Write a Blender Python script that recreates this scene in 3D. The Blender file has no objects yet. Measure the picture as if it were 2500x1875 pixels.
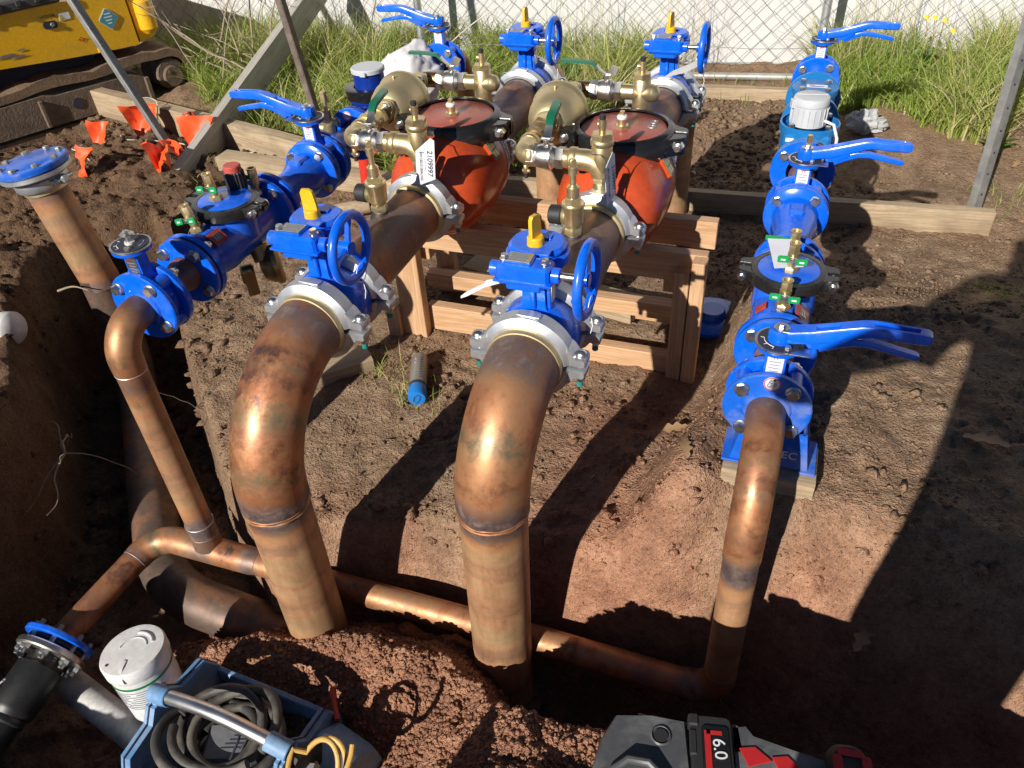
import bpy, bmesh, math, random
import numpy as np
from mathutils import Vector, Matrix, noise as mnoise
random.seed(7); rng = np.random.default_rng(11)
PI = math.pi
sc = bpy.context.scene
COL = sc.collection

# ------------------------------------------------------------------ camera, sky, sun, exposure
cam_d = bpy.data.cameras.new('camera'); cam = bpy.data.objects.new('camera', cam_d); COL.objects.link(cam)
cam_d.sensor_width = 36.0; cam_d.sensor_fit = 'HORIZONTAL'; cam_d.lens = 27.504
cam_d.clip_start = 0.02; cam_d.clip_end = 500
XR = (0.94279209, 0.16902117, -0.28735851)   # world axes seen in the camera frame (right, down, forward)
YR = (0.32901015, -0.61084138, 0.72015632)
ZR = (-0.0538088, -0.77350156, -0.6315061)
cam.matrix_world = Matrix(((XR[0], -XR[1], -XR[2], 0.0), (YR[0], -YR[1], -YR[2], 0.0), (ZR[0], -ZR[1], -ZR[2], 1.63), (0, 0, 0, 1)))
sc.camera = cam
SUN = Vector((0.455, 1.79, -1.0)).normalized()      # direction the light travels
EL = math.asin(-SUN.z)
world = bpy.data.worlds.new('World'); sc.world = world; world.use_nodes = True
wn = world.node_tree; bg = wn.nodes['Background']
sky = wn.nodes.new('ShaderNodeTexSky'); sky.sky_type = 'NISHITA'; sky.sun_disc = False
sky.sun_elevation = EL; sky.sun_rotation = math.atan2(-SUN.x, -SUN.y)
sky.altitude = 1200; sky.air_density = 0.65; sky.dust_density = 0.2; sky.ozone_density = 1.0
wn.links.new(sky.outputs[0], bg.inputs[0]); bg.inputs[1].default_value = 0.05
sun_d = bpy.data.lights.new('sun', 'SUN'); sun_d.energy = 5.0; sun_d.angle = math.radians(0.53); sun_d.color = (1.0, 0.945, 0.87)
sun = bpy.data.objects.new('sun', sun_d); COL.objects.link(sun); sun.location = (-2, -6, 5)
sun.rotation_euler = SUN.to_track_quat('-Z', 'Y').to_euler()
sc.view_settings.view_transform = 'Standard'; sc.view_settings.look = 'None'
cy = sc.cycles; cy.max_bounces = 5; cy.diffuse_bounces = 3; cy.glossy_bounces = 3; cy.transmission_bounces = 3; cy.transparent_max_bounces = 6; cy.caustics_reflective = False; cy.caustics_refractive = False
cy.use_adaptive_sampling = True; cy.adaptive_threshold = 0.02; cy.use_denoising = True
sc.view_settings.exposure = 0.30; sc.view_settings.gamma = 1.0; sc.view_settings.use_curve_mapping = False

# ------------------------------------------------------------------ small maths
def V(*a): return Vector(a)
def lerp(a, b, t): return a + (b - a) * t
def frame_of(axis):
    a = Vector(axis).normalized()
    h = Vector((0, 0, 1)) if abs(a.z) < 0.9 else Vector((1, 0, 0))
    u = h.cross(a).normalized(); v = a.cross(u)
    return a, u, v
def rotz(a): return Matrix.Rotation(a, 3, 'Z')
def hash2(ix, iy, s):
    h = (ix.astype(np.int64) * 374761393 + iy.astype(np.int64) * 668265263 + s * 974634777) & 0xffffffff
    h = ((h ^ (h >> 13)) * 1274126177) & 0xffffffff
    return ((h ^ (h >> 16)) & 0xffff) / 65535.0
def vnoise(x, y, s=0):
    ix = np.floor(x); iy = np.floor(y); fx = x - ix; fy = y - iy
    fx = fx * fx * fx * (fx * (fx * 6 - 15) + 10); fy = fy * fy * fy * (fy * (fy * 6 - 15) + 10)
    a = hash2(ix, iy, s); b = hash2(ix + 1, iy, s); c = hash2(ix, iy + 1, s); d = hash2(ix + 1, iy + 1, s)
    return (a + (b - a) * fx) * (1 - fy) + (c + (d - c) * fx) * fy
def fbm(x, y, f, o=4, s=0):
    r = 0; amp = 0.5; x = x * f; y = y * f
    for k in range(o):
        r = r + amp * (vnoise(x, y, s + k * 17) * 2 - 1)
        x, y = x * 1.62 + y * 1.18 + 3.1, y * 1.62 - x * 1.18 + 7.7; amp *= 0.5
    return r
def sstep(a, b, x):
    t = np.clip((x - a) / (b - a), 0, 1); return t * t * (3 - 2 * t)

# ------------------------------------------------------------------ mesh builder
class MB:
    def __init__(s): s.v = []; s.f = []; s.s = {}
    def add(s, vs, fs):
        b = len(s.v); s.v += [tuple(p) for p in vs]; s.f += [tuple(i + b for i in q) for q in fs]; return b
    def lathe(s, prof, o=(0, 0, 0), axis=(0, 1, 0), n=32):
        a, u, w = frame_of(axis); o = Vector(o); vs = []; fs = []; rows = []
        for t, r in prof:
            if r < 1e-6:
                rows.append([len(vs)]); vs.append(o + a * t)
            else:
                rows.append(list(range(len(vs), len(vs) + n)))
                for k in range(n):
                    q = 2 * PI * k / n; vs.append(o + a * t + (u * math.cos(q) + w * math.sin(q)) * r)
        for A, B in zip(rows, rows[1:]):
            for k in range(n):
                k2 = (k + 1) % n
                if len(A) == 1 and len(B) == 1: continue
                if len(A) == 1: fs.append((A[0], B[k2], B[k]))
                elif len(B) == 1: fs.append((A[k], A[k2], B[0]))
                else: fs.append((A[k], A[k2], B[k2], B[k]))
        s.add(vs, fs); return s
    def cyl(s, p0, p1, r, r2=None, n=24, ch=None):
        p0 = Vector(p0); p1 = Vector(p1); L = (p1 - p0).length; r2 = r if r2 is None else r2
        c = min(r, r2) * 0.08 if ch is None else ch; c = min(c, L * 0.3)
        return s.lathe([(0, 0), (0, r - c), (c, r), (L - c, r2), (L, r2 - c), (L, 0)], p0, p1 - p0, n)
    def hexa(s, p0, p1, r, turn=0.0):
        p0 = Vector(p0); p1 = Vector(p1); a, u, w = frame_of(p1 - p0); L = (p1 - p0).length
        vs = []; rings = []
        for t, rr in ((0, r), (L * 0.75, r), (L, r * 0.86)):
            rings.append(len(vs))
            for k in range(6):
                q = turn + PI / 3 * k; vs.append(p0 + a * t + (u * math.cos(q) + w * math.sin(q)) * rr)
        fs = [tuple(range(5, -1, -1)), tuple(rings[2] + k for k in range(6))]
        for i in range(2):
            for k in range(6): fs.append((rings[i] + k, rings[i] + (k + 1) % 6, rings[i + 1] + (k + 1) % 6, rings[i + 1] + k))
        s.add(vs, fs); return s
    def tube(s, path, r, n=20, cap=True, store=None):
        P = [Vector(p) for p in path]; m = len(P); rs = r if isinstance(r, (list, tuple)) else [r] * m
        T = []
        for i in range(m):
            d = P[min(i + 1, m - 1)] - P[max(i - 1, 0)]; T.append(d.normalized())
        a, u, w = frame_of(T[0]); vs = []; fs = []; L = 0
        for i in range(m):
            if i:
                L += (P[i] - P[i - 1]).length
                u = (u - T[i] * u.dot(T[i])).normalized(); w = T[i].cross(u)
            for k in range(n):
                q = 2 * PI * k / n; vs.append(P[i] + (u * math.cos(q) + w * math.sin(q)) * rs[i])
            if store is not None: store += [L] * n
        for i in range(m - 1):
            for k in range(n):
                k2 = (k + 1) % n; fs.append((i * n + k, i * n + k2, (i + 1) * n + k2, (i + 1) * n + k))
        if cap:
            fs.append(tuple(range(n - 1, -1, -1))); fs.append(tuple((m - 1) * n + k for k in range(n)))
        s.add(vs, fs); return s
    def box(s, c, size, rot=None, ch=0.0015):
        c = Vector(c); hx, hy, hz = [q / 2 for q in size]; k = min(ch, hx * .4, hy * .4, hz * .4); vs = []; idx = {}
        for sx in (-1, 1):
            for sy in (-1, 1):
                for sz in (-1, 1):
                    for ax in range(3):
                        p = Vector((sx * (hx - (k if ax != 0 else 0)), sy * (hy - (k if ax != 1 else 0)), sz * (hz - (k if ax != 2 else 0))))
                        idx[(sx, sy, sz, ax)] = len(vs); vs.append(c + (rot @ p if rot else p))
        fs = []
        def q(*l): fs.append(tuple(idx[i] for i in l))
        for sg in (-1, 1):
            o = [(-1, -1), (1, -1), (1, 1), (-1, 1)]
            if sg < 0: o = o[::-1]
            q(*[(sg, a, b, 0) for a, b in o]); q(*[(b, sg, a, 1) for a, b in o]); q(*[(a, b, sg, 2) for a, b in o])
        for a in (-1, 1):
            for b in (-1, 1):
                e = [[(-1, a, b, 1), (1, a, b, 1), (1, a, b, 2), (-1, a, b, 2)], [(a, -1, b, 2), (a, 1, b, 2), (a, 1, b, 0), (a, -1, b, 0)], [(a, b, -1, 0), (a, b, 1, 0), (a, b, 1, 1), (a, b, -1, 1)]]
                for x in e: q(*(x if a * b > 0 else x[::-1]))
        for a in (-1, 1):
            for b in (-1, 1):
                for d in (-1, 1):
                    x = [(a, b, d, 0), (a, b, d, 1), (a, b, d, 2)]; q(*(x if a * b * d > 0 else x[::-1]))
        s.add(vs, fs); return s
    def prism(s, outline, o, ex, ey, ez, depth, ch=0.0):
        o = Vector(o); ex = Vector(ex); ey = Vector(ey); ez = Vector(ez).normalized(); n = len(outline)
        cx = sum(p[0] for p in outline) / n; cy = sum(p[1] for p in outline) / n; R = max(math.hypot(p[0] - cx, p[1] - cy) for p in outline)
        k = 1 - ch / R if ch else 1; vs = []
        lay = ([(0, k), (ch, 1), (depth - ch, 1), (depth, k)] if ch else [(0, 1), (depth, 1)])
        for t, kk in lay:
            for x, y in outline: vs.append(o + ex * (cx + (x - cx) * kk) + ey * (cy + (y - cy) * kk) + ez * t)
        fs = [tuple(range(n - 1, -1, -1)), tuple((len(lay) - 1) * n + i for i in range(n))]
        for l in range(len(lay) - 1):
            for i in range(n):
                j = (i + 1) % n; fs.append((l * n + i, l * n + j, (l + 1) * n + j, (l + 1) * n + i))
        s.add(vs, fs); return s
    def sweep(s, secs):
        """secs: list of loops (same count) of points; skinned and capped"""
        n = len(secs[0]); vs = [p for l in secs for p in l]; fs = [tuple(range(n - 1, -1, -1)), tuple((len(secs) - 1) * n + i for i in range(n))]
        for l in range(len(secs) - 1):
            for i in range(n):
                j = (i + 1) % n; fs.append((l * n + i, l * n + j, (l + 1) * n + j, (l + 1) * n + i))
        s.add(vs, fs); return s
    def mesh(s, name, ang=35):
        me = bpy.data.meshes.new(name); me.from_pydata(s.v, [], s.f); me.update()
        bm = bmesh.new(); bm.from_mesh(me); bmesh.ops.recalc_face_normals(bm, faces=bm.faces); bm.to_mesh(me); bm.free()
        if ang is not None:
            me.polygons.foreach_set('use_smooth', [True] * len(me.polygons)); me.set_sharp_from_angle(angle=math.radians(ang))
        return me

def rrect(w, h, r, n=5, cx=0, cy=0):
    out = []
    for sx, sy, a0 in ((1, 1, 0), (-1, 1, 90), (-1, -1, 180), (1, -1, 270)):
        for k in range(n + 1):
            q = math.radians(a0 + 90 * k / n); out.append((cx + sx * (w / 2 - r) + r * math.cos(q), cy + sy * (h / 2 - r) + r * math.sin(q)))
    return out

# ------------------------------------------------------------------ objects
def obj(name, me, mat, parent=None, loc=None):
    o = bpy.data.objects.new(name, me); COL.objects.link(o)
    if mat is not None and not me.materials: me.materials.append(mat)
    if parent is not None: o.parent = parent
    if loc is not None: o.location = loc
    return o
def part(name, mb, mat, parent, ang=35, loc=None): return obj(name, mb.mesh(name, ang), mat, parent, loc)
def tag(o, label, cat, group=None):
    o['label'] = label; o['category'] = cat
    if group: o['group'] = group
    return o
def thing(name, label, cat, loc=(0, 0, 0), rot=(0, 0, 0), group=None):
    o = bpy.data.objects.new(name, None); COL.objects.link(o); o.empty_display_size = 0.05
    o.location = loc; o.rotation_euler = rot; return tag(o, label, cat, group)
def solo(name, mb, mat, label, cat, loc=(0, 0, 0), rot=(0, 0, 0), group=None, ang=35):
    o = part(name, mb, mat, None, ang, loc); o.rotation_euler = rot; return tag(o, label, cat, group)
def text_mesh(s, size, extrude=0.0003):
    c = bpy.data.curves.new('lettering', 'FONT'); c.body = s; c.size = size; c.extrude = extrude; c.align_x = 'CENTER'; c.align_y = 'CENTER'
    o = bpy.data.objects.new('lettering', c); COL.objects.link(o); bpy.context.view_layer.update()
    me = bpy.data.meshes.new_from_object(o); bpy.data.objects.remove(o); bpy.data.curves.remove(c); me.name = 'lettering'; return me
def text(s, size, parent, pos, right, up, mat, name='lettering'):
    me = text_mesh(s, size); o = obj(name, me, mat, parent)
    r = Vector(right).normalized(); u = Vector(up).normalized(); u = (u - r * u.dot(r)).normalized(); n = r.cross(u)
    o.matrix_local = Matrix(((r.x, u.x, n.x, pos[0]), (r.y, u.y, n.y, pos[1]), (r.z, u.z, n.z, pos[2]), (0, 0, 0, 1))); return o
_cache = {}
def shared(key, fn, mat):
    if key not in _cache:
        me = fn().mesh(key[0]); me.materials.append(mat); _cache[key] = me
    return _cache[key]

# ------------------------------------------------------------------ materials
def mat_new(name):
    m = bpy.data.materials.new(name); m.use_nodes = True; nt = m.node_tree; return m, nt, nt.nodes['Principled BSDF']
def nd(nt, t, **k):
    n = nt.nodes.new(t)
    for a, v in k.items():
        if a.startswith('i_'): n.inputs[a[2:].replace('_', ' ')].default_value = v
        else: setattr(n, a, v)
    return n
def ramp(nt, fac, stops, interp='LINEAR'):
    r = nt.nodes.new('ShaderNodeValToRGB'); r.color_ramp.interpolation = interp; e = r.color_ramp.elements
    while len(e) < len(stops): e.new(0.5)
    for q, (p, c) in zip(e, stops): q.position = p; q.color = (c[0], c[1], c[2], 1) if not isinstance(c, (int, float)) else (c, c, c, 1)
    nt.links.new(fac, r.inputs[0]); return r.outputs[0]
def noise(nt, scale, detail=4, rough=0.55, coord='Object', dist=0.0, vec=None, seed=0.0):
    n = nd(nt, 'ShaderNodeTexNoise'); n.inputs['Scale'].default_value = scale; n.inputs['Detail'].default_value = detail; n.inputs['Roughness'].default_value = rough; n.inputs['Distortion'].default_value = dist
    if vec is None:
        tc = nd(nt, 'ShaderNodeTexCoord'); vec = tc.outputs[coord]
        if seed:
            a = nd(nt, 'ShaderNodeVectorMath', operation='ADD'); a.inputs[1].default_value = (seed, seed * 1.7, -seed); nt.links.new(vec, a.inputs[0]); vec = a.outputs[0]
    nt.links.new(vec, n.inputs['Vector']); return n.outputs['Fac']
def mix(nt, f, a, b, mode='MIX'):
    m = nd(nt, 'ShaderNodeMix', data_type='RGBA', blend_type=mode)
    for s, v in ((0, f), (6, a), (7, b)):
        if hasattr(v, 'is_linked'): nt.links.new(v, m.inputs[s])
        else: m.inputs[s].default_value = v if s == 0 else (v[0], v[1], v[2], 1)
    return m.outputs[2]
def math_(nt, op, a, b=None):
    m = nd(nt, 'ShaderNodeMath', operation=op)
    for i, v in ((0, a), (1, b)):
        if v is None: continue
        if hasattr(v, 'is_linked'): nt.links.new(v, m.inputs[i])
        else: m.inputs[i].default_value = v
    return m.outputs[0]
def bump(nt, b, h, strength=0.3, dist=0.002, prev=None):
    n = nd(nt, 'ShaderNodeBump'); n.inputs['Strength'].default_value = strength; n.inputs['Distance'].default_value = dist
    nt.links.new(h, n.inputs['Height'])
    if prev is not None: nt.links.new(prev, n.inputs['Normal'])
    nt.links.new(n.outputs[0], b.inputs['Normal']); return n.outputs[0]

def paint(name, col, rough=0.25, dirt=0.25, dirtcol=(0.16, 0.115, 0.08), bumpy=0.15, metal=0.0, coat=0.0):
    m, nt, b = mat_new(name)
    g = noise(nt, 9, 6, 0.65); d = ramp(nt, g, [(0.48, 0.0), (0.78, dirt)])
    f = noise(nt, 70, 3); tone = ramp(nt, f, [(0.3, [c * 0.88 for c in col]), (0.7, [min(1, c * 1.08) for c in col])])
    nt.links.new(mix(nt, d, tone, dirtcol), b.inputs['Base Color'])
    r = math_(nt, 'ADD', rough, math_(nt, 'MULTIPLY', d, 0.6)); nt.links.new(r, b.inputs['Roughness'])
    b.inputs['Metallic'].default_value = metal; b.inputs['Coat Weight'].default_value = coat; b.inputs['Coat Roughness'].default_value = 0.08
    if bumpy: bump(nt, b, noise(nt, 55, 3), bumpy, 0.0012)
    return m
def metal(name, c1, c2, rough=(0.25, 0.5), scale=30, bumpy=0.1, metallic=1.0):
    m, nt, b = mat_new(name)
    n1 = noise(nt, scale, 6, 0.65); nt.links.new(ramp(nt, n1, [(0.3, c1), (0.7, c2)]), b.inputs['Base Color'])
    n2 = noise(nt, scale * 0.4, 5, 0.6, seed=3.1); nt.links.new(ramp(nt, n2, [(0.3, rough[0]), (0.7, rough[1])]), b.inputs['Roughness'])
    b.inputs['Metallic'].default_value = metallic
    if bumpy: bump(nt, b, noise(nt, scale * 3, 4), bumpy, 0.0008)
    return m
def plain(name, col, rough=0.5, var=0.12, scale=25, metallic=0.0):
    m, nt, b = mat_new(name); n1 = noise(nt, scale, 4)
    nt.links.new(ramp(nt, n1, [(0.25, [c * (1 - var) for c in col]), (0.75, [min(1, c * (1 + var)) for c in col])]), b.inputs['Base Color'])
    b.inputs['Roughness'].default_value = rough; b.inputs['Metallic'].default_value = metallic; return m

BLUE = (0.003, 0.125, 0.78)
M = {}
M['blue'] = paint('blue_epoxy', BLUE, 0.22, 0.28, (.22, .24, .27), bumpy=0.2)
M['blue_dusty'] = paint('dusty_blue_epoxy', (0.010, 0.12, 0.60), 0.32, 0.75, (0.30, 0.28, 0.25), 0.1)
M['blue_dark'] = paint('dark_blue_plastic', (0.004, 0.03, 0.26), 0.3, 0.08)
M['blue_meter'] = paint('meter_blue_paint', (0.012, 0.17, 0.46), 0.3, 0.12)
M['red'] = paint('red_epoxy', (0.53, 0.072, 0.020), 0.22, 0.12, (0.28, 0.10, 0.07), 0.25)
M['red_dusty'] = paint('dusty_red_lid', (0.36, 0.085, 0.06), 0.35, 0.55, (0.42, 0.27, 0.22), 0.15)
M['black'] = paint('black_enamel', (0.012, 0.012, 0.013), 0.22, 0.22, (0.09, 0.085, 0.08), 0.25)
M['black_rubber'] = plain('black_rubber', (0.02, 0.02, 0.021), 0.6)
M['yellow'] = paint('yellow_plastic', (0.80, 0.46, 0.015), 0.35, 0.1)
M['green'] = plain('green_vinyl', (0.01, 0.30, 0.075), 0.35)
M['green_dark'] = plain('dark_green_vinyl', (0.008, 0.12, 0.065), 0.35)
M['white'] = plain('white_plastic', (0.72, 0.71, 0.69), 0.4, 0.06)
M['grey_plastic'] = plain('light_grey_plastic', (0.50, 0.52, 0.54), 0.42, 0.06)
M['card'] = plain('white_card', (0.66, 0.67, 0.72), 0.6, 0.05)
M['ink'] = plain('dark_ink', (0.03, 0.03, 0.05), 0.6)
M['ink_red'] = plain('red_ink', (0.5, 0.02, 0.02), 0.6)
M['ink_grey'] = plain('grey_ink', (0.22, 0.23, 0.26), 0.6)
M['ink_white'] = plain('white_ink', (0.75, 0.75, 0.75), 0.5)
M['brass'] = metal('brass', (0.56, 0.44, 0.22), (0.76, 0.62, 0.36), (0.34, 0.5), 40, 0.15, 0.9)
M['brass_bright'] = metal('bright_brass', (0.72, 0.57, 0.28), (0.88, 0.73, 0.42), (0.28, 0.42), 40, 0.08, 0.9)
M['brass_satin'] = metal('satin_brass', (0.60, 0.48, 0.26), (0.70, 0.58, 0.34), (0.44, 0.54), 20, 0.05, 0.85)
M['bronze'] = metal('dull_bronze', (0.24, 0.17, 0.09), (0.36, 0.26, 0.14), (0.4, 0.55), 26, 0.15)
M['nickel'] = metal('nickel_plating', (0.56, 0.53, 0.48), (0.74, 0.71, 0.66), (0.28, 0.42), 45, 0.1)
M['zinc'] = metal('galvanised_casting', (0.50, 0.52, 0.54), (0.72, 0.74, 0.76), (0.38, 0.58), 24, 0.35, 0.85)
M['steel'] = metal('zinc_plated_steel', (0.50, 0.50, 0.48), (0.74, 0.74, 0.71), (0.24, 0.4), 60, 0.05)
M['steel_dull'] = metal('weathered_galvanised_steel', (0.22, 0.22, 0.21), (0.42, 0.42, 0.40), (0.45, 0.65), 14, 0.2, 0.7)
M['teal'] = plain('teal_thread_coating', (0.02, 0.24, 0.22), 0.4)
M['plate'] = metal('stamped_aluminium_plate', (0.5, 0.5, 0.48), (0.66, 0.66, 0.63), (0.3, 0.45), 80, 0.2)
M['plate_red'] = paint('red_name_plate', (0.50, 0.045, 0.03), 0.35, 0.25, (0.45, 0.33, 0.2), 0)
M['pvc'] = paint('white_pvc', (0.66, 0.65, 0.62), 0.4, 0.75, (0.09, 0.07, 0.055), 0.1)
M['pe_black'] = paint('black_polyethylene', (0.016, 0.016, 0.017), 0.4, 0.2, (0.07, 0.065, 0.06), 0.05)
M['orange_flag'] = plain('orange_plastic_flag', (0.85, 0.10, 0.022), 0.45)
M['string'] = plain('white_cord', (0.62, 0.56, 0.46), 0.8)
M['rust_red'] = plain('red_plastic_stake', (0.55, 0.035, 0.02), 0.4)

def copper_mat():
    m, nt, b = mat_new('heat_stained_copper')
    at = nd(nt, 'ShaderNodeAttribute'); at.attribute_name = 'burn'
    raw = nd(nt, 'ShaderNodeAttribute'); raw.attribute_name = 'raw'
    n0 = noise(nt, 8, 6, 0.74, dist=0.35); n2 = noise(nt, 30, 5, 0.72, dist=0.4, seed=2.3)
    al = nd(nt, 'ShaderNodeAttribute'); al.attribute_name = 'along'; cb = nd(nt, 'ShaderNodeCombineXYZ'); nt.links.new(math_(nt, 'ADD', al.outputs['Fac'], math_(nt, 'MULTIPLY', n0, 0.10)), cb.inputs[2]); oi_ = nd(nt, 'ShaderNodeObjectInfo'); nt.links.new(math_(nt, 'MULTIPLY', oi_.outputs['Random'], 9.0), cb.inputs[0])
    n3 = noise(nt, 9, 3, 0.6, vec=cb.outputs[0]); n1 = math_(nt, 'ADD', math_(nt, 'MULTIPLY', n0, 0.62), math_(nt, 'MULTIPLY', n3, 0.38))
    fit = ramp(nt, n1, [(0.35, (0.085, 0.066, 0.062)), (0.42, (0.20, 0.125, 0.095)), (0.47, (0.40, 0.205, 0.115)), (0.52, (0.52, 0.295, 0.175)), (0.57, (0.36, 0.27, 0.175)), (0.64, (0.22, 0.195, 0.18))])
    tint = ramp(nt, n3, [(0.32, (0.52, 0.52, 0.62)), (0.40, (0.78, 0.72, 0.76)), (0.46, (1.12, 0.90, 0.80)), (0.52, (1.05, 1.0, 0.92)), (0.58, (0.80, 0.93, 0.78)), (0.66, (0.62, 0.63, 0.72))])
    fit = mix(nt, 1.0, mix(nt, 0.85, fit, tint, 'MULTIPLY'), (0.74, 0.71, 0.69), 'MULTIPLY')
    tc = nd(nt, 'ShaderNodeTexCoord'); mp = nd(nt, 'ShaderNodeMapping'); mp.inputs['Scale'].default_value = (42, 42, 7); nt.links.new(tc.outputs['Object'], mp.inputs[0])
    streak = noise(nt, 1.0, 4, 0.6, vec=mp.outputs[0])
    tube = ramp(nt, streak, [(0.25, (0.38, 0.225, 0.125)), (0.5, (0.47, 0.29, 0.165)), (0.78, (0.55, 0.36, 0.215))])
    tube = mix(nt, 0.8, tube, ramp(nt, n1, [(0.34, (0.50, 0.40, 0.37)), (0.47, (0.86, 0.78, 0.72)), (0.6, (1.12, 1.08, 1.02))]), 'MULTIPLY')
    tube = mix(nt, 0.5, tube, tint, 'MULTIPLY')
    rn = math_(nt, 'ADD', raw.outputs['Fac'], math_(nt, 'MULTIPLY', math_(nt, 'SUBTRACT', n1, 0.5), 1.2))
    base = mix(nt, ramp(nt, rn, [(0.3, 0.0), (0.7, 1.0)]), fit, tube)
    bn = math_(nt, 'ADD', at.outputs['Fac'], math_(nt, 'MULTIPLY', math_(nt, 'SUBTRACT', n2, 0.5), 0.9)); bn = math_(nt, 'ADD', bn, math_(nt, 'MULTIPLY', math_(nt, 'SUBTRACT', n1, 0.5), 0.9))
    soot = ramp(nt, n2, [(0.33, (0.065, 0.055, 0.060)), (0.50, (0.15, 0.12, 0.122)), (0.66, (0.30, 0.21, 0.175))])
    oxide = ramp(nt, n1, [(0.4, (0.40, 0.15, 0.06)), (0.6, (0.55, 0.28, 0.13))])
    base = mix(nt, ramp(nt, bn, [(0.12, 0.0), (0.34, 0.75), (0.5, 0.6)]), base, oxide)
    base = mix(nt, ramp(nt, bn, [(0.44, 0.0), (0.74, 0.9)]), base, soot)
    nt.links.new(base, b.inputs['Base Color'])
    nt.links.new(ramp(nt, raw.outputs['Fac'], [(0.0, 0.55), (1.0, 0.32)]), b.inputs['Metallic'])
    rr = math_(nt, 'ADD', ramp(nt, n2, [(0.3, 0.30), (0.7, 0.54)]), math_(nt, 'MULTIPLY', raw.outputs['Fac'], 0.13)); rr = math_(nt, 'ADD', rr, math_(nt, 'MULTIPLY', at.outputs['Fac'], 0.16)); nt.links.new(rr, b.inputs['Roughness'])
    p = bump(nt, b, n2, 0.16, 0.0014); bump(nt, b, n0, 0.10, 0.006, p); return m
M['copper'] = copper_mat()
def dirtycopper():
    m, nt, b = mat_new('soil_stained_copper')
    n1 = noise(nt, 6, 7, 0.7, dist=0.6); n2 = noise(nt, 45, 5, 0.7)
    base = ramp(nt, n1, [(0.3, (0.09, 0.06, 0.045)), (0.5, (0.19, 0.13, 0.10)), (0.62, (0.34, 0.16, 0.085)), (0.75, (0.24, 0.19, 0.16))])
    base = mix(nt, ramp(nt, n2, [(0.45, 0.0), (0.7, 0.8)]), base, (0.13, 0.095, 0.07)); nt.links.new(base, b.inputs['Base Color'])
    b.inputs['Metallic'].default_value = 0.45; b.inputs['Roughness'].default_value = 0.52; bump(nt, b, n2, 0.25, 0.002); return m
M['copper_dirty'] = dirtycopper()

def wood(name, c1, c2, axis=0, ring=38, rough=0.6, dirt=0.0, knots=True):
    m, nt, b = mat_new(name); tc = nd(nt, 'ShaderNodeTexCoord'); mp = nd(nt, 'ShaderNodeMapping')
    s = [ring, ring, ring]; s[axis] = ring * 0.035; mp.inputs['Scale'].default_value = s
    oi = nd(nt, 'ShaderNodeObjectInfo'); ad = nd(nt, 'ShaderNodeVectorMath', operation='ADD'); sca = nd(nt, 'ShaderNodeVectorMath', operation='SCALE')
    cmb = nd(nt, 'ShaderNodeCombineXYZ')
    for i in range(3): nt.links.new(oi.outputs['Random'], cmb.inputs[i])
    nt.links.new(cmb.outputs[0], sca.inputs[0]); sca.inputs['Scale'].default_value = 7.0
    nt.links.new(tc.outputs['Object'], ad.inputs[0]); nt.links.new(sca.outputs[0], ad.inputs[1]); nt.links.new(ad.outputs[0], mp.inputs[0])
    g = noise(nt, 1.0, 5, 0.6, vec=mp.outputs[0], dist=1.4)
    fine = nd(nt, 'ShaderNodeMapping'); s2 = [260, 260, 260]; s2[axis] = 7; fine.inputs['Scale'].default_value = s2; nt.links.new(ad.outputs[0], fine.inputs[0])
    g2 = noise(nt, 1.0, 3, 0.6, vec=fine.outputs[0])
    col = ramp(nt, g, [(0.28, c2), (0.44, c1), (0.52, [0.8 * x + 0.2 * y for x, y in zip(c2, c1)]), (0.6, c1), (0.75, [min(1, c * 1.08) for c in c1])])
    col = mix(nt, 0.35, col, ramp(nt, g2, [(0.3, (0.72, 0.68, 0.62)), (0.7, (1.08, 1.06, 1.02))]), 'MULTIPLY')
    if knots:
        kv = nd(nt, 'ShaderNodeTexVoronoi'); km = nd(nt, 'ShaderNodeMapping'); ks_ = [7.0, 7.0, 7.0]; ks_[axis] = 2.6; km.inputs['Scale'].default_value = ks_; nt.links.new(ad.outputs[0], km.inputs[0]); nt.links.new(km.outputs[0], kv.inputs['Vector']); kv.inputs['Scale'].default_value = 1.0
        col = mix(nt, ramp(nt, kv.outputs['Distance'], [(0.03, 0.85), (0.07, 0.35), (0.10, 0.55), (0.13, 0.0)]), col, [q * .45 for q in c2])
    if dirt:
        dn = noise(nt, 7, 6, 0.7, seed=4.2); col = mix(nt, ramp(nt, dn, [(0.46, 0.0), (0.72, dirt)]), col, (0.13, 0.095, 0.065))
    nt.links.new(col, b.inputs['Base Color']); b.inputs['Roughness'].default_value = rough
    bump(nt, b, g2, 0.25, 0.0012); return m
PINE1 = (0.62, 0.40, 0.23); PINE2 = (0.45, 0.245, 0.12)
for a, k in enumerate('xyz'):
    M['pine_' + k] = wood('fresh_pine_along_' + k, PINE1, PINE2, a, dirt=0.18)
M['plank'] = wood('weathered_pine', (0.44, 0.34, 0.22), (0.28, 0.20, 0.12), 0, dirt=0.45, rough=0.75)
M['plank_y'] = wood('weathered_pine_lengthwise', (0.46, 0.35, 0.22), (0.30, 0.21, 0.12), 1, dirt=0.45, rough=0.75)
M['greywood'] = wood('grey_weathered_timber', (0.47, 0.445, 0.40), (0.31, 0.29, 0.255), 0, dirt=0.2, rough=0.8)

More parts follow.
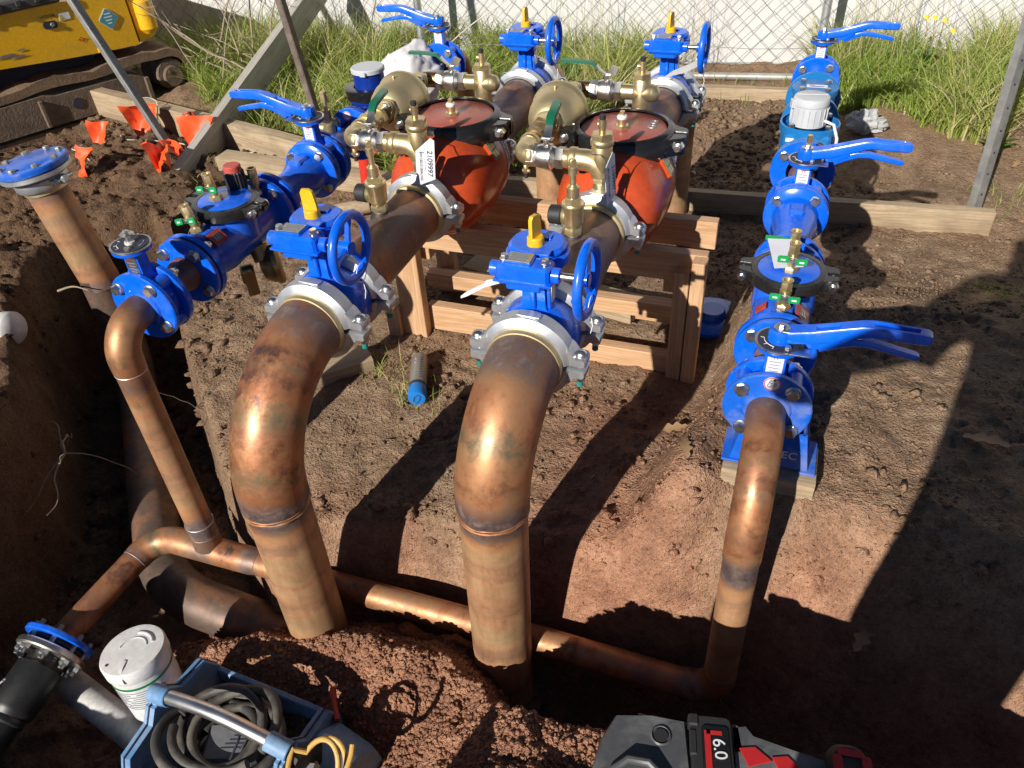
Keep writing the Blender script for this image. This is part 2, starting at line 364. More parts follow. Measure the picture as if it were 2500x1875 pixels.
def soil_mat(name='soil', attr=True):
    m, nt, b = mat_new(name)
    n0 = noise(nt, 1.3, 2, 0.6); n1 = noise(nt, 9, 5, 0.7, dist=0.4); n2 = noise(nt, 60, 3, 0.75); n3 = noise(nt, 240, 1, 0.7)
    brown = ramp(nt, n1, [(0.28, (0.155, 0.103, 0.066)), (0.5, (0.265, 0.180, 0.116)), (0.72, (0.40, 0.29, 0.195))])
    brown = mix(nt, ramp(nt, n0, [(0.35, 0.0), (0.65, 0.55)]), brown, (0.33, 0.205, 0.122))
    red = ramp(nt, n1, [(0.28, (0.22, 0.105, 0.066)), (0.5, (0.37, 0.182, 0.110)), (0.72, (0.50, 0.28, 0.175))])
    at = nd(nt, 'ShaderNodeAttribute'); at.attribute_name = 'scoria'; lo = nd(nt, 'ShaderNodeAttribute'); lo.attribute_name = 'left_shade'
    brown = mix(nt, lo.outputs['Fac'], brown, mix(nt, 1.0, brown, (0.52, 0.47, 0.44), 'MULTIPLY'))  # soil colour darkened at left to stand in for shade
    col = mix(nt, at.outputs['Fac'], brown, red)
    col = mix(nt, 0.8, col, ramp(nt, n2, [(0.3, (0.62, 0.60, 0.58)), (0.52, (1, 1, 1)), (0.75, (1.3, 1.27, 1.22))]), 'MULTIPLY')
    col = mix(nt, ramp(nt, n3, [(0.64, 0.0), (0.74, 0.4)]), col, (0.55, 0.45, 0.36))
    nt.links.new(col, b.inputs['Base Color']); b.inputs['Roughness'].default_value = 0.95; b.inputs['Specular IOR Level'].default_value = 0.15
    vo = nd(nt, 'ShaderNodeTexVoronoi', feature='DISTANCE_TO_EDGE'); tc = nd(nt, 'ShaderNodeTexCoord')
    dv = nd(nt, 'ShaderNodeVectorMath', operation='ADD'); nz = nd(nt, 'ShaderNodeTexNoise'); nz.inputs['Scale'].default_value = 14; nt.links.new(tc.outputs['Object'], nz.inputs['Vector'])
    sc_ = nd(nt, 'ShaderNodeVectorMath', operation='SCALE'); sc_.inputs['Scale'].default_value = 0.08; nt.links.new(nz.outputs['Color'], sc_.inputs[0])
    nt.links.new(tc.outputs['Object'], dv.inputs[0]); nt.links.new(sc_.outputs[0], dv.inputs[1]); nt.links.new(dv.outputs[0], vo.inputs['Vector']); vo.inputs['Scale'].default_value = 26
    crack = ramp(nt, vo.outputs['Distance'], [(0.0, 0.0), (0.07, 1.0)])
    p = bump(nt, b, n2, 0.9, 0.014); p = bump(nt, b, n3, 0.5, 0.003, p); bump(nt, b, crack, 0.22, 0.006, p)
    return m
M['soil'] = soil_mat()
M['clod'] = M['soil']

def leafy(name, stops, rough=0.5, trans=0.35):
    m, nt, b = mat_new(name); at = nd(nt, 'ShaderNodeAttribute'); at.attribute_name = 'tone'
    c = ramp(nt, at.outputs['Fac'], stops); nt.links.new(c, b.inputs['Base Color']); b.inputs['Roughness'].default_value = rough
    t = nd(nt, 'ShaderNodeBsdfTranslucent'); nt.links.new(c, t.inputs[0]); mx = nd(nt, 'ShaderNodeMixShader'); mx.inputs[0].default_value = trans
    out = nt.nodes['Material Output']; nt.links.new(b.outputs[0], mx.inputs[1]); nt.links.new(t.outputs[0], mx.inputs[2]); nt.links.new(mx.outputs[0], out.inputs[0]); return m
M['grass'] = leafy('grass_blades', [(0.0, (0.12, 0.20, 0.03)), (0.35, (0.23, 0.325, 0.05)), (0.7, (0.38, 0.44, 0.095)), (0.85, (0.54, 0.50, 0.20)), (1.0, (0.62, 0.53, 0.30))])
M['leaf_green'] = leafy('broad_leaf', [(0.0, (0.05, 0.13, 0.02)), (1.0, (0.11, 0.23, 0.035))])
M['leaf_dry'] = leafy('dry_oak_leaf', [(0.0, (0.30, 0.17, 0.08)), (1.0, (0.48, 0.31, 0.17))], 0.7, 0.15)
M['petal'] = plain('yellow_petal', (0.85, 0.60, 0.02), 0.5)
M['twig'] = plain('dry_twig', (0.30, 0.24, 0.17), 0.85, 0.3)
M['root'] = plain('soil_root', (0.16, 0.11, 0.075), 0.9, 0.3)

# ================================================================== THE SETTING: ground with its trench
TRENCH = [(3.2, 1.18), (1.2, 1.16), (.7, 1.18), (.30, 1.20), (.05, 1.23), (-.3, 1.27), (-.7, 1.25), (-1.05, 1.17), (-1.24, 1.10), (-1.46, 1.27), (-1.68, 1.47), (-1.91, 1.70), (-2.16, 1.97),
          (-2.40, 2.25), (-2.52, 2.45), (-2.78, 2.55), (-3.0, 2.35), (-2.95, 2.05), (-2.72, 1.72), (-2.45, 1.42), (-2.22, 1.12), (-2.12, .8), (-2.12, .35), (-1.9, .1), (-1.2, .15), (3.2, .15)]
def poly_sd(x, y, poly):
    d = np.full(x.shape, 1e9); ins = np.zeros(x.shape, bool); n = len(poly)
    for i in range(n):
        ax, ay = poly[i]; bx, by = poly[(i + 1) % n]; ex, ey = bx - ax, by - ay; wx, wy = x - ax, y - ay
        t = np.clip((wx * ex + wy * ey) / (ex * ex + ey * ey), 0, 1); d = np.minimum(d, np.hypot(wx - ex * t, wy - ey * t))
        c = ((ay > y) != (by > y)); 
        with np.errstate(divide='ignore', invalid='ignore'): c &= x < (bx - ax) * (y - ay) / (by - ay if by != ay else 1e-9) + ax
        ins ^= c
    return np.where(ins, d, -d)
CREST = [(-3, .6, -.6), (-1.78, .74, -.56), (-1.6, .80, -.48), (-1.45, .85, -.37), (-1.3, .83, -.25), (-1.1, .87, -.18), (-.85, .92, -.13), (-.65, .92, -.13), (-.5, .89, -.12), (-.44, .84, -.05), (-.38, .76, .08), (-.33, .72, .16), (-.25, .71, .18), (-.12, .70, .19), (0.05, .69, .19), (.3, .68, .19), (3, .65, .15)]
CX = [c[0] for c in CREST]; CY = [c[1] for c in CREST]; CZ = [c[2] for c in CREST]
def terrain(x, y, detail=True):
    x = np.asarray(x, float); y = np.asarray(y, float)
    wx = x + 0.05 * fbm(x, y, 2.2, 3, 5); wy = y + 0.05 * fbm(x, y, 2.2, 3, 9)
    sd = poly_sd(wx, wy, TRENCH)
    bench = 0.25 * sstep(-.17, .02, x + .05 * fbm(x, y, 4, 2, 3) + .1 * sstep(1.9, 1.4, y)) * sstep(3.0, 2.15, y) * sstep(2.6, 1.2, x)
    bench = bench + 0.07 * sstep(-.9, -.2, x) * sstep(1.95, 1.5, y) * (1 - sstep(-.17, .02, x))
    pad = bench - 0.05 * sstep(1.75, 1.25, y) * sstep(-.1, -.4, x)
    # spoil heaps by the stakes and along the far left bank
    pad = pad + 0.13 * np.exp(-((x + 3.25) ** 2 / .10 + (y - 3.0) ** 2 / .09)) + 0.02 * np.exp(-((x + 2.75) ** 2 / .05 + (y - 2.85) ** 2 / .05)) + 0.06 * np.exp(-((x + 3.3) ** 2 / .3 + (y - 2.2) ** 2 / .4))
    pad = pad + 0.16 * np.exp(-((x + 2.36) ** 2 / .022 + (y - 1.05) ** 2 / .10)) + 0.10 * np.exp(-((x + 2.95) ** 2 / .02 + (y - 1.65) ** 2 / .02))
    pad = pad + 0.42 * sstep(-2.02, -2.35, x) * sstep(1.05, .55, y)  # unseen raised ground at left, added to shade the left trench
    pad = pad + 0.09 * sstep(3.75, 4.6, y) * sstep(-.3, .6, x) + 0.05 * sstep(3.4, 4.2, y) * sstep(-1.6, -2.2, x)
    pad = pad + 0.05 * np.exp(-((x + .6) ** 2 / .3 + (y - 3.9) ** 2 / .15))
    floor = np.where(x < 0, -.55, -.55 + .20 * sstep(0, .35, x))
    wall = 0.16 + 0.14 * sstep(-.5, .2, x) * (y > .9)
    lf = sstep(-1.0, -1.35, x); k = sstep(-.05 * (1 - .6 * lf) - .12 * sstep(-.4, .1, x), 0.16 - .10 * lf, sd)
    z = pad * (1 - k) + floor * k
    # heap of red scoria on the near side of the trench
    cy = np.interp(x, CX, CY); cz = np.interp(x, CX, CZ)
    cz = cz + .03 * fbm(x, y, 6, 3, 21); cy = cy + .05 * fbm(x, y * 0, 5, 3, 22)
    zm = np.where(y > cy, cz - (y - cy) * (1.2 + 1.6 * sstep(-.55, -.4, x)), cz - .13 * sstep(0, .22, cy - y) * sstep(-.45, -.7, x) + (-.16 + .38 * sstep(-.76, -.45, x) - cz) * sstep(.44 + .20 * sstep(-.64, -.45, x), .30 + .18 * sstep(-.64, -.45, x), y) + .05 * sstep(.30, .05, y) * sstep(-.64, -.42, x))
    lim = sstep(-1.85, -1.5, x - .25 * (y - .6))
    zm = zm * lim + (-.6) * (1 - lim)
    near = y < 1.12
    z = np.where(near, np.maximum(z, zm), z)
    if detail:
        rough = 0.016 + 0.030 * sstep(-2.2, -2.6, x) * sstep(3.9, 3.2, y) + 0.012 * k + .012 * sstep(-1.3, -2, x)
        z = z + rough * fbm(x, y, 7, 5, 31) + 0.8 * rough * np.abs(fbm(x, y, 17, 4, 41)) - .012 * sstep(.06, .0, np.abs(fbm(x, y, 5.5, 4, 43))) * (vnoise(x * 2.3, y * 2.3, 44) > .45) + 0.0075 * fbm(x, y, 42, 3, 51)
    return z, sd, k
def gz(x, y): return float(terrain(np.array([x]), np.array([y]))[0][0])
def ground_axis(lo, hi, step, far, g=1.25):
    c = list(np.arange(lo, hi, step)); s = step; p = lo
    while p > -far: s *= g; p -= s; c.insert(0, p)
    s = step; p = c[-1]
    while p < far: s *= g; p += s; c.append(p)
    return np.array(c)
gx = ground_axis(-4.3, 1.5, 0.0135, 90); gy = np.concatenate([ground_axis(.25, 3.6, 0.0135, 90)]); 
gy = np.concatenate([gy[gy < 3.6], np.arange(3.6, 5.4, .03), 5.4 * 1.12 ** np.arange(0, 26)])
X, Y = np.meshgrid(gx, gy); Zt, SD, KK = terrain(X, Y)
far_ = np.maximum(np.abs(X + 1) / 8, np.abs(Y - 2) / 8); Zt = np.where(far_ > 1, Zt * np.exp(-(far_ - 1)), Zt)
nx_, ny_ = len(gx), len(gy)
me = bpy.data.meshes.new('ground'); vs = np.stack([X, Y, Zt], -1).reshape(-1, 3)
ii = np.arange(nx_ * ny_).reshape(ny_, nx_); fs = np.stack([ii[:-1, :-1], ii[:-1, 1:], ii[1:, 1:], ii[1:, :-1]], -1).reshape(-1, 4)
me.vertices.add(len(vs)); me.vertices.foreach_set('co', vs.ravel()); me.loops.add(fs.size); me.loops.foreach_set('vertex_index', fs.ravel())
me.polygons.add(len(fs)); me.polygons.foreach_set('loop_start', np.arange(0, fs.size, 4)); me.polygons.foreach_set('loop_total', np.full(len(fs), 4)); me.update(calc_edges=True)
me.polygons.foreach_set('use_smooth', np.ones(len(fs), bool))
def scoria_of(X, Y):
    s = sstep(1.62, 1.2, Y + .25 * fbm(X, Y, 3, 3, 61) + .18 * (X < -.5)) * sstep(-1.9, -1.2, X)
    s = s + .7 * sstep(-.75, -.4, X) * sstep(2.1, 1.7, Y + .2 * fbm(X, Y, 4, 3, 63)) * sstep(.1, -.15, X)
    return np.clip(s * (0.75 + .5 * fbm(X, Y, 5, 3, 65)), 0, 1) 
S_ = np.where(Y < 1.02, sstep(-1.9, -1.5, X), scoria_of(X, Y))
at_ = me.attributes.new('scoria', 'FLOAT', 'POINT'); at_.data.foreach_set('value', S_.astype(np.float32).ravel())
def left_shade_of(X, Y): return sstep(-1.55, -1.95, X + .22 * fbm(X, Y, 2.5, 3, 81) + .55 * sstep(1.3, 2.6, Y)) * sstep(3.7, 3.2, Y + .2 * fbm(X, Y, 3, 2, 83))
at_ = me.attributes.new('left_shade', 'FLOAT', 'POINT'); at_.data.foreach_set('value', left_shade_of(X, Y).astype(np.float32).ravel())   # shade of the left trench and bank, painted as darker soil
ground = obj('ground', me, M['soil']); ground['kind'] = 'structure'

# loose lumps of soil and scoria: uncountable, one object each
def lumps(name, pts, sizes, tone, mat, label, cat):
    base = [(1, 0, 0), (-1, 0, 0), (0, 1, 0), (0, -1, 0), (0, 0, 1), (0, 0, -1), (.6, .6, .55), (-.6, .62, .5), (-.6, -.6, .55), (.6, -.62, .5)]
    tri = [(4, 0, 6), (6, 2, 4), (4, 6, 2), (4, 2, 7), (4, 7, 1), (4, 1, 8), (4, 8, 3), (4, 3, 9), (4, 9, 0), (0, 2, 6), (2, 1, 7), (1, 3, 8), (3, 0, 9), (5, 2, 0), (5, 1, 2), (5, 3, 1), (5, 0, 3)]
    tri = [(4, 0, 6), (4, 6, 2), (4, 2, 7), (4, 7, 1), (4, 1, 8), (4, 8, 3), (4, 3, 9), (4, 9, 0), (0, 2, 6), (2, 1, 7), (1, 3, 8), (3, 0, 9), (5, 2, 0), (5, 1, 2), (5, 3, 1), (5, 0, 3)]
    B = np.array(base); n = len(pts); k = len(B)
    J = 1 + .8 * (rng.random((n, k, 3)) - .5); Vv = B[None] * J
    a = rng.random(n) * 2 * PI; ca, sa = np.cos(a), np.sin(a); sq = np.stack([.8 + .6 * rng.random(n), .8 + .5 * rng.random(n), .55 + .4 * rng.random(n)], -1)
    Vv = Vv * sq[:, None, :]; xx = Vv[..., 0] * ca[:, None] - Vv[..., 1] * sa[:, None]; yy = Vv[..., 0] * sa[:, None] + Vv[..., 1] * ca[:, None]
    Vv = np.stack([xx, yy, Vv[..., 2]], -1) * np.array(sizes)[:, None, None] + np.array(pts)[:, None, :]
    F = (np.array(tri)[None] + (np.arange(n) * k)[:, None, None]).reshape(-1, 3)
    me = bpy.data.meshes.new(name); me.vertices.add(n * k); me.vertices.foreach_set('co', Vv.ravel()); me.loops.add(F.size); me.loops.foreach_set('vertex_index', F.ravel())
    me.polygons.add(len(F)); me.polygons.foreach_set('loop_start', np.arange(0, F.size, 3)); me.polygons.foreach_set('loop_total', np.full(len(F), 3)); me.update(calc_edges=True)
    at = me.attributes.new('scoria', 'FLOAT', 'POINT'); at.data.foreach_set('value', np.repeat(tone, k).astype(np.float32))
    at = me.attributes.new('left_shade', 'FLOAT', 'POINT'); at.data.foreach_set('value', np.repeat(left_shade_of(np.array(pts)[:, 0], np.array(pts)[:, 1]), k).astype(np.float32))
    o = obj(name, me, mat); o['kind'] = 'stuff'; return tag(o, label, cat)
def crumbs(name, pts, sizes, tone, label, cat):
    B = np.array([(1, 0, 0), (-1, 0, 0), (0, 1, 0), (0, -1, 0), (0, 0, 1), (0, 0, -1)], float); T = np.array([(4, 0, 2), (4, 2, 1), (4, 1, 3), (4, 3, 0), (5, 2, 0), (5, 1, 2), (5, 3, 1), (5, 0, 3)]); n = len(pts)
    Vv = B[None] * (.6 + .8 * rng.random((n, 6, 1))) + .35 * (rng.random((n, 6, 3)) - .5); a = rng.random(n) * 2 * PI; ca, sa = np.cos(a)[:, None], np.sin(a)[:, None]
    Vv = np.stack([Vv[..., 0] * ca - Vv[..., 1] * sa, Vv[..., 0] * sa + Vv[..., 1] * ca, Vv[..., 2] * .75], -1) * np.array(sizes)[:, None, None] + np.array(pts)[:, None, :]
    F = (T[None] + (np.arange(n) * 6)[:, None, None]).reshape(-1, 3); me = bpy.data.meshes.new(name); me.vertices.add(n * 6); me.vertices.foreach_set('co', Vv.ravel()); me.loops.add(F.size); me.loops.foreach_set('vertex_index', F.ravel())
    me.polygons.add(len(F)); me.polygons.foreach_set('loop_start', np.arange(0, F.size, 3)); me.polygons.foreach_set('loop_total', np.full(len(F), 3)); me.update(calc_edges=True)
    at = me.attributes.new('scoria', 'FLOAT', 'POINT'); at.data.foreach_set('value', np.repeat(tone, 6).astype(np.float32)); o = obj(name, me, M['soil']); o['kind'] = 'stuff'; return tag(o, label, cat)
def scatter(n, x0, x1, y0, y1, keep, smin, smax, p=3.0):
    x = rng.uniform(x0, x1, n); y = rng.uniform(y0, y1, n); z, sd, k = terrain(x, y); m = keep(x, y, sd, k, z)
    x, y, z = x[m], y[m], z[m]; s = smin + (smax - smin) * rng.random(len(x)) ** p
    return np.stack([x, y, z + s * .15], -1), s
p1, s1 = scatter(9000, -4.2, -1.5, .6, 3.6, lambda x, y, sd, k, z: (vnoise(x * 4, y * 4, 3) > .35) & (x < -1.75 - .5 * sstep(1.6, 2.6, y)), .004, .024, 5)
p2, s2 = scatter(9000, -1.6, 1.6, 1.2, 4.4, lambda x, y, sd, k, z: (vnoise(x * 5, y * 5, 8) > .5), .003, .015, 4)
p3, s3 = scatter(700, -1.3, .6, 1.25, 1.6, lambda x, y, sd, k, z: (sd > -.12) & (sd < .1), .004, .02, 4)
p5, s5 = scatter(2500, -.9, .2, 3.3, 4.6, lambda x, y, sd, k, z: x > -10, .004, .022, 5)
P = np.concatenate([p1, p2, p3, p5]); Sz = np.concatenate([s1, s2, s3, s5]); tn = np.clip(scoria_of(P[:, 0], P[:, 1]) + .2 * (rng.random(len(P)) - .4), 0, 1)
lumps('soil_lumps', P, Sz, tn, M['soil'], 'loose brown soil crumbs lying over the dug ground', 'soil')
p6, s6 = scatter(62000, -2.6, 1.5, 1.15, 3.5, lambda x, y, sd, k, z: (vnoise(x * 6, y * 6, 15) + .35 * vnoise(x * 25, y * 25, 16) > .55), .0014, .0062, 3)
crumbs('soil_crumbs', p6, s6, np.clip(scoria_of(p6[:, 0], p6[:, 1]) + .5 * (rng.random(len(p6)) - .5), 0, 1), 'fine soil crumbs strewn over the pad and trench slopes', 'soil')
p4, s4 = scatter(42000, -1.9, .35, .3, 1.06, lambda x, y, sd, k, z: z > -.5, .0025, .0085, 2)
lumps('scoria_gravel', p4, s4, np.clip(.8 + .3 * rng.random(len(p4)), 0, 1), M['soil'], 'fine red scoria gravel heaped at the front of the trench', 'gravel')

# ================================================================== white wall, chain-link fence
FA = math.atan2(.15, 1.35)                       # the fence line turns slightly away to the right
def fpos(u, off=0.0): return Vector((-1.32 + u * math.cos(FA) - off * math.sin(FA), 4.80 + u * math.sin(FA) + off * math.cos(FA), 0))
def wall_mat():
    m, nt, b = mat_new('white_wall_paint'); n0 = noise(nt, 0.8, 4, .6); n1 = noise(nt, 6, 5, .6)
    c = mix(nt, 0.5, ramp(nt, n0, [(.3, (.56, .555, .54)), (.7, (.64, .635, .62))]), ramp(nt, n1, [(.3, (.9, .9, .9)), (.7, (1, 1, 1))]), 'MULTIPLY')
    nt.links.new(c, b.inputs['Base Color']); b.inputs['Roughness'].default_value = .55; bump(nt, b, n0, .3, .05); return m
M['wall'] = wall_mat()
wl = thing('white_wall', 'tall white sheeted wall running along behind the chain-link fence', 'wall', fpos(0, .36) - Vector((0, 0, .05)), (0, 0, FA))
mb = MB(); mb.box((0, .06, 1.6), (16, .12, 3.1), ch=.004); part('wall_panel', mb, M['wall'], wl)
mb = MB(); mb.box((0, .07, -.02), (16, .14, .14), ch=.004); part('plinth', mb, plain('grey_plinth', (.22, .22, .21), .8), wl)
mb = MB(); mb.box((0, .055, .052), (16, .15, .012), ch=.003); part('base_flashing', mb, plain('grey_flashing', (.36, .36, .35), .6), wl)
fn = thing('chain_link_fence', 'galvanised chain-link fence on round posts in front of the white wall', 'fence', fpos(0), (0, 0, FA))
def fence_mesh():
    mb = MB(); vs = []; fs = []; p = .052; w = .0019; zb = .085; nz = 34; ds = 0.0045
    u0, u1 = -3.4, 3.7; n = int((u1 - u0) / p)
    for i in range(n):
        uu = u0 + i * p; a = i % 2; b0 = len(vs)
        sag = .012 * math.sin(i * .37) + .008 * math.sin(i * 1.3)
        for k in range(nz):
            z = zb + sag + k * p * .98; s = 1 if (k + i) % 2 == 0 else -1
            x = uu + s * p * .52; d = ds * s + .012 * math.sin(uu * 1.7 + z * 2)
            for q in range(3):
                t = 2 * PI * q / 3; vs.append((x + w * math.cos(t), d + w * math.sin(t), z))
        for k in range(nz - 1):
            for q in range(3):
                q2 = (q + 1) % 3; fs.append((b0 + k * 3 + q, b0 + k * 3 + q2, b0 + (k + 1) * 3 + q2, b0 + (k + 1) * 3 + q))
    mb.v = vs; mb.f = fs; return mb
part('wire_mesh', fence_mesh(), metal('fence_wire', (.16, .16, .155), (.27, .27, .265), (.45, .6), 20, 0, .4), fn, 60)
for u in (-1.02, 1.38, 3.4):
    mb = MB(); mb.cyl((u, .035, -.3), (u, .035, 1.9), .024, n=20); part('post', mb, M['zinc'], fn)
mb = MB(); mb.tube([(-3.4, .02, .03), (-1, .02, .028), (1.3, .02, .03), (3.7, .02, .04)], .021, 16); part('bottom_rail', mb, metal('rail_galvanised', (.34, .33, .31), (.50, .49, .46), (.45, .6), 8, .1, .6), fn)
for zz, ph in ((.20, 0), (1.0, 1)):
    mb = MB(); mb.tube([(-3.4 + .2 * k, -.008, zz + .006 * math.sin(k * 1.9 + ph)) for k in range(36)], .0019, 5, False); part('strain_wire', mb, M['steel_dull'], fn)

# ================================================================== planks, braces, stakes
def plank(name, label, p0, p1, w, h, mat, roll=0.0, cat='plank', group=None, rough=.0015):
    p0 = Vector(p0); p1 = Vector(p1); d = p1 - p0; L = d.length
    o = thing_mesh(name, label, cat, group); mb = MB(); n = max(2, int(L / .12)); secs = []
    for i in range(n + 1):
        x = L * i / n; j = lambda: random.uniform(-rough, rough)
        secs.append([(x, sy * w / 2 + j(), sz * h / 2 + j()) for sy, sz in ((-.94, -1), (.94, -1), (1, -.94), (1, .94), (.94, 1), (-.94, 1), (-1, .94), (-1, -.94))])
    mb.sweep(secs); o.data = mb.mesh(name, 40); o.data.materials.append(mat)
    a = d.normalized(); u = Vector((0, 0, 1)).cross(a).normalized(); v = a.cross(u); c, s = math.cos(roll), math.sin(roll); u, v = u * c + v * s, v * c - u * s
    o.matrix_world = Matrix(((a.x, u.x, v.x, p0.x), (a.y, u.y, v.y, p0.y), (a.z, u.z, v.z, p0.z), (0, 0, 0, 1))); return o
def thing_mesh(name, label, cat, group):
    o = bpy.data.objects.new(name, bpy.data.meshes.new(name)); COL.objects.link(o); return tag(o, label, cat, group)
plank('timber_plank', 'long weathered plank on edge from beneath the red bodies to the right-hand steel stake', (-1.75, 3.135, .035), (.80, 3.285, .045), .045, .11, M['plank'])
plank('timber_plank', 'pale weathered beam lying behind the orange flags by the excavator track', (-4.02, 3.62, .11), (-1.95, 3.20, .04), .075, .15, M['plank'])
plank('timber_plank', 'short brown beam lying behind the left blue lever valve', (-2.74, 3.10, .06), (-1.50, 3.04, .05), .10, .085, M['plank'])
plank('timber_plank', 'thin dusty board half buried along the foot of the fence', (-1.2, 4.60, .0), (.5, 4.68, .01), .05, .12, M['plank'])
plank('timber_plank', 'flat timber offcut on the soil below the left front handwheel valve', (-1.52, 1.58, .025), (-1.25, 1.835, .028), .10, .05, M['plank'])
plank('timber_plank', 'dirty pallet board lying on the soil inside the timber support stand', (-1.12, 2.46, .05), (-.42, 2.30, .06), .12, .05, M['plank'])
mb = MB(); mb.cyl((0, 0, 0), (.52, .33, .02), .033, n=18); solo('round_pole', mb, M['plank'], 'round peeled pole on the soil behind the left blue check valve', 'pole', (-2.28, 2.50, .035))
# diagonal brace
plank('diagonal_brace', 'grey weathered board leaning diagonally up from the soil at left', (-2.885, 2.74, -.05), (-3.015, 4.75, .50), .045, .18, M['greywood'], 0.15, 'brace')
def stake(label, base, top, twist, mat):
    base = Vector(base); top = Vector(top); a = (top - base).normalized(); L = (top - base).length
    o = thing('steel_stake', label, 'stake', base, group=None); mb = MB(); w = .030; t = .0035
    prof = [(0, t), (w, t * .7), (w, -t * .7), (t * .9, -t), (-w * .45, -w * .85), (-w * .55, -w * .72), (-t, 0), (-w * .55, w * .72), (-w * .45, w * .85)]
    u = Vector((math.cos(twist), math.sin(twist), 0)); u = (u - a * u.dot(a)).normalized(); v = a.cross(u); secs = []
    for k in range(5):
        s = L * k / 4; secs.append([a * s + u * x + v * y for x, y in prof])
    mb.sweep(secs); part('picket', mb, mat, o, 30)
    for k in range(int(L / .085)):
        s = .06 + k * .085; mb = MB(); mb.cyl(a * s + u * w * .6 - v * .0045, a * s + u * w * .6 + v * .0045, .0042, n=10); part('hole', mb, M['ink'], o)
    return o
stake('galvanised steel stake leaning at the right end of the long plank', (.737, 3.318, -.08), (.69, 3.36, 1.35), -.9, M['steel_dull'])
stake('dark steel stake leaning in front of the yellow excavator', (-3.035, 3.145, -.1), (-3.70, 3.155, 1.52), -.9, M['steel_dull'])
stake('rusty brown steel stake standing beside the diagonal grey brace', (-2.38, 3.52, -.1), (-2.555, 3.50, 1.5), -.9, metal('rusty_stake', (.13, .10, .08), (.26, .21, .17), (.5, .7), 18, .2, .5))

# support stand under the two red bodies: every stick a part
st = thing('timber_support_stand', 'fresh pine timber stand carrying the two red backflow bodies', 'support stand', (-.70, 2.2, 0))
def stick(nm, c, size, ax): mb = MB(); mb.box((0, 0, 0), size, ch=.002); return obj(nm, mb.mesh(nm), M['pine_' + ax], st, Vector(c) - Vector((-.70, 2.2, 0)))
for yy in (2.085, 2.30):
    stick('top_rail', (-.675, yy, .392), (.99, .040, .095), 'x')
for xx in (-1.165, -.680, -.245):
    stick('post', (xx, 2.043, .190), (.090 if xx != -.245 else .045, .042, .42), 'z')
    stick('post', (xx, 2.345, .175), (.070, .042, .40), 'z')
stick('post', (-.197, 2.040, .215), (.042, .048, .45), 'z')
stick('stub', (-1.235, 2.03, .065), (.050, .060, .135), 'z')
stick('bottom_rail', (-.90, 2.088, .062), (.46, .040, .100), 'x')
stick('bottom_rail', (-.42, 2.066, .028), (.42, .040, .090), 'x')
stick('bottom_rail', (-.70, 2.30, .075), (.96, .040, .080), 'x')
stick('middle_rail', (-.70, 2.215, .135), (.96, .045, .055), 'x')
for xx in (-1.12, -.70, -.28): stick('cross_tie', (xx, 2.2, .318), (.05, .25, .045), 'y')

# ================================================================== PIPEWORK
def hexbolt(): return MB().cyl((0, 0, 0), (0, -.0035, 0), .0165, n=20).hexa((0, -.003, 0), (0, -.014, 0), .0142, .3)
def hexnut(): return MB().cyl((0, 0, 0), (0, .0035, 0), .0165, n=20).hexa((0, .003, 0), (0, .016, 0), .0142, .1).cyl((0, .012, 0), (0, .026, 0), .008, n=12)
def bolts4(par, y, r, front=True, n=4, a0=45.0):
    for k in range(n):
        q = math.radians(a0 + 360 / n * k + 6)
        me = shared(('bolt',), hexbolt, M['steel']) if front else shared(('nut',), hexnut, M['steel'])
        o = obj('bolt' if front else 'nut', me, None, par, (r * math.cos(q), y, r * math.sin(q))); o.rotation_euler = (0, q * 1.7, 0)
def burn_attr(o, s_of_v, joints, raw_of=None):
    me = o.data; n = len(me.vertices); vals = [max([math.exp(-((s - j) / w) ** 2) * a for j, w, a in joints] + [0]) for s in s_of_v] if joints else [0.0] * n
    at = me.attributes.new('burn', 'FLOAT', 'POINT'); at.data.foreach_set('value', vals[:n])
    at = me.attributes.new('along', 'FLOAT', 'POINT'); at.data.foreach_set('value', [float(s) for s in s_of_v][:n] if s_of_v else [0.0] * n)
    rw = [(raw_of(s) if raw_of else 0.0) for s in s_of_v] if s_of_v else [1.0 if raw_of else 0.0] * n
    at = me.attributes.new('raw', 'FLOAT', 'POINT'); at.data.foreach_set('value', rw[:n])
def arc(c, r, a0, a1, ex, ey, n=14):
    c = Vector(c); ex = Vector(ex); ey = Vector(ey); return [c + ex * (r * math.cos(lerp(a0, a1, k / n))) + ey * (r * math.sin(lerp(a0, a1, k / n))) for k in range(n + 1)]
def dense(path, step):
    out = [Vector(path[0])]
    for a, b in zip(path, path[1:]):
        a = Vector(a); b = Vector(b); n = max(1, int((b - a).length / step)); out += [a.lerp(b, k / n) for k in range(1, n + 1)]
    return out
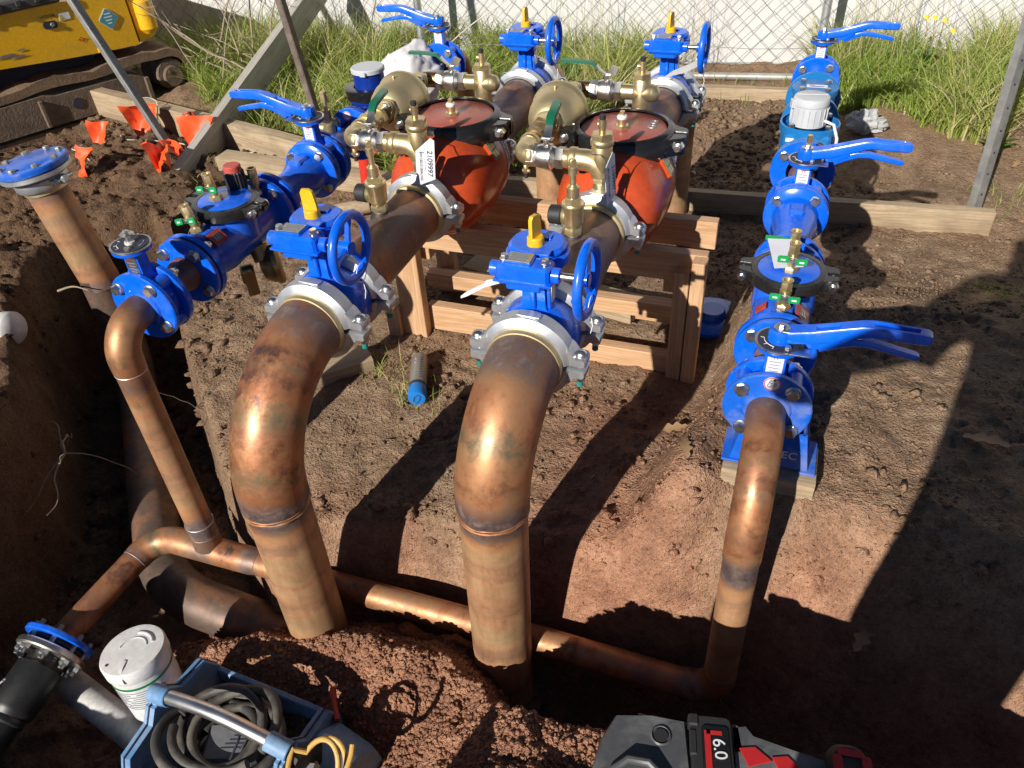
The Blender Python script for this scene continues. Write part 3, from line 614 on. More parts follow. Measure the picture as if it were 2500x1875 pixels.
def pipe_run(name, label, path, r, joints=(), raw=None, sockets=(), n=40, cat='pipe', mat=None, step=.02, parent=None, rings=()):
    """sockets: (s0, s1, extra radius) swelled fittings; joints: (s, width, strength) torch marks; rings: arclengths of solder lines"""
    P = dense(path, step); L = [0.0]
    for a, b in zip(P, P[1:]): L.append(L[-1] + (b - a).length)
    rs = []
    for s in L:
        e = 0.0
        for s0, s1, x in sockets: e = max(e, x * float(sstep(s0 - .006, s0 + .004, s)) * (1 - float(sstep(s1 - .004, s1 + .006, s))))
        rs.append(r + e)
    st_ = []; mb = MB(); mb.tube(P, rs, n, True, st_)
    me = mb.mesh(name, 50); o = obj(name, me, mat or M['copper'], parent)
    if label: tag(o, label, cat)
    burn_attr(o, st_, joints, raw)
    for s in rings:
        i = max(1, min(len(P) - 2, next((k for k, q in enumerate(L) if q >= s), len(P) - 2))); d = (P[i + 1] - P[i - 1]).normalized()
        m2 = MB(); t = []; a, u, w = frame_of(d); R = rs[i] + .0005
        m2.tube([P[i] + (u * math.cos(q) + w * math.sin(q)) * R for q in [2 * PI * k / 36 for k in range(37)]], .0013, 6, False); part('solder_ring', m2, M['zinc'], o)
    return o

L1X, L2X, L3X, L4X = -1.452, -.996, -.467, .041
LZ, L4Z = .600, .500

# ---------------- the two big bends at the front
def big_bend(label, x, y0, yv, xb, zb, seed):
    R = y0 - yv - .015; zc = LZ - R
    top = [(x, y0, LZ), (x, y0 - .012, LZ)]
    pts = [(x, y0, LZ)] + [Vector((lerp(x, xb, .35 * (k / 18) ** 2), y0 - .015 - R * math.sin(PI / 2 * k / 18), zc + R * math.cos(PI / 2 * k / 18))) for k in range(19)]
    pts += [Vector((lerp(x, xb, .35 + .65 * k / 10), yv, lerp(zc, zb, k / 10))) for k in range(1, 11)]
    E_ = R * PI / 2 + .015; o = pipe_run('copper_bend', label, pts, .0762, [(.05, .085, .66), (E_ * .46, .03, .40), (E_ * .74, .035, .36), (E_ + .03, .065, .92)], lambda s: float(sstep(E_ + .06, E_ + .11, s)), [(-.01, E_ + .035, .0048)], 56, 'pipe', step=.012)
    for kk, (dz, rr) in enumerate(((.036, .0022), (.044, .0030))):
        zz = zc - dz; xx = lerp(x, xb, .35 + .65 * dz / (zc - zb)); mb = MB(); q_ = [2 * PI * k / 60 for k in range(61)]
        mb.tube([(xx + .0785 * math.cos(q), yv + .0785 * math.sin(q), zz + .004 * mnoise.noise(Vector((2 * math.cos(q), 2 * math.sin(q), seed + kk)))) for q in q_], [rr * (1 + .7 * mnoise.noise(Vector((5 * math.cos(q), 5 * math.sin(q), seed * 3 + kk)))) for q in q_], 7, False); b_ = part('braze_bead', mb, M['copper'], o); burn_attr(b_, [0.0] * len(b_.data.vertices), [(0, 1, .45)])
    return o
big_bend('large copper bend with coloured heat marks rising to the left handwheel valve', L2X, 1.262, .975, -1.020, -.62, 1)
big_bend('large copper bend rising to the middle handwheel valve beside the spray can', L3X, 1.262, 1.045, -.505, -.62, 2)
# far risers of the two big lines
for x, lab in ((L2X, 'copper bend dropping behind the far left handwheel valve'), (L3X, 'copper bend dropping behind the far right handwheel valve')):
    pts = [(x, 2.97, LZ)] + [(x, 2.98 + .19 * math.sin(PI / 2 * k / 12), LZ - .19 + .19 * math.cos(PI / 2 * k / 12)) for k in range(13)] + [(x, 3.17, .1), (x, 3.17, -.15)]
    pipe_run('copper_bend', lab, pts, .0762, [(.33, .05, .8), (.02, .04, .6)], lambda s: float(sstep(.36, .42, s)), [(0, .33, .003)], 40)
# straight spools
for x, lab in ((L2X, 'dark tarnished copper spool between left handwheel valve and red body'), (L3X, 'shiny dark copper spool between middle handwheel valve and red body')):
    pipe_run('copper_spool', lab, [(x, 1.435, LZ), (x, 1.86, LZ)], .0762, [(0.02, .10, .72), (.22, .22, .78), (.41, .08, .72)], lambda s: .0, [], 48)
for x, lab in ((L2X, 'copper spool behind the left red body'), (L3X, 'copper spool behind the right red body')):
    pipe_run('copper_spool', lab, [(x, 2.33, LZ), (x, 2.79, LZ)], .0762, [(0.02, .1, .7), (.46, .14, .8), (.22, .2, .74)], lambda s: .0, [], 40)

# ---------------- small riser of the left line, cross pipe, right riser
ZC = -.178
Rr = .085
pts = [(L1X, 1.215, LZ), (L1X, 1.19, LZ)] + [(L1X, 1.19 - Rr * math.sin(PI / 2 * k / 12), LZ - Rr + Rr * math.cos(PI / 2 * k / 12)) for k in range(1, 13)] + [(L1X - .002, 1.105, .3), (L1X + .002, 1.098, ZC + .012)]
pipe_run('copper_riser', 'slender copper riser with elbow under the front left blue valve', pts, .0381, [(.02, .06, .78), (.12, .03, .38), (.22, .05, .66), (.31, .02, .4), (.76, .08, .9)], lambda s: float(sstep(.24, .31, s)) * .9, [(.0, .06, .002), (.055, .18, .0028), (.74, .9, .0018)], 36, step=.01, rings=(.185, .74))
pts = [(L4X, 1.352, L4Z), (L4X, 1.315, L4Z)] + [(L4X + .003, 1.315 - .19 * math.sin(PI / 2 * k / 14), L4Z - .19 + .19 * math.cos(PI / 2 * k / 14)) for k in range(1, 15)] + [(L4X + .006, 1.120, .1), (L4X + .008, 1.112, ZC + .02)]
pipe_run('copper_riser', 'slender copper riser dropping from the front right flanged valve', pts, .0381, [(.03, .10, .66), (.24, .04, .38), (.39, .06, .85), (.82, .05, .9)], lambda s: float(sstep(.40, .46, s)), [(.0, .05, .003), (.04, .37, .0022)], 36, step=.01, rings=(.80,))
cross = thing('copper_cross_pipe', 'thin copper cross pipe low in the trench joining the two slender risers', 'pipe', (0, 0, 0))
RE = .078
a = (L4X + .008, 1.112, ZC + .02); pts = [(L4X + .008, 1.112, ZC + .045), (L4X + .008, 1.112, ZC + .02)] + [(L4X + .008 - RE * (1 - math.cos(PI / 2 * k / 10)), 1.112, ZC + .02 - RE * math.sin(PI / 2 * k / 10)) for k in range(1, 11)]
pts += [(-.4, 1.105, ZC - .035), (-1.0, 1.10, ZC - .03), (-1.30, 1.10, ZC - .026)]
pipe_run('elbow_and_tube', None, pts, .0375, [(.12, .08, .85), (.25, .06, .6), (.8, .5, .38), (1.43, .08, .7)], lambda s: .35, [(0, .15, .003)], 32, parent=cross, step=.012)
pts = [(-1.28, 1.10, ZC - .026), (-1.58, 1.092, ZC - .016)] + [(-1.58 - .085 * math.sin(1.32 * k / 10), 1.092 - .085 * (1 - math.cos(1.32 * k / 10)), ZC - .016 - .002 * k) for k in range(1, 11)]
pts += [(-1.712, .72, ZC - .075)]
pipe_run('tee_and_elbow', None, pts, .0385, [(.02, .06, .7), (.18, .08, .62), (.30, .04, .5), (.43, .04, .65), (.6, .10, .55)], lambda s: .15, [(.02, .29, .003), (.30, .43, .003)], 32, parent=cross, step=.012, rings=(.435,))
mb = MB(); mb.cyl((L1X + .002, 1.0955, ZC + .002), (L1X + .002, 1.0985, ZC + .058), .0408, n=32); o = part('tee_branch', mb, M['copper'], cross); burn_attr(o, [0] * len(o.data.vertices), [(0, 1, .55)])
# old soil-stained manifold
pts = [(-2.645, 2.06, .02), (-2.645, 2.06, -.25)] + [(-2.645 + .16 * (1 - math.cos(PI / 2 * k / 8)) * .69, 2.06 - .16 * (1 - math.cos(PI / 2 * k / 8)) * .72, -.25 - .16 * math.sin(PI / 2 * k / 8)) for k in range(1, 9)]
pts += [(-1.83, 1.20, -.43)] + [Vector((-1.83, 1.20, -.43)).lerp(Vector((-1.70, 1.055, -.43)), t) .lerp(Vector((-1.70, 1.055, -.43)).lerp(Vector((-1.52, 1.045, -.44)), t), t) for t in (.2, .4, .6, .8, 1)]
pts += [(-1.2, 1.035, -.455), (-.4, 1.04, -.50)]
pipe_run('copper_manifold', 'thick soil-stained copper manifold pipe lying in the left trench', pts, .0762, [], lambda s: 0, [(1.12, 1.48, .004)], 40, mat=M['copper_dirty'])

# capped riser on the left
cr = thing('capped_riser', 'golden copper riser capped with a dusty round blue blind flange', 'pipe', (-2.645, 2.06, .02))
st_ = []; mb = MB(); mb.tube(dense([(0, 0, -.05), (0, 0, .40)], .02), .0762, 40, True, st_); o = part('riser_tube', mb, M['copper'], cr); burn_attr(o, st_, [(.43, .06, .7), (.0, .08, .8)], lambda s: 1.0)
mb = MB(); mb.lathe([(.385, .077), (.385, .0825), (.40, .0825), (.402, .077)], axis=(0, 0, 1), n=40); part('brass_collar', mb, M['brass_satin'], cr)
mb = MB(); mb.lathe([(.40, .078), (.402, .094), (.412, .100), (.438, .100), (.446, .092), (.448, .078)], axis=(0, 0, 1), n=40)
for sx in (-1, 1): mb.box((sx * .112, 0, .424), (.05, .035, .030), ch=.008)
part('coupling', mb, M['zinc'], cr)
mb = MB(); mb.cyl((.115, -.045, .424), (.115, .045, .424), .009); mb.hexa((.115, -.03, .424), (.115, -.048, .424), .015); part('coupling_bolt', mb, M['steel'], cr)
mb = MB(); mb.lathe([(.452, 0), (.452, .128), (.456, .132), (.470, .132), (.472, .128), (.472, 0)], axis=(0, 0, 1), n=48); part('grey_flange', mb, M['zinc'], cr)
mb = MB(); mb.lathe([(.474, 0), (.474, .130), (.478, .134), (.494, .134), (.499, .129), (.499, .09), (.502, .085), (.502, 0)], axis=(0, 0, 1), n=48); part('blind_flange', mb, M['blue_dusty'], cr)
for k in range(8):
    q = 2 * PI * k / 8 + .2; mb = MB(); mb.hexa((.108 * math.cos(q), .108 * math.sin(q), .499), (.108 * math.cos(q), .108 * math.sin(q), .511), .0125, q); part('bolt', mb, M['steel_dull'], cr)
cr.rotation_euler = (math.radians(2), math.radians(-7), 0)

# ---------------- grooved couplings
def coupling(label, x, y, tilt=0.0, group=None):
    t = thing('grooved_coupling', label, 'coupling', (x, y, LZ), (0, tilt, 0))
    for s in (1, -1):
        mb = MB(); secs = []
        for k in range(25):
            q = PI * (k / 24) ; q = lerp(.07, PI - .07, k / 24) if s > 0 else lerp(PI + .07, 2 * PI - .07, k / 24)
            c, d = math.cos(q), math.sin(q)
            secs.append([(c * r, yy, d * r) for yy, r in ((-.027, .0790), (-.028, .088), (-.022, .0955), (-.017, .1035), (.017, .1035), (.022, .0955), (.028, .088), (.027, .0790))])
        mb.sweep(secs)
        for sx in (-1, 1):
            z = .017 * s
            out = [(.082, .004 * s), (.088, .050 * s), (.096, .044 * s), (.108, .026 * s), (.128, .025 * s), (.132, .020 * s), (.132, .007 * s), (.128, .004 * s)]
            mb.prism([(sx * a, b) for a, b in out], (0, -.021, 0), (1, 0, 0), (0, 0, 1), (0, 1, 0), .042, ch=.005)
        part('housing_half', mb, M['zinc'], t, 40)
    for sx in (-1, 1):
        mb = MB(); mb.lathe([(.025, 0), (.025, .0135), (.029, .0135), (.034, .010), (.0365, .004), (.037, 0)], (sx * .117, 0, 0), (0, 0, 1), 18); mb.cyl((sx * .117, 0, -.045), (sx * .117, 0, .026), .0075, n=14); mb.hexa((sx * .117, 0, -.026), (sx * .117, 0, -.038), .0135)
        b = part('bolt', mb, M['steel'], t); mb = MB(); mb.cyl((sx * .117, 0, -.058), (sx * .117, 0, -.042), .0074, n=12); part('thread_end', mb, M['teal'], b)
    mb = MB(); mb.box((0, 0, .104), (.05, .018, .003), ch=.001); part('raised_pad', mb, M['zinc'], t)
    return t
def brass_shoulder(x, y, lab):
    mb = MB(); mb.lathe([(-.014, .0768), (-.012, .0835), (.004, .0845), (.006, .0768)], (0, 0, 0), (0, 1, 0), 48); solo('brass_shoulder_ring', mb, M['brass_satin'], lab, 'ring', (x, y, LZ))
for x, who in ((L2X, 'left'), (L3X, 'middle')):
    coupling('grey galvanised coupling on the near side of the %s front handwheel valve' % who, x, 1.283, .04)
    coupling('grey galvanised coupling on the far side of the %s front handwheel valve' % who, x, 1.420, .06)
    coupling('grey galvanised coupling on the near side of the %s red body' % ('left' if x == L2X else 'right'), x, 1.872, .05)
    coupling('grey galvanised coupling on the far side of the %s red body' % ('left' if x == L2X else 'right'), x, 2.335, .05)
    coupling('near coupling of the far handwheel valve behind the %s red body' % ('left' if x == L2X else 'right'), x, 2.800, .03)
    coupling('far coupling of the far handwheel valve behind the %s red body' % ('left' if x == L2X else 'right'), x, 2.945, .03)
    brass_shoulder(x, 1.252, 'brass shoulder ring at the end of the %s large copper bend' % who)
    brass_shoulder(x, 1.842, 'brass shoulder ring just before the %s red body' % ('left' if x == L2X else 'right'))

# ---------------- gear-operated butterfly valves
def gear_valve(label, x, y, pointer, detail=True):
    t = thing('handwheel_valve', label, 'valve', (x, y, LZ))
    mb = MB(); mb.lathe([(-.060, .060), (-.060, .0775), (-.045, .078), (-.040, .086), (-.030, .0925), (.030, .0925), (.040, .086), (.045, .078), (.060, .0775), (.060, .060)], n=44); part('valve_body', mb, M['blue'], t)
    mb = MB(); mb.sweep([[(sx * w, sy * d, z) for sx, sy in ((-1, -1), (1, -1), (1, 1), (-1, 1))] for z, w, d in ((.075, .036, .030), (.098, .026, .024), (.175, .024, .022), (.186, .034, .034), (.196, .034, .034))])
    mb.box((0, -.020, .135), (.012, .024, .09), ch=.003); mb.box((.030, 0, .125), (.010, .030, .085), ch=.002); part('neck', mb, M['blue'], t)
    mb = MB(); mb.box((.0365, 0, .125), (.003, .024, .045), ch=.0008); part('rating_plate', mb, M['plate'], t)
    # gearbox: quadrant housing and worm housing
    mb = MB(); o2 = rrect(.134, .118, .054, 7)
    mb.prism(o2, (0, .018, .188), (1, 0, 0), (0, 1, 0), (0, 0, 1), .026, ch=.004); mb.prism(rrect(.122, .106, .048, 7), (0, .018, .2135), (1, 0, 0), (0, 1, 0), (0, 0, 1), .018, ch=.007)
    mb.box((.02, -.03, .2335), (.045, .022, .004), ch=.0015); mb.box((0, .035, .2335), (.052, .020, .004), ch=.0015); part('gear_housing', mb, M['blue'], t)
    mb = MB(); mb.box((0, -.066, .206), (.112, .052, .046), ch=.006); mb.box((-.012, -.062, .228), (.058, .044, .012), ch=.004); mb.box((.0, -.064, .179), (.074, .046, .016), ch=.006)
    for sx in (-1, 1): mb.cyl((sx * .055, -.066, .206), (sx * .074, -.066, .206), .0165, n=20)
    mb.box((0, -.066, .194), (.122, .060, .005), ch=.002); part('worm_housing', mb, M['blue'], t)
    for sx in (-1, 1):
        mb = MB(); mb.cyl((sx * .043, -.066, .228), (sx * .043, -.066, .232), .0105); mb.hexa((sx * .043, -.066, .231), (sx * .043, -.066, .241), .0088, .4); part('bolt', mb, M['steel'], t)
    mb = MB(); mb.box((-.012, -.062, .2352), (.052, .036, .0018), ch=.0005); pl_ = part('name_plate', mb, M['plate'], t)
    for k in range(4):
        mb = MB(); mb.box((-.012, -.050 - k * .008, .2366), (.040 - .006 * (k % 2), .0022, .0006), ch=.0001); part('printed_line', mb, M['ink_grey'], pl_)
    ca, sa = math.cos(pointer), math.sin(pointer); R_ = Matrix.Rotation(pointer, 3, 'Z')
    mb = MB(); mb.lathe([(.230, 0), (.230, .0185), (.247, .0175), (.250, .015), (.250, 0)], (0, .004, 0), (0, 0, 1), 24)
    fin = [(-.0165, .246), (.0165, .246), (.0165, .262), (.0125, .293), (.004, .298), (-.012, .298), (-.0165, .290)]
    mb.prism(fin, Vector((0, .004, 0)) + R_ @ Vector((0, -.0045, 0)), R_ @ Vector((1, 0, 0)), (0, 0, 1), R_ @ Vector((0, 1, 0)), .009, ch=.0012); part('yellow_pointer', mb, M['yellow'], t)
    mb = MB(); mb.cyl((.070, -.066, .206), (.108, -.066, .206), .0078, n=16); part('shaft', mb, M['steel'], t)
    mb = MB(); wx, wy, wz, wr = .128, -.066, .206, .0725
    mb.tube([(wx, wy + wr * math.cos(q), wz + wr * math.sin(q)) for q in [2 * PI * k / 40 for k in range(41)]], .0105, 12, False)
    mb.cyl((.103, wy, wz), (.134, wy, wz), .0145, n=20)
    for k in range(3):
        q = 2 * PI * k / 3 + 1.2; c, s = math.cos(q), math.sin(q)
        mb.tube([(wx - .006, wy + r * c, wz + r * s) for r in (.008, .045, .069)], [.0078, .0066, .0082], 8)
    part('handwheel', mb, M['blue'], t)
    mb = MB(); mb.tube([(wx + .004, wy + .018 + .022 * math.cos(q), wz - .072 + .022 * math.sin(q)) for q in [2 * PI * k / 16 for k in range(17)]], .0011, 5, False); mb.tube([(wx + .004, wy + .018, wz - .094), (wx + .010, wy + .012, wz - .115), (wx + .006, wy + .010, wz - .135)], .0012, 5); part('cable_tie', mb, M['white'], t)
    return t
gear_valve('blue handwheel valve with broad yellow pointer on the left large copper line', L2X, 1.352, .15)
gear_valve('blue handwheel valve with edge-on yellow pointer, front of the middle copper line', L3X, 1.352, 1.25)
gear_valve('far blue handwheel valve behind the left red body', L2X, 2.873, 1.45)
gear_valve('far blue handwheel valve against the fence, behind the right red body', L3X, 2.873, 1.30)
mb = MB(); mb.sweep([[(x, yy, z - w), (x, yy, z + w), (x + .001, yy + .001, z + w), (x + .001, yy + .001, z - w)] for x, yy, z, w in ((.03, .0, .005, .003), (.0, -.002, -.002, .006), (-.03, -.004, -.012, .008), (-.036, -.004, -.018, .005), (-.075, -.008, -.042, .006), (-.09, -.01, -.052, .003))]); solo('paper_tag', mb, M['card'], 'folded pale paper strip tied under the middle front handwheel gearbox', 'tag', (L3X - .055, 1.285, LZ + .180))
mb = MB(); mb.sweep([[(x, -.004, z - w), (x, -.004, z + w), (x, -.0025, z + w), (x, -.0025, z - w)] for x, z, w in ((0, 0, .004), (.03, .02, .008), (.07, .035, .012), (.11, .055, .011), (.13, .07, .006))]); solo('strip_tag', mb, plain('silver_tag', (.45, .45, .44), .35), 'curled grey strip tag hanging from the far right handwheel', 'tag', (L3X + .0, 2.80, LZ + .10))

# ---------------- lever butterfly valves
def channel(path, w, h, groove):
    """path of (x, z); returns swept sections across y with a groove on top"""
    secs = []
    for i, (x, z, ww, hh, g) in enumerate(path):
        a = path[max(0, i - 1)]; b = path[min(len(path) - 1, i + 1)]; tx, tz = b[0] - a[0], b[1] - a[1]; l = math.hypot(tx, tz); nx, nz = -tz / l, tx / l
        loop = [(-ww, -hh * .7), (-ww * .75, -hh), (ww * .75, -hh), (ww, -hh * .7), (ww, hh * .6), (ww * .8, hh), (ww * .45, hh), (ww * .38, hh - g), (-ww * .38, hh - g), (-ww * .45, hh), (-ww * .8, hh), (-ww, hh * .6)]
        secs.append([(x + nx * q, p, z + nz * q) for p, q in loop])
    return secs
def lever_valve(label, x, y, z, lever, blue='blue', sticker=False, front_neck=True):
    t = thing('lever_valve', label, 'valve', (x, y + .036, z)); B = M[blue]
    mb = MB(); mb.lathe([(-.036, .043), (-.036, .0895), (-.033, .0925), (-.023, .0925), (-.020, .0895), (-.020, .05)], n=48)
    if front_neck: mb.lathe([(-.036, .052), (-.041, .048), (-.043, .0395)], n=36)
    part('front_flange', mb, B, t)
    mb = MB(); mb.lathe([(.018, .05), (.018, .0895), (.021, .0925), (.033, .0925), (.036, .0895), (.036, .043)], n=48); part('rear_flange', mb, M['blue'], t)
    mb = MB(); mb.lathe([(-.0205, .055), (-.0205, .066), (-.016, .069), (.016, .069), (.019, .066), (.019, .055)], n=36)
    for k in range(4):
        q = math.radians(51 + 90 * k); mb.cyl((.072 * math.cos(q), -.0195, .072 * math.sin(q)), (.072 * math.cos(q), .0175, .072 * math.sin(q)), .0185, n=16)
    part('valve_body', mb, M['blue'], t)
    mb = MB(); mb.sweep([[(sx * w, sy * d, zz) for sx, sy in ((-1, -1), (1, -1), (1, 1), (-1, 1))] for zz, w, d in ((.060, .030, .017), (.085, .0215, .0165), (.135, .0205, .0165), (.143, .030, .024))]); part('neck', mb, M['blue'], t)
    mb = MB(); mb.box((0, -.0178, .105), (.033, .002, .062), ch=.0006); pp = part('rating_plate', mb, M['card'] if lever else M['plate'], t)
    text('W', .013, pp, (0, -.0191, .127), (1, 0, 0), (0, 0, 1), M['ink_red'])
    for k in range(5):
        mb = MB(); mb.box((0, -.0190, .116 - k * .008), (.024 - .005 * (k % 2), .0006, .0018), ch=.0001); part('printed_line', mb, M['ink_grey'], pp)
    mb = MB(); mb.lathe([(.141, 0), (.141, .040), (.146, .047), (.153, .0475), (.155, .046), (.155, 0)], axis=(0, 0, 1), n=36); part('top_flange', mb, M['blue'], t)
    mb = MB(); mb.lathe([(.1555, 0), (.1555, .0485), (.1575, .049), (.159, .0485), (.159, 0)], axis=(0, 0, 1), n=40)
    if lever is None:
        for k in range(11):
            q = PI * .62 + k * .155; mb.box((.0495 * math.cos(q), .0495 * math.sin(q), .1573), (.008, .0042, .0028), Matrix.Rotation(q, 3, 'Z'), ch=.0004)
    else: mb.box((lever * .035, -.030, .1573), (.055, .028, .0028), ch=.0008)
    part('notch_plate', mb, M['steel'], t)
    mb = MB(); mb.lathe([(.1592, 0), (.1592, .0435), (.1606, .0435), (.1606, 0)], axis=(0, 0, 1), n=36); dl = part('dial_label', mb, M['ink'], t)
    mb = MB(); mb.tube([(.030 * math.cos(q), .030 * math.sin(q), .1608) for q in [PI * 1.0 + .09 * k for k in range(15)]], .0009, 4, False)
    if lever is None: mb.tube([(.031 * math.cos(q), .031 * math.sin(q), .1608) for q in [-.2 + .09 * k for k in range(11)]], .0009, 4, False)
    for q in (PI, 1.22 * PI, 1.4 * PI): mb.box((.034 * math.cos(q), .034 * math.sin(q), .1609), (.007, .0016, .0006), Matrix.Rotation(q, 3, 'Z'), ch=.0001)
    part('dial_marks', mb, M['ink_white'], dl)
    mb = MB(); mb.hexa((.018, -.031, .160), (.018, -.031, .168), .0072, .2); part('dial_bolt', mb, M['steel'], t)
    bolts4(t, -.036, .073, True); bolts4(t, .036, .073, False)
    if lever is None:
        mb = MB(); mb.lathe([(.160, .0), (.160, .012), (.166, .012), (.166, .0)], axis=(0, 0, 1), n=20); part('washer', mb, M['white'], t)
        mb = MB(); mb.cyl((0, 0, .160), (0, 0, .184), .0075, n=16); mb.cyl((0, 0, .183), (0, 0, .1865), .0165, n=24); mb.hexa((0, 0, .186), (0, 0, .194), .008, .5); part('stem_bolt', mb, M['steel'], t)
    else:
        s = lever; mb = MB(); pth = [(-.022, .177, .013, .0105, 0), (-.012, .177, .0185, .013, 0), (.02, .177, .0195, .014, 0), (.060, .184, .0185, .015, 0), (.068, .186, .0182, .015, .0), (.072, .1875, .018, .015, .005), (.108, .199, .017, .014, .005), (.112, .2005, .017, .014, 0), (.150, .2135, .0165, .0125, 0), (.165, .216, .0165, .012, 0), (.170, .2165, .0165, .012, .005), (.245, .2145, .0165, .0115, .005), (.250, .2143, .0165, .0115, 0), (.264, .2138, .0155, .011, 0), (.270, .2136, .012, .008, 0)]
        mb.sweep([[(s * p[0], p[1], p[2]) for p in l] for l in channel(pth, 0, 0, 0)]); mb.lathe([(.161, 0), (.161, .0245), (.182, .0245), (.190, .021), (.190, 0)], axis=(0, 0, 1), n=24)
        mb.prism([(s * a, b) for a, b in ((.045, .172), (.055, .158), (.085, .160), (.115, .182), (.112, .196), (.07, .184))], (0, -.015, 0), (1, 0, 0), (0, 0, 1), (0, 1, 0), .030, ch=.003)
        part('lever', mb, M['blue'], t)
        mb = MB(); tp = [(.075, .158, .010, .010, 0), (.105, .171, .0095, .009, 0), (.135, .182, .009, .008, 0), (.165, .184, .009, .0075, 0), (.20, .178, .0095, .0068, 0), (.252, .168, .0095, .0062, 0), (.258, .167, .006, .004, 0)]
        mb.sweep([[(s * p[0], p[1], p[2]) for p in l] for l in channel(tp, 0, 0, 0)]); part('trigger', mb, M['blue'], t)
        mb = MB(); mb.tube([(s * .145 + .006 * math.cos(k * 1.1), .006 * math.sin(k * 1.1), .188 + k * .0009) for k in range(16)], .0012, 5); part('spring', mb, M['steel'], t)
        mb = MB(); mb.cyl((0, 0, .190), (0, 0, .1925), .016, n=24); mb.hexa((0, 0, .192), (0, 0, .199), .0078, .3); part('hub_bolt', mb, M['steel'], t)
    if sticker:
        mb = MB(); mb.lathe([(-.0366, 0), (-.0366, .0175), (-.036, .0175)], (0.002, 0, .0715), (0, 1, 0), 28); sk = part('sticker', mb, M['ink_white'], t)
        mb = MB(); mb.lathe([(-.0370, .0145), (-.0370, .0172)], (0.002, 0, .0715), (0, 1, 0), 28); part('sticker_rim', mb, plain('pink_print', (.62, .12, .10), .5), sk)
        text('CTS', .0125, sk, (-.001, -.0372, .0725), (.35, 0, 1), (-1, 0, .35), plain('navy_print', (.01, .02, .16), .5))
        mb = MB(); mb.cyl((.006, -.0373, .083), (.006, -.0370, .083), .003, n=14); part('sticker_dot', mb, plain('navy_print_dot', (.01, .02, .16), .5), sk)
        for k in range(4):
            mb = MB(); mb.box((.0085, -.0372, .066 + k * .0032), (.0075, .0004, .001), ch=.0001); part('printed_line', mb, M['ink_grey'], sk)
    return t
lever_valve('dusty front flanged valve with long blue lever and round white sticker, right line', L4X, 1.352, L4Z, 1, 'blue_dusty', True)
lever_valve('flanged valve with long blue lever between the right check valve and the water meter', L4X, 2.275, L4Z, 1, front_neck=False)
lever_valve('farthest lever valve on the right line, against the fence post', L4X, 3.46, L4Z, 1, front_neck=False)
lever_valve('front left flanged valve with bare notched plate and no lever', L1X, 1.213, LZ, None)
lever_valve('flanged valve with blue lever pointing left behind the left check valve', L1X - .005, 2.045, LZ, -1, front_neck=False)
lever_valve('far lever valve beside the white cloth near the fence', L1X - .005, 3.08, LZ, -1, front_neck=False)
# copper stubs between valves and check valves
for x, y0, y1, z, lab in ((L1X, 1.285, 1.392, LZ, 'short dark copper stub between the bare notched valve and the left check valve'), (L4X, 1.424, 1.560, L4Z, 'short copper stub behind the stickered right lever valve')):
    pipe_run('copper_stub', lab, [(x, y0, z), (x, y1, z)], .0395, [(.05, .05, .8)], lambda s: .3, [(y1 - y0 - .025, y1 - y0, .006)], 32)

# ---------------- blue double-check bodies with test cocks
def test_cock(par, x, y, z, wing=True, big=1.0, handle=None):
    g = thing('test_cock', 'x', 'x'); del g['label']; del g['category']; g.parent = par; g.location = (x, y, z); g.scale = (big, big, big)
    return g
def cock(par, x, y, z, ang=0.0, tilt=0.0, bar=False):
    R_ = Matrix.Rotation(tilt, 3, 'Y'); o = Vector((x, y, z)); ax = R_ @ Vector((0, 0, 1)); P = lambda a, b, c: o + R_ @ Vector((a, b, c))
    mb = MB(); mb.hexa(P(0, 0, -.006), P(0, 0, .008), .0185, .3); mb.cyl(P(0, 0, .006), P(0, 0, .024), .0105, n=18); mb.cyl(P(0, 0, .022), P(0, 0, .046), .0135, n=18); mb.cyl(P(0, -.018, .034), P(0, .012, .034), .007, n=12)
    mb.hexa(P(0, 0, .045), P(0, 0, .068), .0135, .1); mb.lathe([(.068, .0135), (.072, .0135), (.072, .0095), (.060, .0090), (.060, 0)], o, ax, 20)
    b = part('test_cock', mb, M['brass'], par)
    mb = MB(); mb.box(P(0, -.0185, .034), (.020, .0022, .014), R_, ch=.0006); mb.cyl(P(0, -.021, .034), P(0, -.0165, .034), .0045, n=10); part('cock_plate', mb, M['nickel'], b)
    if bar:
        mb = MB(); mb.sweep([[P(a, -.012 - .004 * k, .040 + c), P(a, -.008 - .004 * k, .040 + c), P(a, -.008 - .004 * k, .052 + c), P(a, -.012 - .004 * k, .052 + c)] for k, (a, c) in enumerate(((-.004, 0), (-.024, .004), (-.030, .008), (-.072, .010)))]); part('cock_handle', mb, M['green'], b)
    else:
        for s in (-1, 1):
            mb = MB(); mb.prism(rrect(.026, .017, .004, 3), P(s * .0215, -.0235, .034 - s * .0015), R_ @ Vector((1, 0, .06)), R_ @ Vector((0, 0, 1)), (0, 1, 0), .0055, ch=.001); h = part('cock_handle', mb, M['green'], b)
            mb = MB(); mb.box(P(s * .0215, -.0240, .034 - s * .0015), (.011, .0008, .004), R_, ch=.0002); part('handle_print', mb, M['ink_white'], h)
    return b
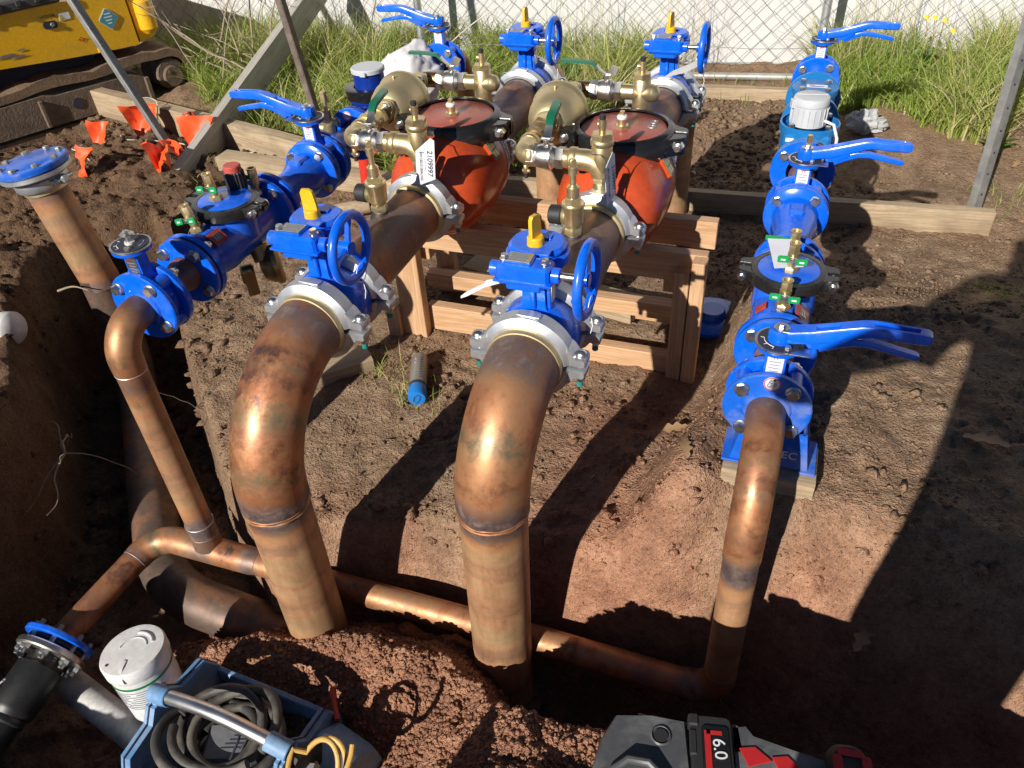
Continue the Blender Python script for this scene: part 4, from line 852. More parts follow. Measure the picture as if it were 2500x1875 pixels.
def check_valve(label, x, y, z, relief, lid_y=.218, L=.405):
    t = thing('check_valve', label, 'valve', (x, y, z)); B = M['blue']
    mb = MB(); mb.lathe([(0, .045), (0, .0895), (.003, .0925), (.013, .0925), (.0155, .0900)], n=48); part('front_flange_plate', mb, B, t)
    mb = MB(); mb.lathe([(.0165, .05), (.0165, .0905), (.0205, .0905), (.0205, .05)], n=40); part('gasket', mb, M['black_rubber'], t)
    mb = MB(); mb.lathe([(.022, .05), (.022, .0935), (.037, .0945), (.040, .091), (.043, .066), (.055, .060), (.075, .059), (.10, .066), (.13, .070), (L - .12, .068), (L - .08, .060), (L - .045, .060), (L - .040, .0905), (L - .036, .0935), (L - .022, .0935), (L - .020, .05)], n=48)
    mb.lathe([(.0, .076), (.052, .074), (.070, .073), (.092, .073)], (0, lid_y, 0), (0, 0, 1), 40)
    mb.box((.0, .09, .062), (.05, .05, .016), ch=.005); part('body', mb, B, t)
    mb = MB(); mb.lathe([(.074, .0735), (.074, .088), (.079, .094), (.100, .094), (.106, .088), (.107, .074)], (0, lid_y, 0), (0, 0, 1), 44)
    for sx in (-1, 1):
        for sy in (-1, 1):
            mb.prism([(sx * a, sy * b) for a, b in ((.078, .006), (.074, .046), (.092, .036), (.112, .030), (.118, .024), (.118, .007))], (0, lid_y, .078), (1, 0, 0), (0, 1, 0), (0, 0, 1), .026, ch=.004)
    cp = part('black_coupling', mb, M['black'], t, 40)
    for sx in (-1, 1):
        mb = MB(); mb.cyl((sx * .106, lid_y - .050, .091), (sx * .106, lid_y + .036, .091), .0068, n=14); mb.hexa((sx * .106, lid_y - .028, .091), (sx * .106, lid_y - .042, .091), .0125); mb.lathe([(.0, .0), (0, .013), (.006, .011), (.009, 0)], (sx * .106, lid_y + .028, .091), (0, 1, 0), 16); part('coupling_bolt', mb, M['steel'], cp)
    mb = MB(); mb.lathe([(.095, 0), (.095, .0735), (.106, .0735), (.1075, .071), (.1075, 0)], (0, lid_y, 0), (0, 0, 1), 40); part('lid', mb, B, t)
    mb = MB(); mb.box((.046, .098, .058), (.040, .050, .004), Matrix.Rotation(.72, 3, 'Y'), ch=.0008); rp = part('name_plate', mb, M['plate_red'], t)
    mb = MB(); mb.box((.048, .098, .0600), (.018, .026, .0012), Matrix.Rotation(.72, 3, 'Y'), ch=.0002); part('name_plate_panel', mb, M['plate'], rp)
    for k in range(3):
        mb = MB(); mb.box((.0487 + k * .0042 - .004, .098, .0609 - k * .0037 + .0036), (.0014, .020, .0008), Matrix.Rotation(.72, 3, 'Y'), ch=.0001); part('printed_line', mb, M['ink'], rp)
    if not relief:
        mb = MB(); mb.box((-.048, .105, .056), (.030, .026, .003), Matrix.Rotation(-.75, 3, 'Y'), ch=.0006); part('name_plate', mb, M['plate_red'], t)
    cock(t, 0 if not relief else -.012, .095, .075, tilt=0 if not relief else -.25)
    cock(t, 0.004 if not relief else -.018, lid_y - .012, .112, tilt=0 if not relief else -.12)
    cock(t, .004, lid_y + .135, .066, bar=True)
    bolts4(t, 0, .073, True); bolts4(t, .0375, .073, False) ; bolts4(t, L - .040, .073, True)
    if relief:
        mb = MB(); mb.cyl((.045, .24, -.045), (.062, .23, -.085), .026, n=22); mb.lathe([(-.008, 0), (-.008, .050), (-.002, .058), (.012, .058), (.016, .052), (.030, .046), (.046, .032), (.052, 0)], (.090, .252, -.105), (-.75, -.62, -.10), 36)
        mb.prism(rrect(.042, .058, .016, 4), (.036, .208, -.118), (.62, -.75, 0), (0, 0, 1), (-.75, -.62, 0), .038, ch=.006); mb.prism([(-.021, 0), (.021, 0), (.021, -.055), (-.005, -.062), (-.021, -.05)], (.010, .188, -.125), (.62, -.75, 0), (0, 0, 1), (.75, .62, 0), .032, ch=.004); part('relief_valve', mb, M['bronze'], t)
        mb = MB(); mb.cyl((-.01, lid_y + .085, .07), (-.012, lid_y + .082, .105), .016, n=20); kn = None
        secs = []
        for zz, r in ((.098, .024), (.104, .0275), (.150, .0275), (.154, .025)):
            secs.append([(-.012 + (r + .0016 * (1 if k % 2 else -1)) * math.cos(2 * PI * k / 40), lid_y + .078 + (r + .0016 * (1 if k % 2 else -1)) * math.sin(2 * PI * k / 40), zz) for k in range(40)])
        mb.sweep(secs); part('vent_body', mb, M['black_rubber'], t, 20)
        mb = MB(); mb.lathe([(.152, 0), (.152, .0245), (.168, .0245), (.171, .0215), (.171, 0)], (-.012, lid_y + .078, 0), (0, 0, 1), 24); part('red_cap', mb, plain('faded_red_cap', (.50, .085, .06), .5), t)
        mb = MB(); mb.tube([(.045, .36, -.05), (.06, .40, -.11), (.075, .42, -.17)], .014, 10); part('drain_arm', mb, M['steel_dull'], t)
    else:
        mb = MB(); mb.sweep([[(a, b, .121 + c), (a + .001, b, .1222 + c)] + [(a2, b2, .1222 + c2), (a2, b2, .121 + c2)] for a, b, c, a2, b2, c2 in ((-.034, lid_y - .035, 0, .032, lid_y - .012, 0), (-.046, lid_y + .02, .004, .010, lid_y + .03, .004), (-.062, lid_y + .085, .012, -.004, lid_y + .095, .012))])
        cd = part('instruction_card', mb, M['card'], t)
        for k in range(6):
            mb = MB(); mb.box((-.040 + .001 * k, lid_y + .078 - k * .010, .1325 - k * .0012), (.044 - .008 * (k % 2), .0022, .0004), Matrix.Rotation(.15, 3, 'Z') @ Matrix.Rotation(.13, 3, 'X'), ch=.0001); part('printed_line', mb, M['ink_grey'], cd)
    return t
check_valve('blue check valve with black-and-red vent cap and bronze relief valve, left line', L1X, 1.385, LZ, True)
check_valve('blue check valve with green-winged test cocks and white card, right line', L4X, 1.553, L4Z, False)
# adaptor castings between check valve and lever valve
def adaptor(label, x, y0, y1, z):
    t = thing('adaptor_casting', label, 'fitting', (x, y0, z)); L = y1 - y0
    mb = MB(); mb.lathe([(0, .05), (0, .0895), (.003, .0925), (.016, .0925), (.019, .09), (.022, .055), (.05, .050), (L * .55, .052), (L * .7, .064), (L - .04, .062), (L - .026, .066), (L - .020, .0885), (L - .017, .0920), (L - .003, .0925), (L, .0895), (L, .05)], n=44); mb.box((0, L * .72, .052), (.044, .06, .03), ch=.01); part('casting', mb, M['blue'], t)
    bolts4(t, L - .020, .073, True); return t
adaptor('blue flanged adaptor with two big bolts before the left lever valve', L1X - .002, 1.792, 2.043, LZ)
adaptor('blue flanged adaptor between the right check valve and its lever valve', L4X, 1.960, 2.273, L4Z)

# ---------------- red backflow bodies with black-banded lids
def red_body(label, x, seed):
    t = thing('backflow_body', label, 'valve', (x, 2.17, LZ)); B = M['red']
    mb = MB(); mb.lathe([(-.275, .070), (-.275, .0775), (-.262, .079), (-.250, .088), (-.236, .112), (-.215, .134), (-.18, .149), (-.12, .158), (-.05, .161), (.03, .157), (.09, .142), (.125, .112), (.14, .092), (.155, .079), (.16, .07)], n=56)
    mb.lathe([(0, .130), (.07, .128), (.092, .119), (.105, .117), (.13, .117)], (0, -.005, 0), (0, 0, 1), 52)
    mb.box((-.07, -.17, .122), (.034, .045, .03), Matrix.Rotation(-.5, 3, 'Y'), ch=.008); part('body', mb, B, t, 60)
    mb = MB(); mb.lathe([(.098, .116), (.098, .138), (.104, .145), (.118, .1465), (.122, .150), (.148, .150), (.153, .1465), (.166, .145), (.172, .139), (.174, .126), (.168, .1255)], (0, 0, 0), (0, 0, 1), 56)
    for sx in (-1, 1):
        for sy in (-1, 1):
            mb.prism([(sx * a, sy * b) for a, b in ((.130, .006), (.124, .070), (.150, .050), (.174, .038), (.182, .028), (.182, .007))], (0, 0, .112), (1, 0, 0), (0, 1, 0), (0, 0, 1), .050, ch=.005)
    bc = part('black_coupling', mb, M['black'], t, 40)
    for sx in (-1, 1):
        mb = MB(); mb.cyl((sx * .165, -.066, .140), (sx * .165, .045, .140), .0085, n=16); mb.hexa((sx * .165, -.034, .140), (sx * .165, -.052, .140), .0165); mb.lathe([(0, 0), (0, .016), (.008, .013), (.011, 0)], (sx * .165, .036, .140), (0, 1, 0), 16); part('coupling_bolt', mb, M['steel'], bc)
    mb = MB(); mb.lathe([(.150, 0), (.150, .1225), (.1645, .1225), (.1655, .121), (.1655, 0)], axis=(0, 0, 1), n=52); part('lid', mb, M['red_dusty'], t)
    mb = MB(); mb.hexa((-.004, -.006, .165), (-.004, -.006, .176), .0215, .2); mb.cyl((-.004, -.006, .175), (-.004, -.006, .197), .0125, n=20); pg = part('lid_plug', mb, M['brass_bright'], t)
    mb = MB(); mb.lathe([(.194, 0), (.194, .0145), (.199, .0152), (.204, .012), (.204, 0)], (-.004, -.006, 0), (0, 0, 1), 18); part('thread_tape', mb, M['white'], pg)
    mb = MB(); mb.box((-.004, -.006, .209), (.013, .013, .013), ch=.0015); part('square_head', mb, M['brass'], pg)
    if seed == 2:
        for yy in (.02, .055):
            mb = MB(); mb.lathe([(.1655, .006), (.1655, .0135), (.168, .012), (.168, .007), (.1655, .006)], (.078, yy, 0), (0, 0, 1), 20); part('lid_washer', mb, M['steel_dull'], t)
    # green-and-gold plate on a red pad, white paper label wrapped round the far shoulder
    q = 1.02; R_ = Matrix.Rotation(q, 3, 'Y'); c = Vector((math.sin(q) * .158, -.055, math.cos(q) * .158))
    mb = MB(); mb.box(c, (.058, .046, .022), R_, ch=.003); part('plate_pad', mb, M['red'], t)
    mb = MB(); mb.box(c + R_ @ Vector((0, 0, .0118)), (.054, .040, .0018), R_, ch=.0004); gp = part('green_plate', mb, plain('green_enamel_plate', (.06, .24, .13), .35), t)
    for i in range(2):
        for j in range(2):
            mb = MB(); mb.box(c + R_ @ Vector((-.012 + .024 * i, -.008 + .017 * j, .0131)), (.019, .012, .0006), R_, ch=.0001); part('plate_panel', mb, M['brass_satin'], gp)
    mb = MB(); secs = []
    for k in range(13):
        a = .75 + .075 * k; secs.append([(math.sin(a) * r, yy, math.cos(a) * r) for yy, r in ((.030, .1582), (.088, .1436), (.088, .1429), (.030, .1575))])
    mb.sweep(secs); wlb = part('paper_label', mb, M['card'], t)
    for k in range(11):
        a = .82 + .07 * k; r0 = .1565; mb = MB(); mb.box((math.sin(a) * .1530, .0585, math.cos(a) * .1530), (.0045, .042 - .008 * (k % 3), .0012), Matrix.Rotation(a, 3, 'Y') @ Matrix.Rotation(-.245, 3, 'X'), ch=.0001); part('printed_line', mb, M['ink_grey'], wlb)
    return t
red_body('red cast backflow body with black-banded dusty lid on the left copper line', L2X, 1)
red_body('red cast backflow body with black-banded dusty lid on the middle copper line', L3X, 2)

# ---------------- brass bypass loops
def ballvalve(t, c, ax, r=.030, name='ball_valve'):
    c = Vector(c); ax = Vector(ax).normalized(); mb = MB()
    mb.hexa(c - ax * .050, c - ax * .026, r * 1.02, .2); mb.hexa(c + ax * .050, c + ax * .026, r * 1.02, .2)
    mb.lathe([(-.028, r * .8), (-.024, r * .98), (-.012, r * 1.08), (.006, r * 1.08), (.008, r * 1.16), (.016, r * 1.16), (.018, r * .98), (.028, r * .85)], c, ax, 28)
    mb.cyl(c + Vector((0, 0, r * .9)), c + Vector((0, 0, r * 1.55)), .0085, n=14); return part(name, mb, M['nickel'], t)
def bypass(label, x, seed):
    t = thing('bypass_loop', label, 'bypass', (x, 1.915, LZ)); Bm = M['brass']; H = .172
    xe = -.222; yb = .52
    mb = MB(); mb.hexa((0, 0, .086), (0, 0, .100), .030, .1); mb.cyl((0, 0, .098), (0, 0, .118), .0235); mb.hexa((0, 0, .116), (0, 0, .138), .026, .3); part('riser_union', mb, M['brass_bright'], t)
    # front elbow with cleanout on top
    mb = MB(); mb.tube([(-.085, 0, H), (-.05, 0, H)] + [(-.045 + .045 * math.sin(PI / 2 * k / 8), 0, H - .0 - .038 * (1 - math.cos(PI / 2 * k / 8))) for k in range(9)], .0285, 24); mb.cyl((-.088, 0, H), (-.066, 0, H), .0315, n=24); mb.cyl((.0, 0, H - .04), (0, 0, H + .060), .0275, n=24); mb.cyl((0, 0, H + .045), (0, 0, H + .062), .0310, n=24); part('tee_elbow', mb, Bm, t, 45)
    mb = MB(); mb.hexa((0, 0, H + .062), (0, 0, H + .078), .030, .2); mb.cyl((0, 0, H + .076), (0, 0, H + .092), .0085, n=14); mb.cyl((0, 0, H + .090), (0, 0, H + .112), .0105, n=14); mb.cyl((-.012, 0, H + .100), (0, 0, H + .100), .006, n=10); ck = part('air_cock', mb, Bm, t)
    mb = MB(); mb.cyl((0, 0, H + .110), (0, 0, H + .124), .0085, n=14); part('black_cap', mb, M['black_rubber'], ck)
    mb = MB(); mb.cyl((-.125, 0, H), (-.08, 0, H), .0245, n=28)
    for k in range(9): mb.lathe([(-.0012, .0243), (0, .0258), (.0012, .0243)], (-.088 - k * .0037, 0, H), (1, 0, 0), 24)
    part('threaded_nipple', mb, M['brass_bright'], t, 60)
    ballvalve(t, (-.152, 0, H), (1, 0, 0))
    # left elbow turning away
    mb = MB(); mb.tube([(-.198, 0, H)] + [(-.190 - .032 * math.sin(PI / 2 * k / 8) , .032 * (1 - math.cos(PI / 2 * k / 8)) , H) for k in range(9)] + [(xe, .075, H)], .0275, 24); mb.cyl((-.204, 0, H), (-.186, 0, H), .0305, n=24); mb.cyl((xe, .06, H), (xe, .082, H), .0305, n=24)
    mb.cyl((-.212, .0, H - .028), (-.212, 0, H - .052), .0075, n=12); mb.cyl((-.222, 0, H - .046), (-.200, 0, H - .046), .005, n=10); part('side_elbow', mb, Bm, t, 45)
    mb = MB(); mb.cyl((-.212, 0, H - .066), (-.212, 0, H - .050), .006, n=12); part('drain_cap', mb, M['black_rubber'], t)
    mb = MB(); mb.cyl((xe, .075, H), (xe, .125, H), .026, n=24); mb.hexa((xe, .098, H), (xe, .122, H), .034, .2); mb.cyl((xe, .120, H), (xe, .165, H), .030, n=24); mb.cyl((xe, .140, H), (xe + .010, .115, H - .060), .0225, .020, n=20); mb.hexa((xe, .160, H), (xe, .192, H), .036, .2); part('strainer', mb, M['bronze'] if seed == 2 else Bm, t)
    # lever of the front ball valve: grey stem plate, green grip
    mb = MB(); mb.box((-.150, .002, H + .048), (.034, .020, .003), ch=.001); mb.sweep([[(a - w, b, c - .0012), (a + w, b, c - .0012), (a + w, b, c + .0012), (a - w, b, c + .0012)] for a, b, c, w in ((-.152, 0, H + .049, .010), (-.152, .012, H + .052, .011), (-.152, .035, H + .078, .0105), (-.152, .04, H + .082, .0105))]); lv = part('lever_plate', mb, M['nickel'], t)
    mb = MB(); mb.sweep([[(a - w, b, c - .0045), (a + w, b, c - .0045), (a + w * .9, b, c + .0045), (a - w * .9, b, c + .0045)] for a, b, c, w in ((-.152, .030, H + .072, .0115), (-.153, .048, H + .087, .013), (-.158, .10, H + .092, .013), (-.163, .142, H + .094, .0125), (-.164, .148, H + .094, .008))]); part('green_grip', mb, M['green_dark'], lv)
    # bowl-shaped meter body between two oval flanges
    for yy in (.205, .455):
        mb = MB(); ov = [(.026 * math.cos(q) * (1 + .75 * abs(math.cos(q)) ** 1.5) * 1.02, .036 * math.sin(q)) for q in [2 * PI * k / 36 for k in range(36)]]
        mb.prism(ov, (xe, yy, H), (.707, 0, .707), (-.707, 0, .707), (0, 1, 0), .011, ch=.0015); mb.prism(ov, (xe, yy + .0135, H), (.707, 0, .707), (-.707, 0, .707), (0, 1, 0), .011, ch=.0015); f_ = part('oval_flange', mb, M['brass_satin'], t)
        for s in (-1, 1):
            mb = MB(); px, pz = xe + s * .036 * .707, H + s * .036 * .707; mb.cyl((px, yy - .026, pz), (px, yy + .036, pz), .0062, n=14); mb.hexa((px, yy - .004, pz), (px, yy - .016, pz), .0115); part('flange_bolt', mb, M['steel'], f_)
    mb = MB(); mb.lathe([(.230, .030), (.236, .046), (.244, .054), (.252, .061), (.268, .071), (.30, .079), (.345, .083), (.352, .0845), (.356, .0885), (.372, .0885), (.376, .0855), (.392, .080), (.41, .069), (.425, .05), (.44, .036), (.455, .030)], (xe, 0, H - .012), (0, 1, 0), 48); mb.box((xe, .318, H + .072), (.006, .012, .012), ch=.001); part('meter_bowl', mb, M['brass_satin'], t, 50)
    # return leg
    mb = MB(); mb.tube([(xe, .475, H), (xe, .50, H)] + [(xe + .028 * (1 - math.cos(PI / 2 * k / 6)), .50 + .026 * math.sin(PI / 2 * k / 6), H) for k in range(1, 7)] + [(-.165, yb + .006, H)], .0255, 22); part('rear_elbow', mb, M['bronze'], t, 45)
    ballvalve(t, (-.118, yb + .006, H), (1, 0, 0))
    mb = MB(); mb.cyl((-.075, yb + .006, H), (-.028, yb + .006, H), .0235, n=26); part('threaded_nipple', mb, M['brass_bright'], t)
    mb = MB(); mb.cyl((-.006, yb + .006, .07), (-.006, yb + .006, H + .045), .028, n=26); mb.cyl((-.03, yb + .006, H), (.028, yb + .006, H), .0275, n=24); mb.lathe([(0, .0275), (.015, .024), (.024, .012), (.026, 0)], (.026, yb + .006, H), (1, 0, 0), 22); part('rear_riser', mb, Bm, t, 45)
    mb = MB(); mb.hexa((-.006, yb + .006, H + .045), (-.006, yb + .006, H + .060), .029, .2); mb.cyl((-.006, yb + .006, H + .058), (-.006, yb + .006, H + .095), .0095, n=14); mb.cyl((-.022, yb + .006, H + .080), (-.006, yb + .006, H + .080), .0055, n=10); ck = part('air_cock', mb, Bm, t)
    mb = MB(); mb.cyl((-.006, yb + .006, H + .094), (-.006, yb + .006, H + .108), .0080, n=14); part('black_cap', mb, M['black_rubber'], ck)
    mb = MB(); mb.prism([(-.010, 0), (.022, -.004), (.034, .022), (.012, .030)], (-.112, yb + .003, H + .050), (1, 0, 0), (0, 0, 1), (0, 1, 0), .003); mb.box((-.118, yb + .006, H + .048), (.026, .016, .003), ch=.001); mb.sweep([[(a, yb + b, c), (a, yb + b + .018, c), (a + .002, yb + b + .018, c + .002), (a + .002, yb + b, c + .002)] for a, b, c in ((-.122, -.004, H + .049), (-.140, -.005, H + .062), (-.150, -.006, H + .076))]); lv = part('lever_plate', mb, M['nickel'], t)
    mb = MB(); mb.sweep([[(a, yb + b - .009, c - .004), (a, yb + b + .009, c - .004), (a, yb + b + .008, c + .004), (a, yb + b - .008, c + .004)] for a, b, c in ((-.143, .004, H + .066), (-.162, .003, H + .083), (-.20, .0, H + .087), (-.252, -.003, H + .088), (-.258, -.003, H + .088))]); part('green_grip', mb, M['green_dark'], lv)
    return t
bypass('brass bypass loop with green levers and bowl meter left of the left red body', L2X, 1)
bypass('brass bypass loop with green levers and bowl meter between the two red bodies', L3X, 2)
# drain valves on the front spools
def drain_valve(label, x, y):
    t = thing('drain_valve', label, 'valve', (x, y, LZ + .07)); mb = MB()
    mb.lathe([(-.005, .0), (-.005, .030), (.004, .024), (.012, .017), (.016, .0165)], axis=(0, 0, 1), n=24); part('braze_fillet', mb, plain('burnt_flux', (.03, .027, .025), .6), t)
    mb = MB(); mb.cyl((0, 0, .010), (0, 0, .018), .0185); mb.hexa((0, 0, .016), (0, 0, .034), .0235, .2); mb.cyl((0, 0, .032), (0, 0, .040), .020); mb.lathe([(.038, .020), (.044, .0255), (.082, .0265), (.090, .029), (.094, .0295), (.098, .027), (.098, 0)], axis=(0, 0, 1), n=28); mb.hexa((0, 0, .097), (0, 0, .112), .020, .1); mb.cyl((0, 0, .110), (0, 0, .138), .0155, n=20); mb.cyl((0, 0, .136), (0, 0, .142), .011, n=16); mb.cyl((0, 0, .14), (0, 0, .17), .0078, n=16); mb.cyl((0, 0, .168), (0, 0, .188), .0105, n=16); mb.box((0, 0, .197), (.0145, .0145, .022), Matrix.Rotation(.5, 3, 'Z'), ch=.0015); mb.cyl((-.03, 0, .060), (-.015, 0, .060), .0215, .024, n=22); part('brass_body', mb, M['brass_bright'], t, 40)
    mb = MB(); mb.lathe([(0, 0), (0, .020), (.003, .0235), (.030, .0245), (.033, .0225), (.033, 0)], (-.060, 0, .060), (1, 0, 0), 26); part('black_end_cap', mb, M['black_rubber'], t)
    return t
drain_valve('brass drain valve with black cap on the left dark copper spool', L2X - .02, 1.680)
drain_valve('brass drain valve with black cap on the middle copper spool', L3X - .012, 1.680)

# ---------------- paper tags
def card_tag(label, pts, lines, off):
    a, b, c, d = [Vector(p) for p in pts]; n = (d - a).cross(b - a).normalized(); t = thing('paper_tag', label, 'tag', a); mb = MB(); cut = .22
    loop = [d - a, c - a, b - a + (a - b) * .12, a - a + (d - a) * .18 + (b - a) * .02]; loop = [d - a, c - a, (b - a) + (c - b) * .10, (b - a) * .80, (d - a) * .16]
    mb.add([p for p in loop] + [p - n * .0016 for p in loop], [(0, 1, 2, 3, 4), (9, 8, 7, 6, 5)] + [(i, (i + 1) % 5, (i + 1) % 5 + 5, i + 5) for i in range(5)]); cd = part('card', mb, M['card'], t)
    rt = (d - a).normalized(); up = (b - a).normalized()
    for s, size, u, v in lines: text(s, size, cd, (d - a) * u + (b - a) * v + n * .0012 , rt, up, M['ink'])
    return t
card_tag('white paper tag numbered 2109997 hanging from the left bypass elbow', [(-.962, 1.828, .812), (-.903, 1.828, .838), (-.914, 1.828, .716), (-.973, 1.828, .690)], [('2109997', .0215, .58, .74), ('BW150-3100ALNG', .0105, .56, .28), ('--- ----- -- ------', .006, .56, .50)], 0)
card_tag('bluish paper tag turned edge-on hanging from the right bypass elbow', [(-.436, 1.820, .812), (-.424, 1.872, .826), (-.416, 1.872, .708), (-.428, 1.820, .694)], [('2109997', .0195, .56, .74), ('BW150-3100ALNG', .0095, .54, .28)], 0)
mb = MB(); mb.tube([(-.985, 1.905, .800), (-.962, 1.882, .806), (-.945, 1.835, .800), (-.940, 1.826, .790)], .0012, 5); solo('tag_string', mb, M['ink'], 'black tie threaded through the tag numbered 2109997', 'string')
mb = MB(); mb.tube([(-.490, 1.889, .800), (-.462, 1.885, .802), (-.440, 1.855, .798), (-.432, 1.838, .790)], .0012, 5); solo('tag_string', mb, M['ink'], 'black tie holding the edge-on tag on the right bypass', 'string')

# ---------------- water meters
def meter_right():
    t = thing('water_meter', 'light blue water meter with round grey cap on the right line', 'meter', (L4X, 2.80, L4Z)); B = M['blue_meter']
    for yy, bl in ((-.225, 'blue'), (-.205, 'blue_meter'), (.215, 'blue_meter'), (.46, 'blue_meter')):
        mb = MB(); mb.lathe([(yy, .05), (yy, .0985), (yy + .003, .101), (yy + .015, .101), (yy + .018, .0985), (yy + .018, .05)], n=44); part('flange', mb, M[bl], t)
    mb = MB(); mb.lathe([(-.19, .055), (-.12, .060), (-.06, .068), (.06, .068), (.12, .060), (.22, .055)], n=40); mb.lathe([(0, .09), (.055, .092), (.06, .098), (.082, .098), (.085, .092)], axis=(0, 0, 1), n=44); mb.box((0, -.065, .045), (.15, .05, .045), ch=.010); mb.box((0, .075, .06), (.13, .06, .03), ch=.010); part('body', mb, B, t)
    mb = MB(); mb.lathe([(.23, .055), (.28, .062), (.40, .062), (.47, .055)], n=36); mb.lathe([(.02, .075), (.062, .076), (.066, .082), (.084, .082), (.087, .078), (.087, 0)], (0, .345, 0), (0, 0, 1), 40); part('strainer_body', mb, B, t)
    for k in range(4):
        q = PI / 4 + PI / 2 * k; mb = MB(); mb.hexa((.064 * math.cos(q), .345 + .064 * math.sin(q), .086), (.064 * math.cos(q), .345 + .064 * math.sin(q), .098), .011); part('bolt', mb, M['steel'], t)
    mb = MB(); mb.box((.006, .345, .0885), (.074, .030, .0012), ch=.0003); lb = part('sticker', mb, M['ink_white'], t)
    mb = MB(); mb.box((.006, .340, .0893), (.052, .006, .0004), ch=.0001); part('printed_line', mb, plain('purple_print', (.10, .03, .28), .5), lb)
    mb = MB(); mb.box((-.012, .352, .0893), (.018, .0035, .0004), ch=.0001); part('printed_line', mb, M['ink'], lb)
    for k in range(4):
        q = PI / 4 + PI / 2 * k; mb = MB(); mb.hexa((.083 * math.cos(q), .083 * math.sin(q), .084), (.083 * math.cos(q), .083 * math.sin(q), .094), .0105); part('bolt', mb, M['steel'], t)
    mb = MB(); mb.lathe([(.08, 0), (.08, .060), (.145, .0575), (.147, .0590), (.166, .0585), (.171, .055), (.173, .048), (.173, 0)], (-.008, .0, 0), (0, 0, 1), 44); mb.box((-.062, -.022, .150), (.020, .020, .030), Matrix.Rotation(.4, 3, 'Z'), ch=.002)
    for k in range(20):
        q = 2 * PI * k / 20; mb.box((-.008 + .0595 * math.cos(q), .0595 * math.sin(q), .112), (.004, .0026, .055), Matrix.Rotation(q, 3, 'Z'), ch=.0006)
    mb.box((-.008, .004, .1745), (.10, .004, .003), Matrix.Rotation(.12, 3, 'Z'), ch=.001); part('grey_cap', mb, M['grey_plastic'], t)
    mb = MB(); mb.tube([(.045, -.03, .10), (.075, -.055, .098), (.092, -.075, .06), (.094, -.085, .0), (.088, -.092, -.03)], .0052, 10); part('signal_cable', mb, M['white'], t)
    mb = MB(); mb.box((.088, -.095, -.045), (.024, .018, .034), ch=.003); part('cable_plug', mb, M['white'], t)
    mb = MB(); mb.box((-.056, -.094, .052), (.026, .0014, .013), ch=.0003); part('small_label', mb, M['ink_white'], t)
    bolts4(t, -.225, .080, True); bolts4(t, .455, .080, True)
    return t
meter_right()
mb = MB(); mb.hexa((0, 0, 0), (0, 0, .012), .019, .1); mb.cyl((0, 0, .01), (0, 0, .040), .0145, n=18); mb.hexa((0, 0, .038), (0, 0, .048), .0155); mb.cyl((0, 0, .046), (0, 0, .094), .0066, n=14); mb.cyl((0, 0, .090), (0, 0, .104), .0095, n=14); mb.box((0, 0, .116), (.0135, .0135, .026), Matrix.Rotation(.3, 3, 'Z'), ch=.0012)
solo('brass_test_point', mb, M['brass_bright'], 'slim brass test point standing in front of the grey meter cap', 'fitting', (L4X + .004, 2.45, L4Z + .045))
mb = MB(); mb.lathe([(0, .0405), (.19, .0405)], n=32); o = solo('copper_stub', mb, M['copper'], 'short copper stub before the right water meter', 'pipe', (L4X, 2.36, L4Z)); burn_attr(o, [0] * len(o.data.vertices), [(0, 1, .6)])
mb = MB(); mb.lathe([(0, .0405), (.18, .0405)], n=32); o = solo('copper_stub', mb, M['copper'], 'short copper stub between right meter and farthest lever valve', 'pipe', (L4X, 3.275, L4Z)); burn_attr(o, [0] * len(o.data.vertices), [(0, 1, .6)])
pts = [(L4X, 3.53, L4Z), (L4X, 3.55, L4Z)] + [(L4X, 3.55 + .12 * math.sin(PI / 2 * k / 8), L4Z - .12 + .12 * math.cos(PI / 2 * k / 8)) for k in range(1, 9)] + [(L4X, 3.67, -.1)]
pipe_run('copper_bend', 'copper bend dropping to the soil behind the farthest right lever valve', pts, .0395, [(.2, .05, .6)], lambda s: .7)
pts = [(L1X, 3.15, LZ), (L1X, 3.20, LZ)] + [(L1X, 3.20 + .12 * math.sin(PI / 2 * k / 8), LZ - .12 + .12 * math.cos(PI / 2 * k / 8)) for k in range(1, 9)] + [(L1X, 3.32, -.1)]
pipe_run('copper_bend', 'copper bend dropping into the grass behind the far left lever valve', pts, .0395, [(.2, .05, .6)], lambda s: .7)
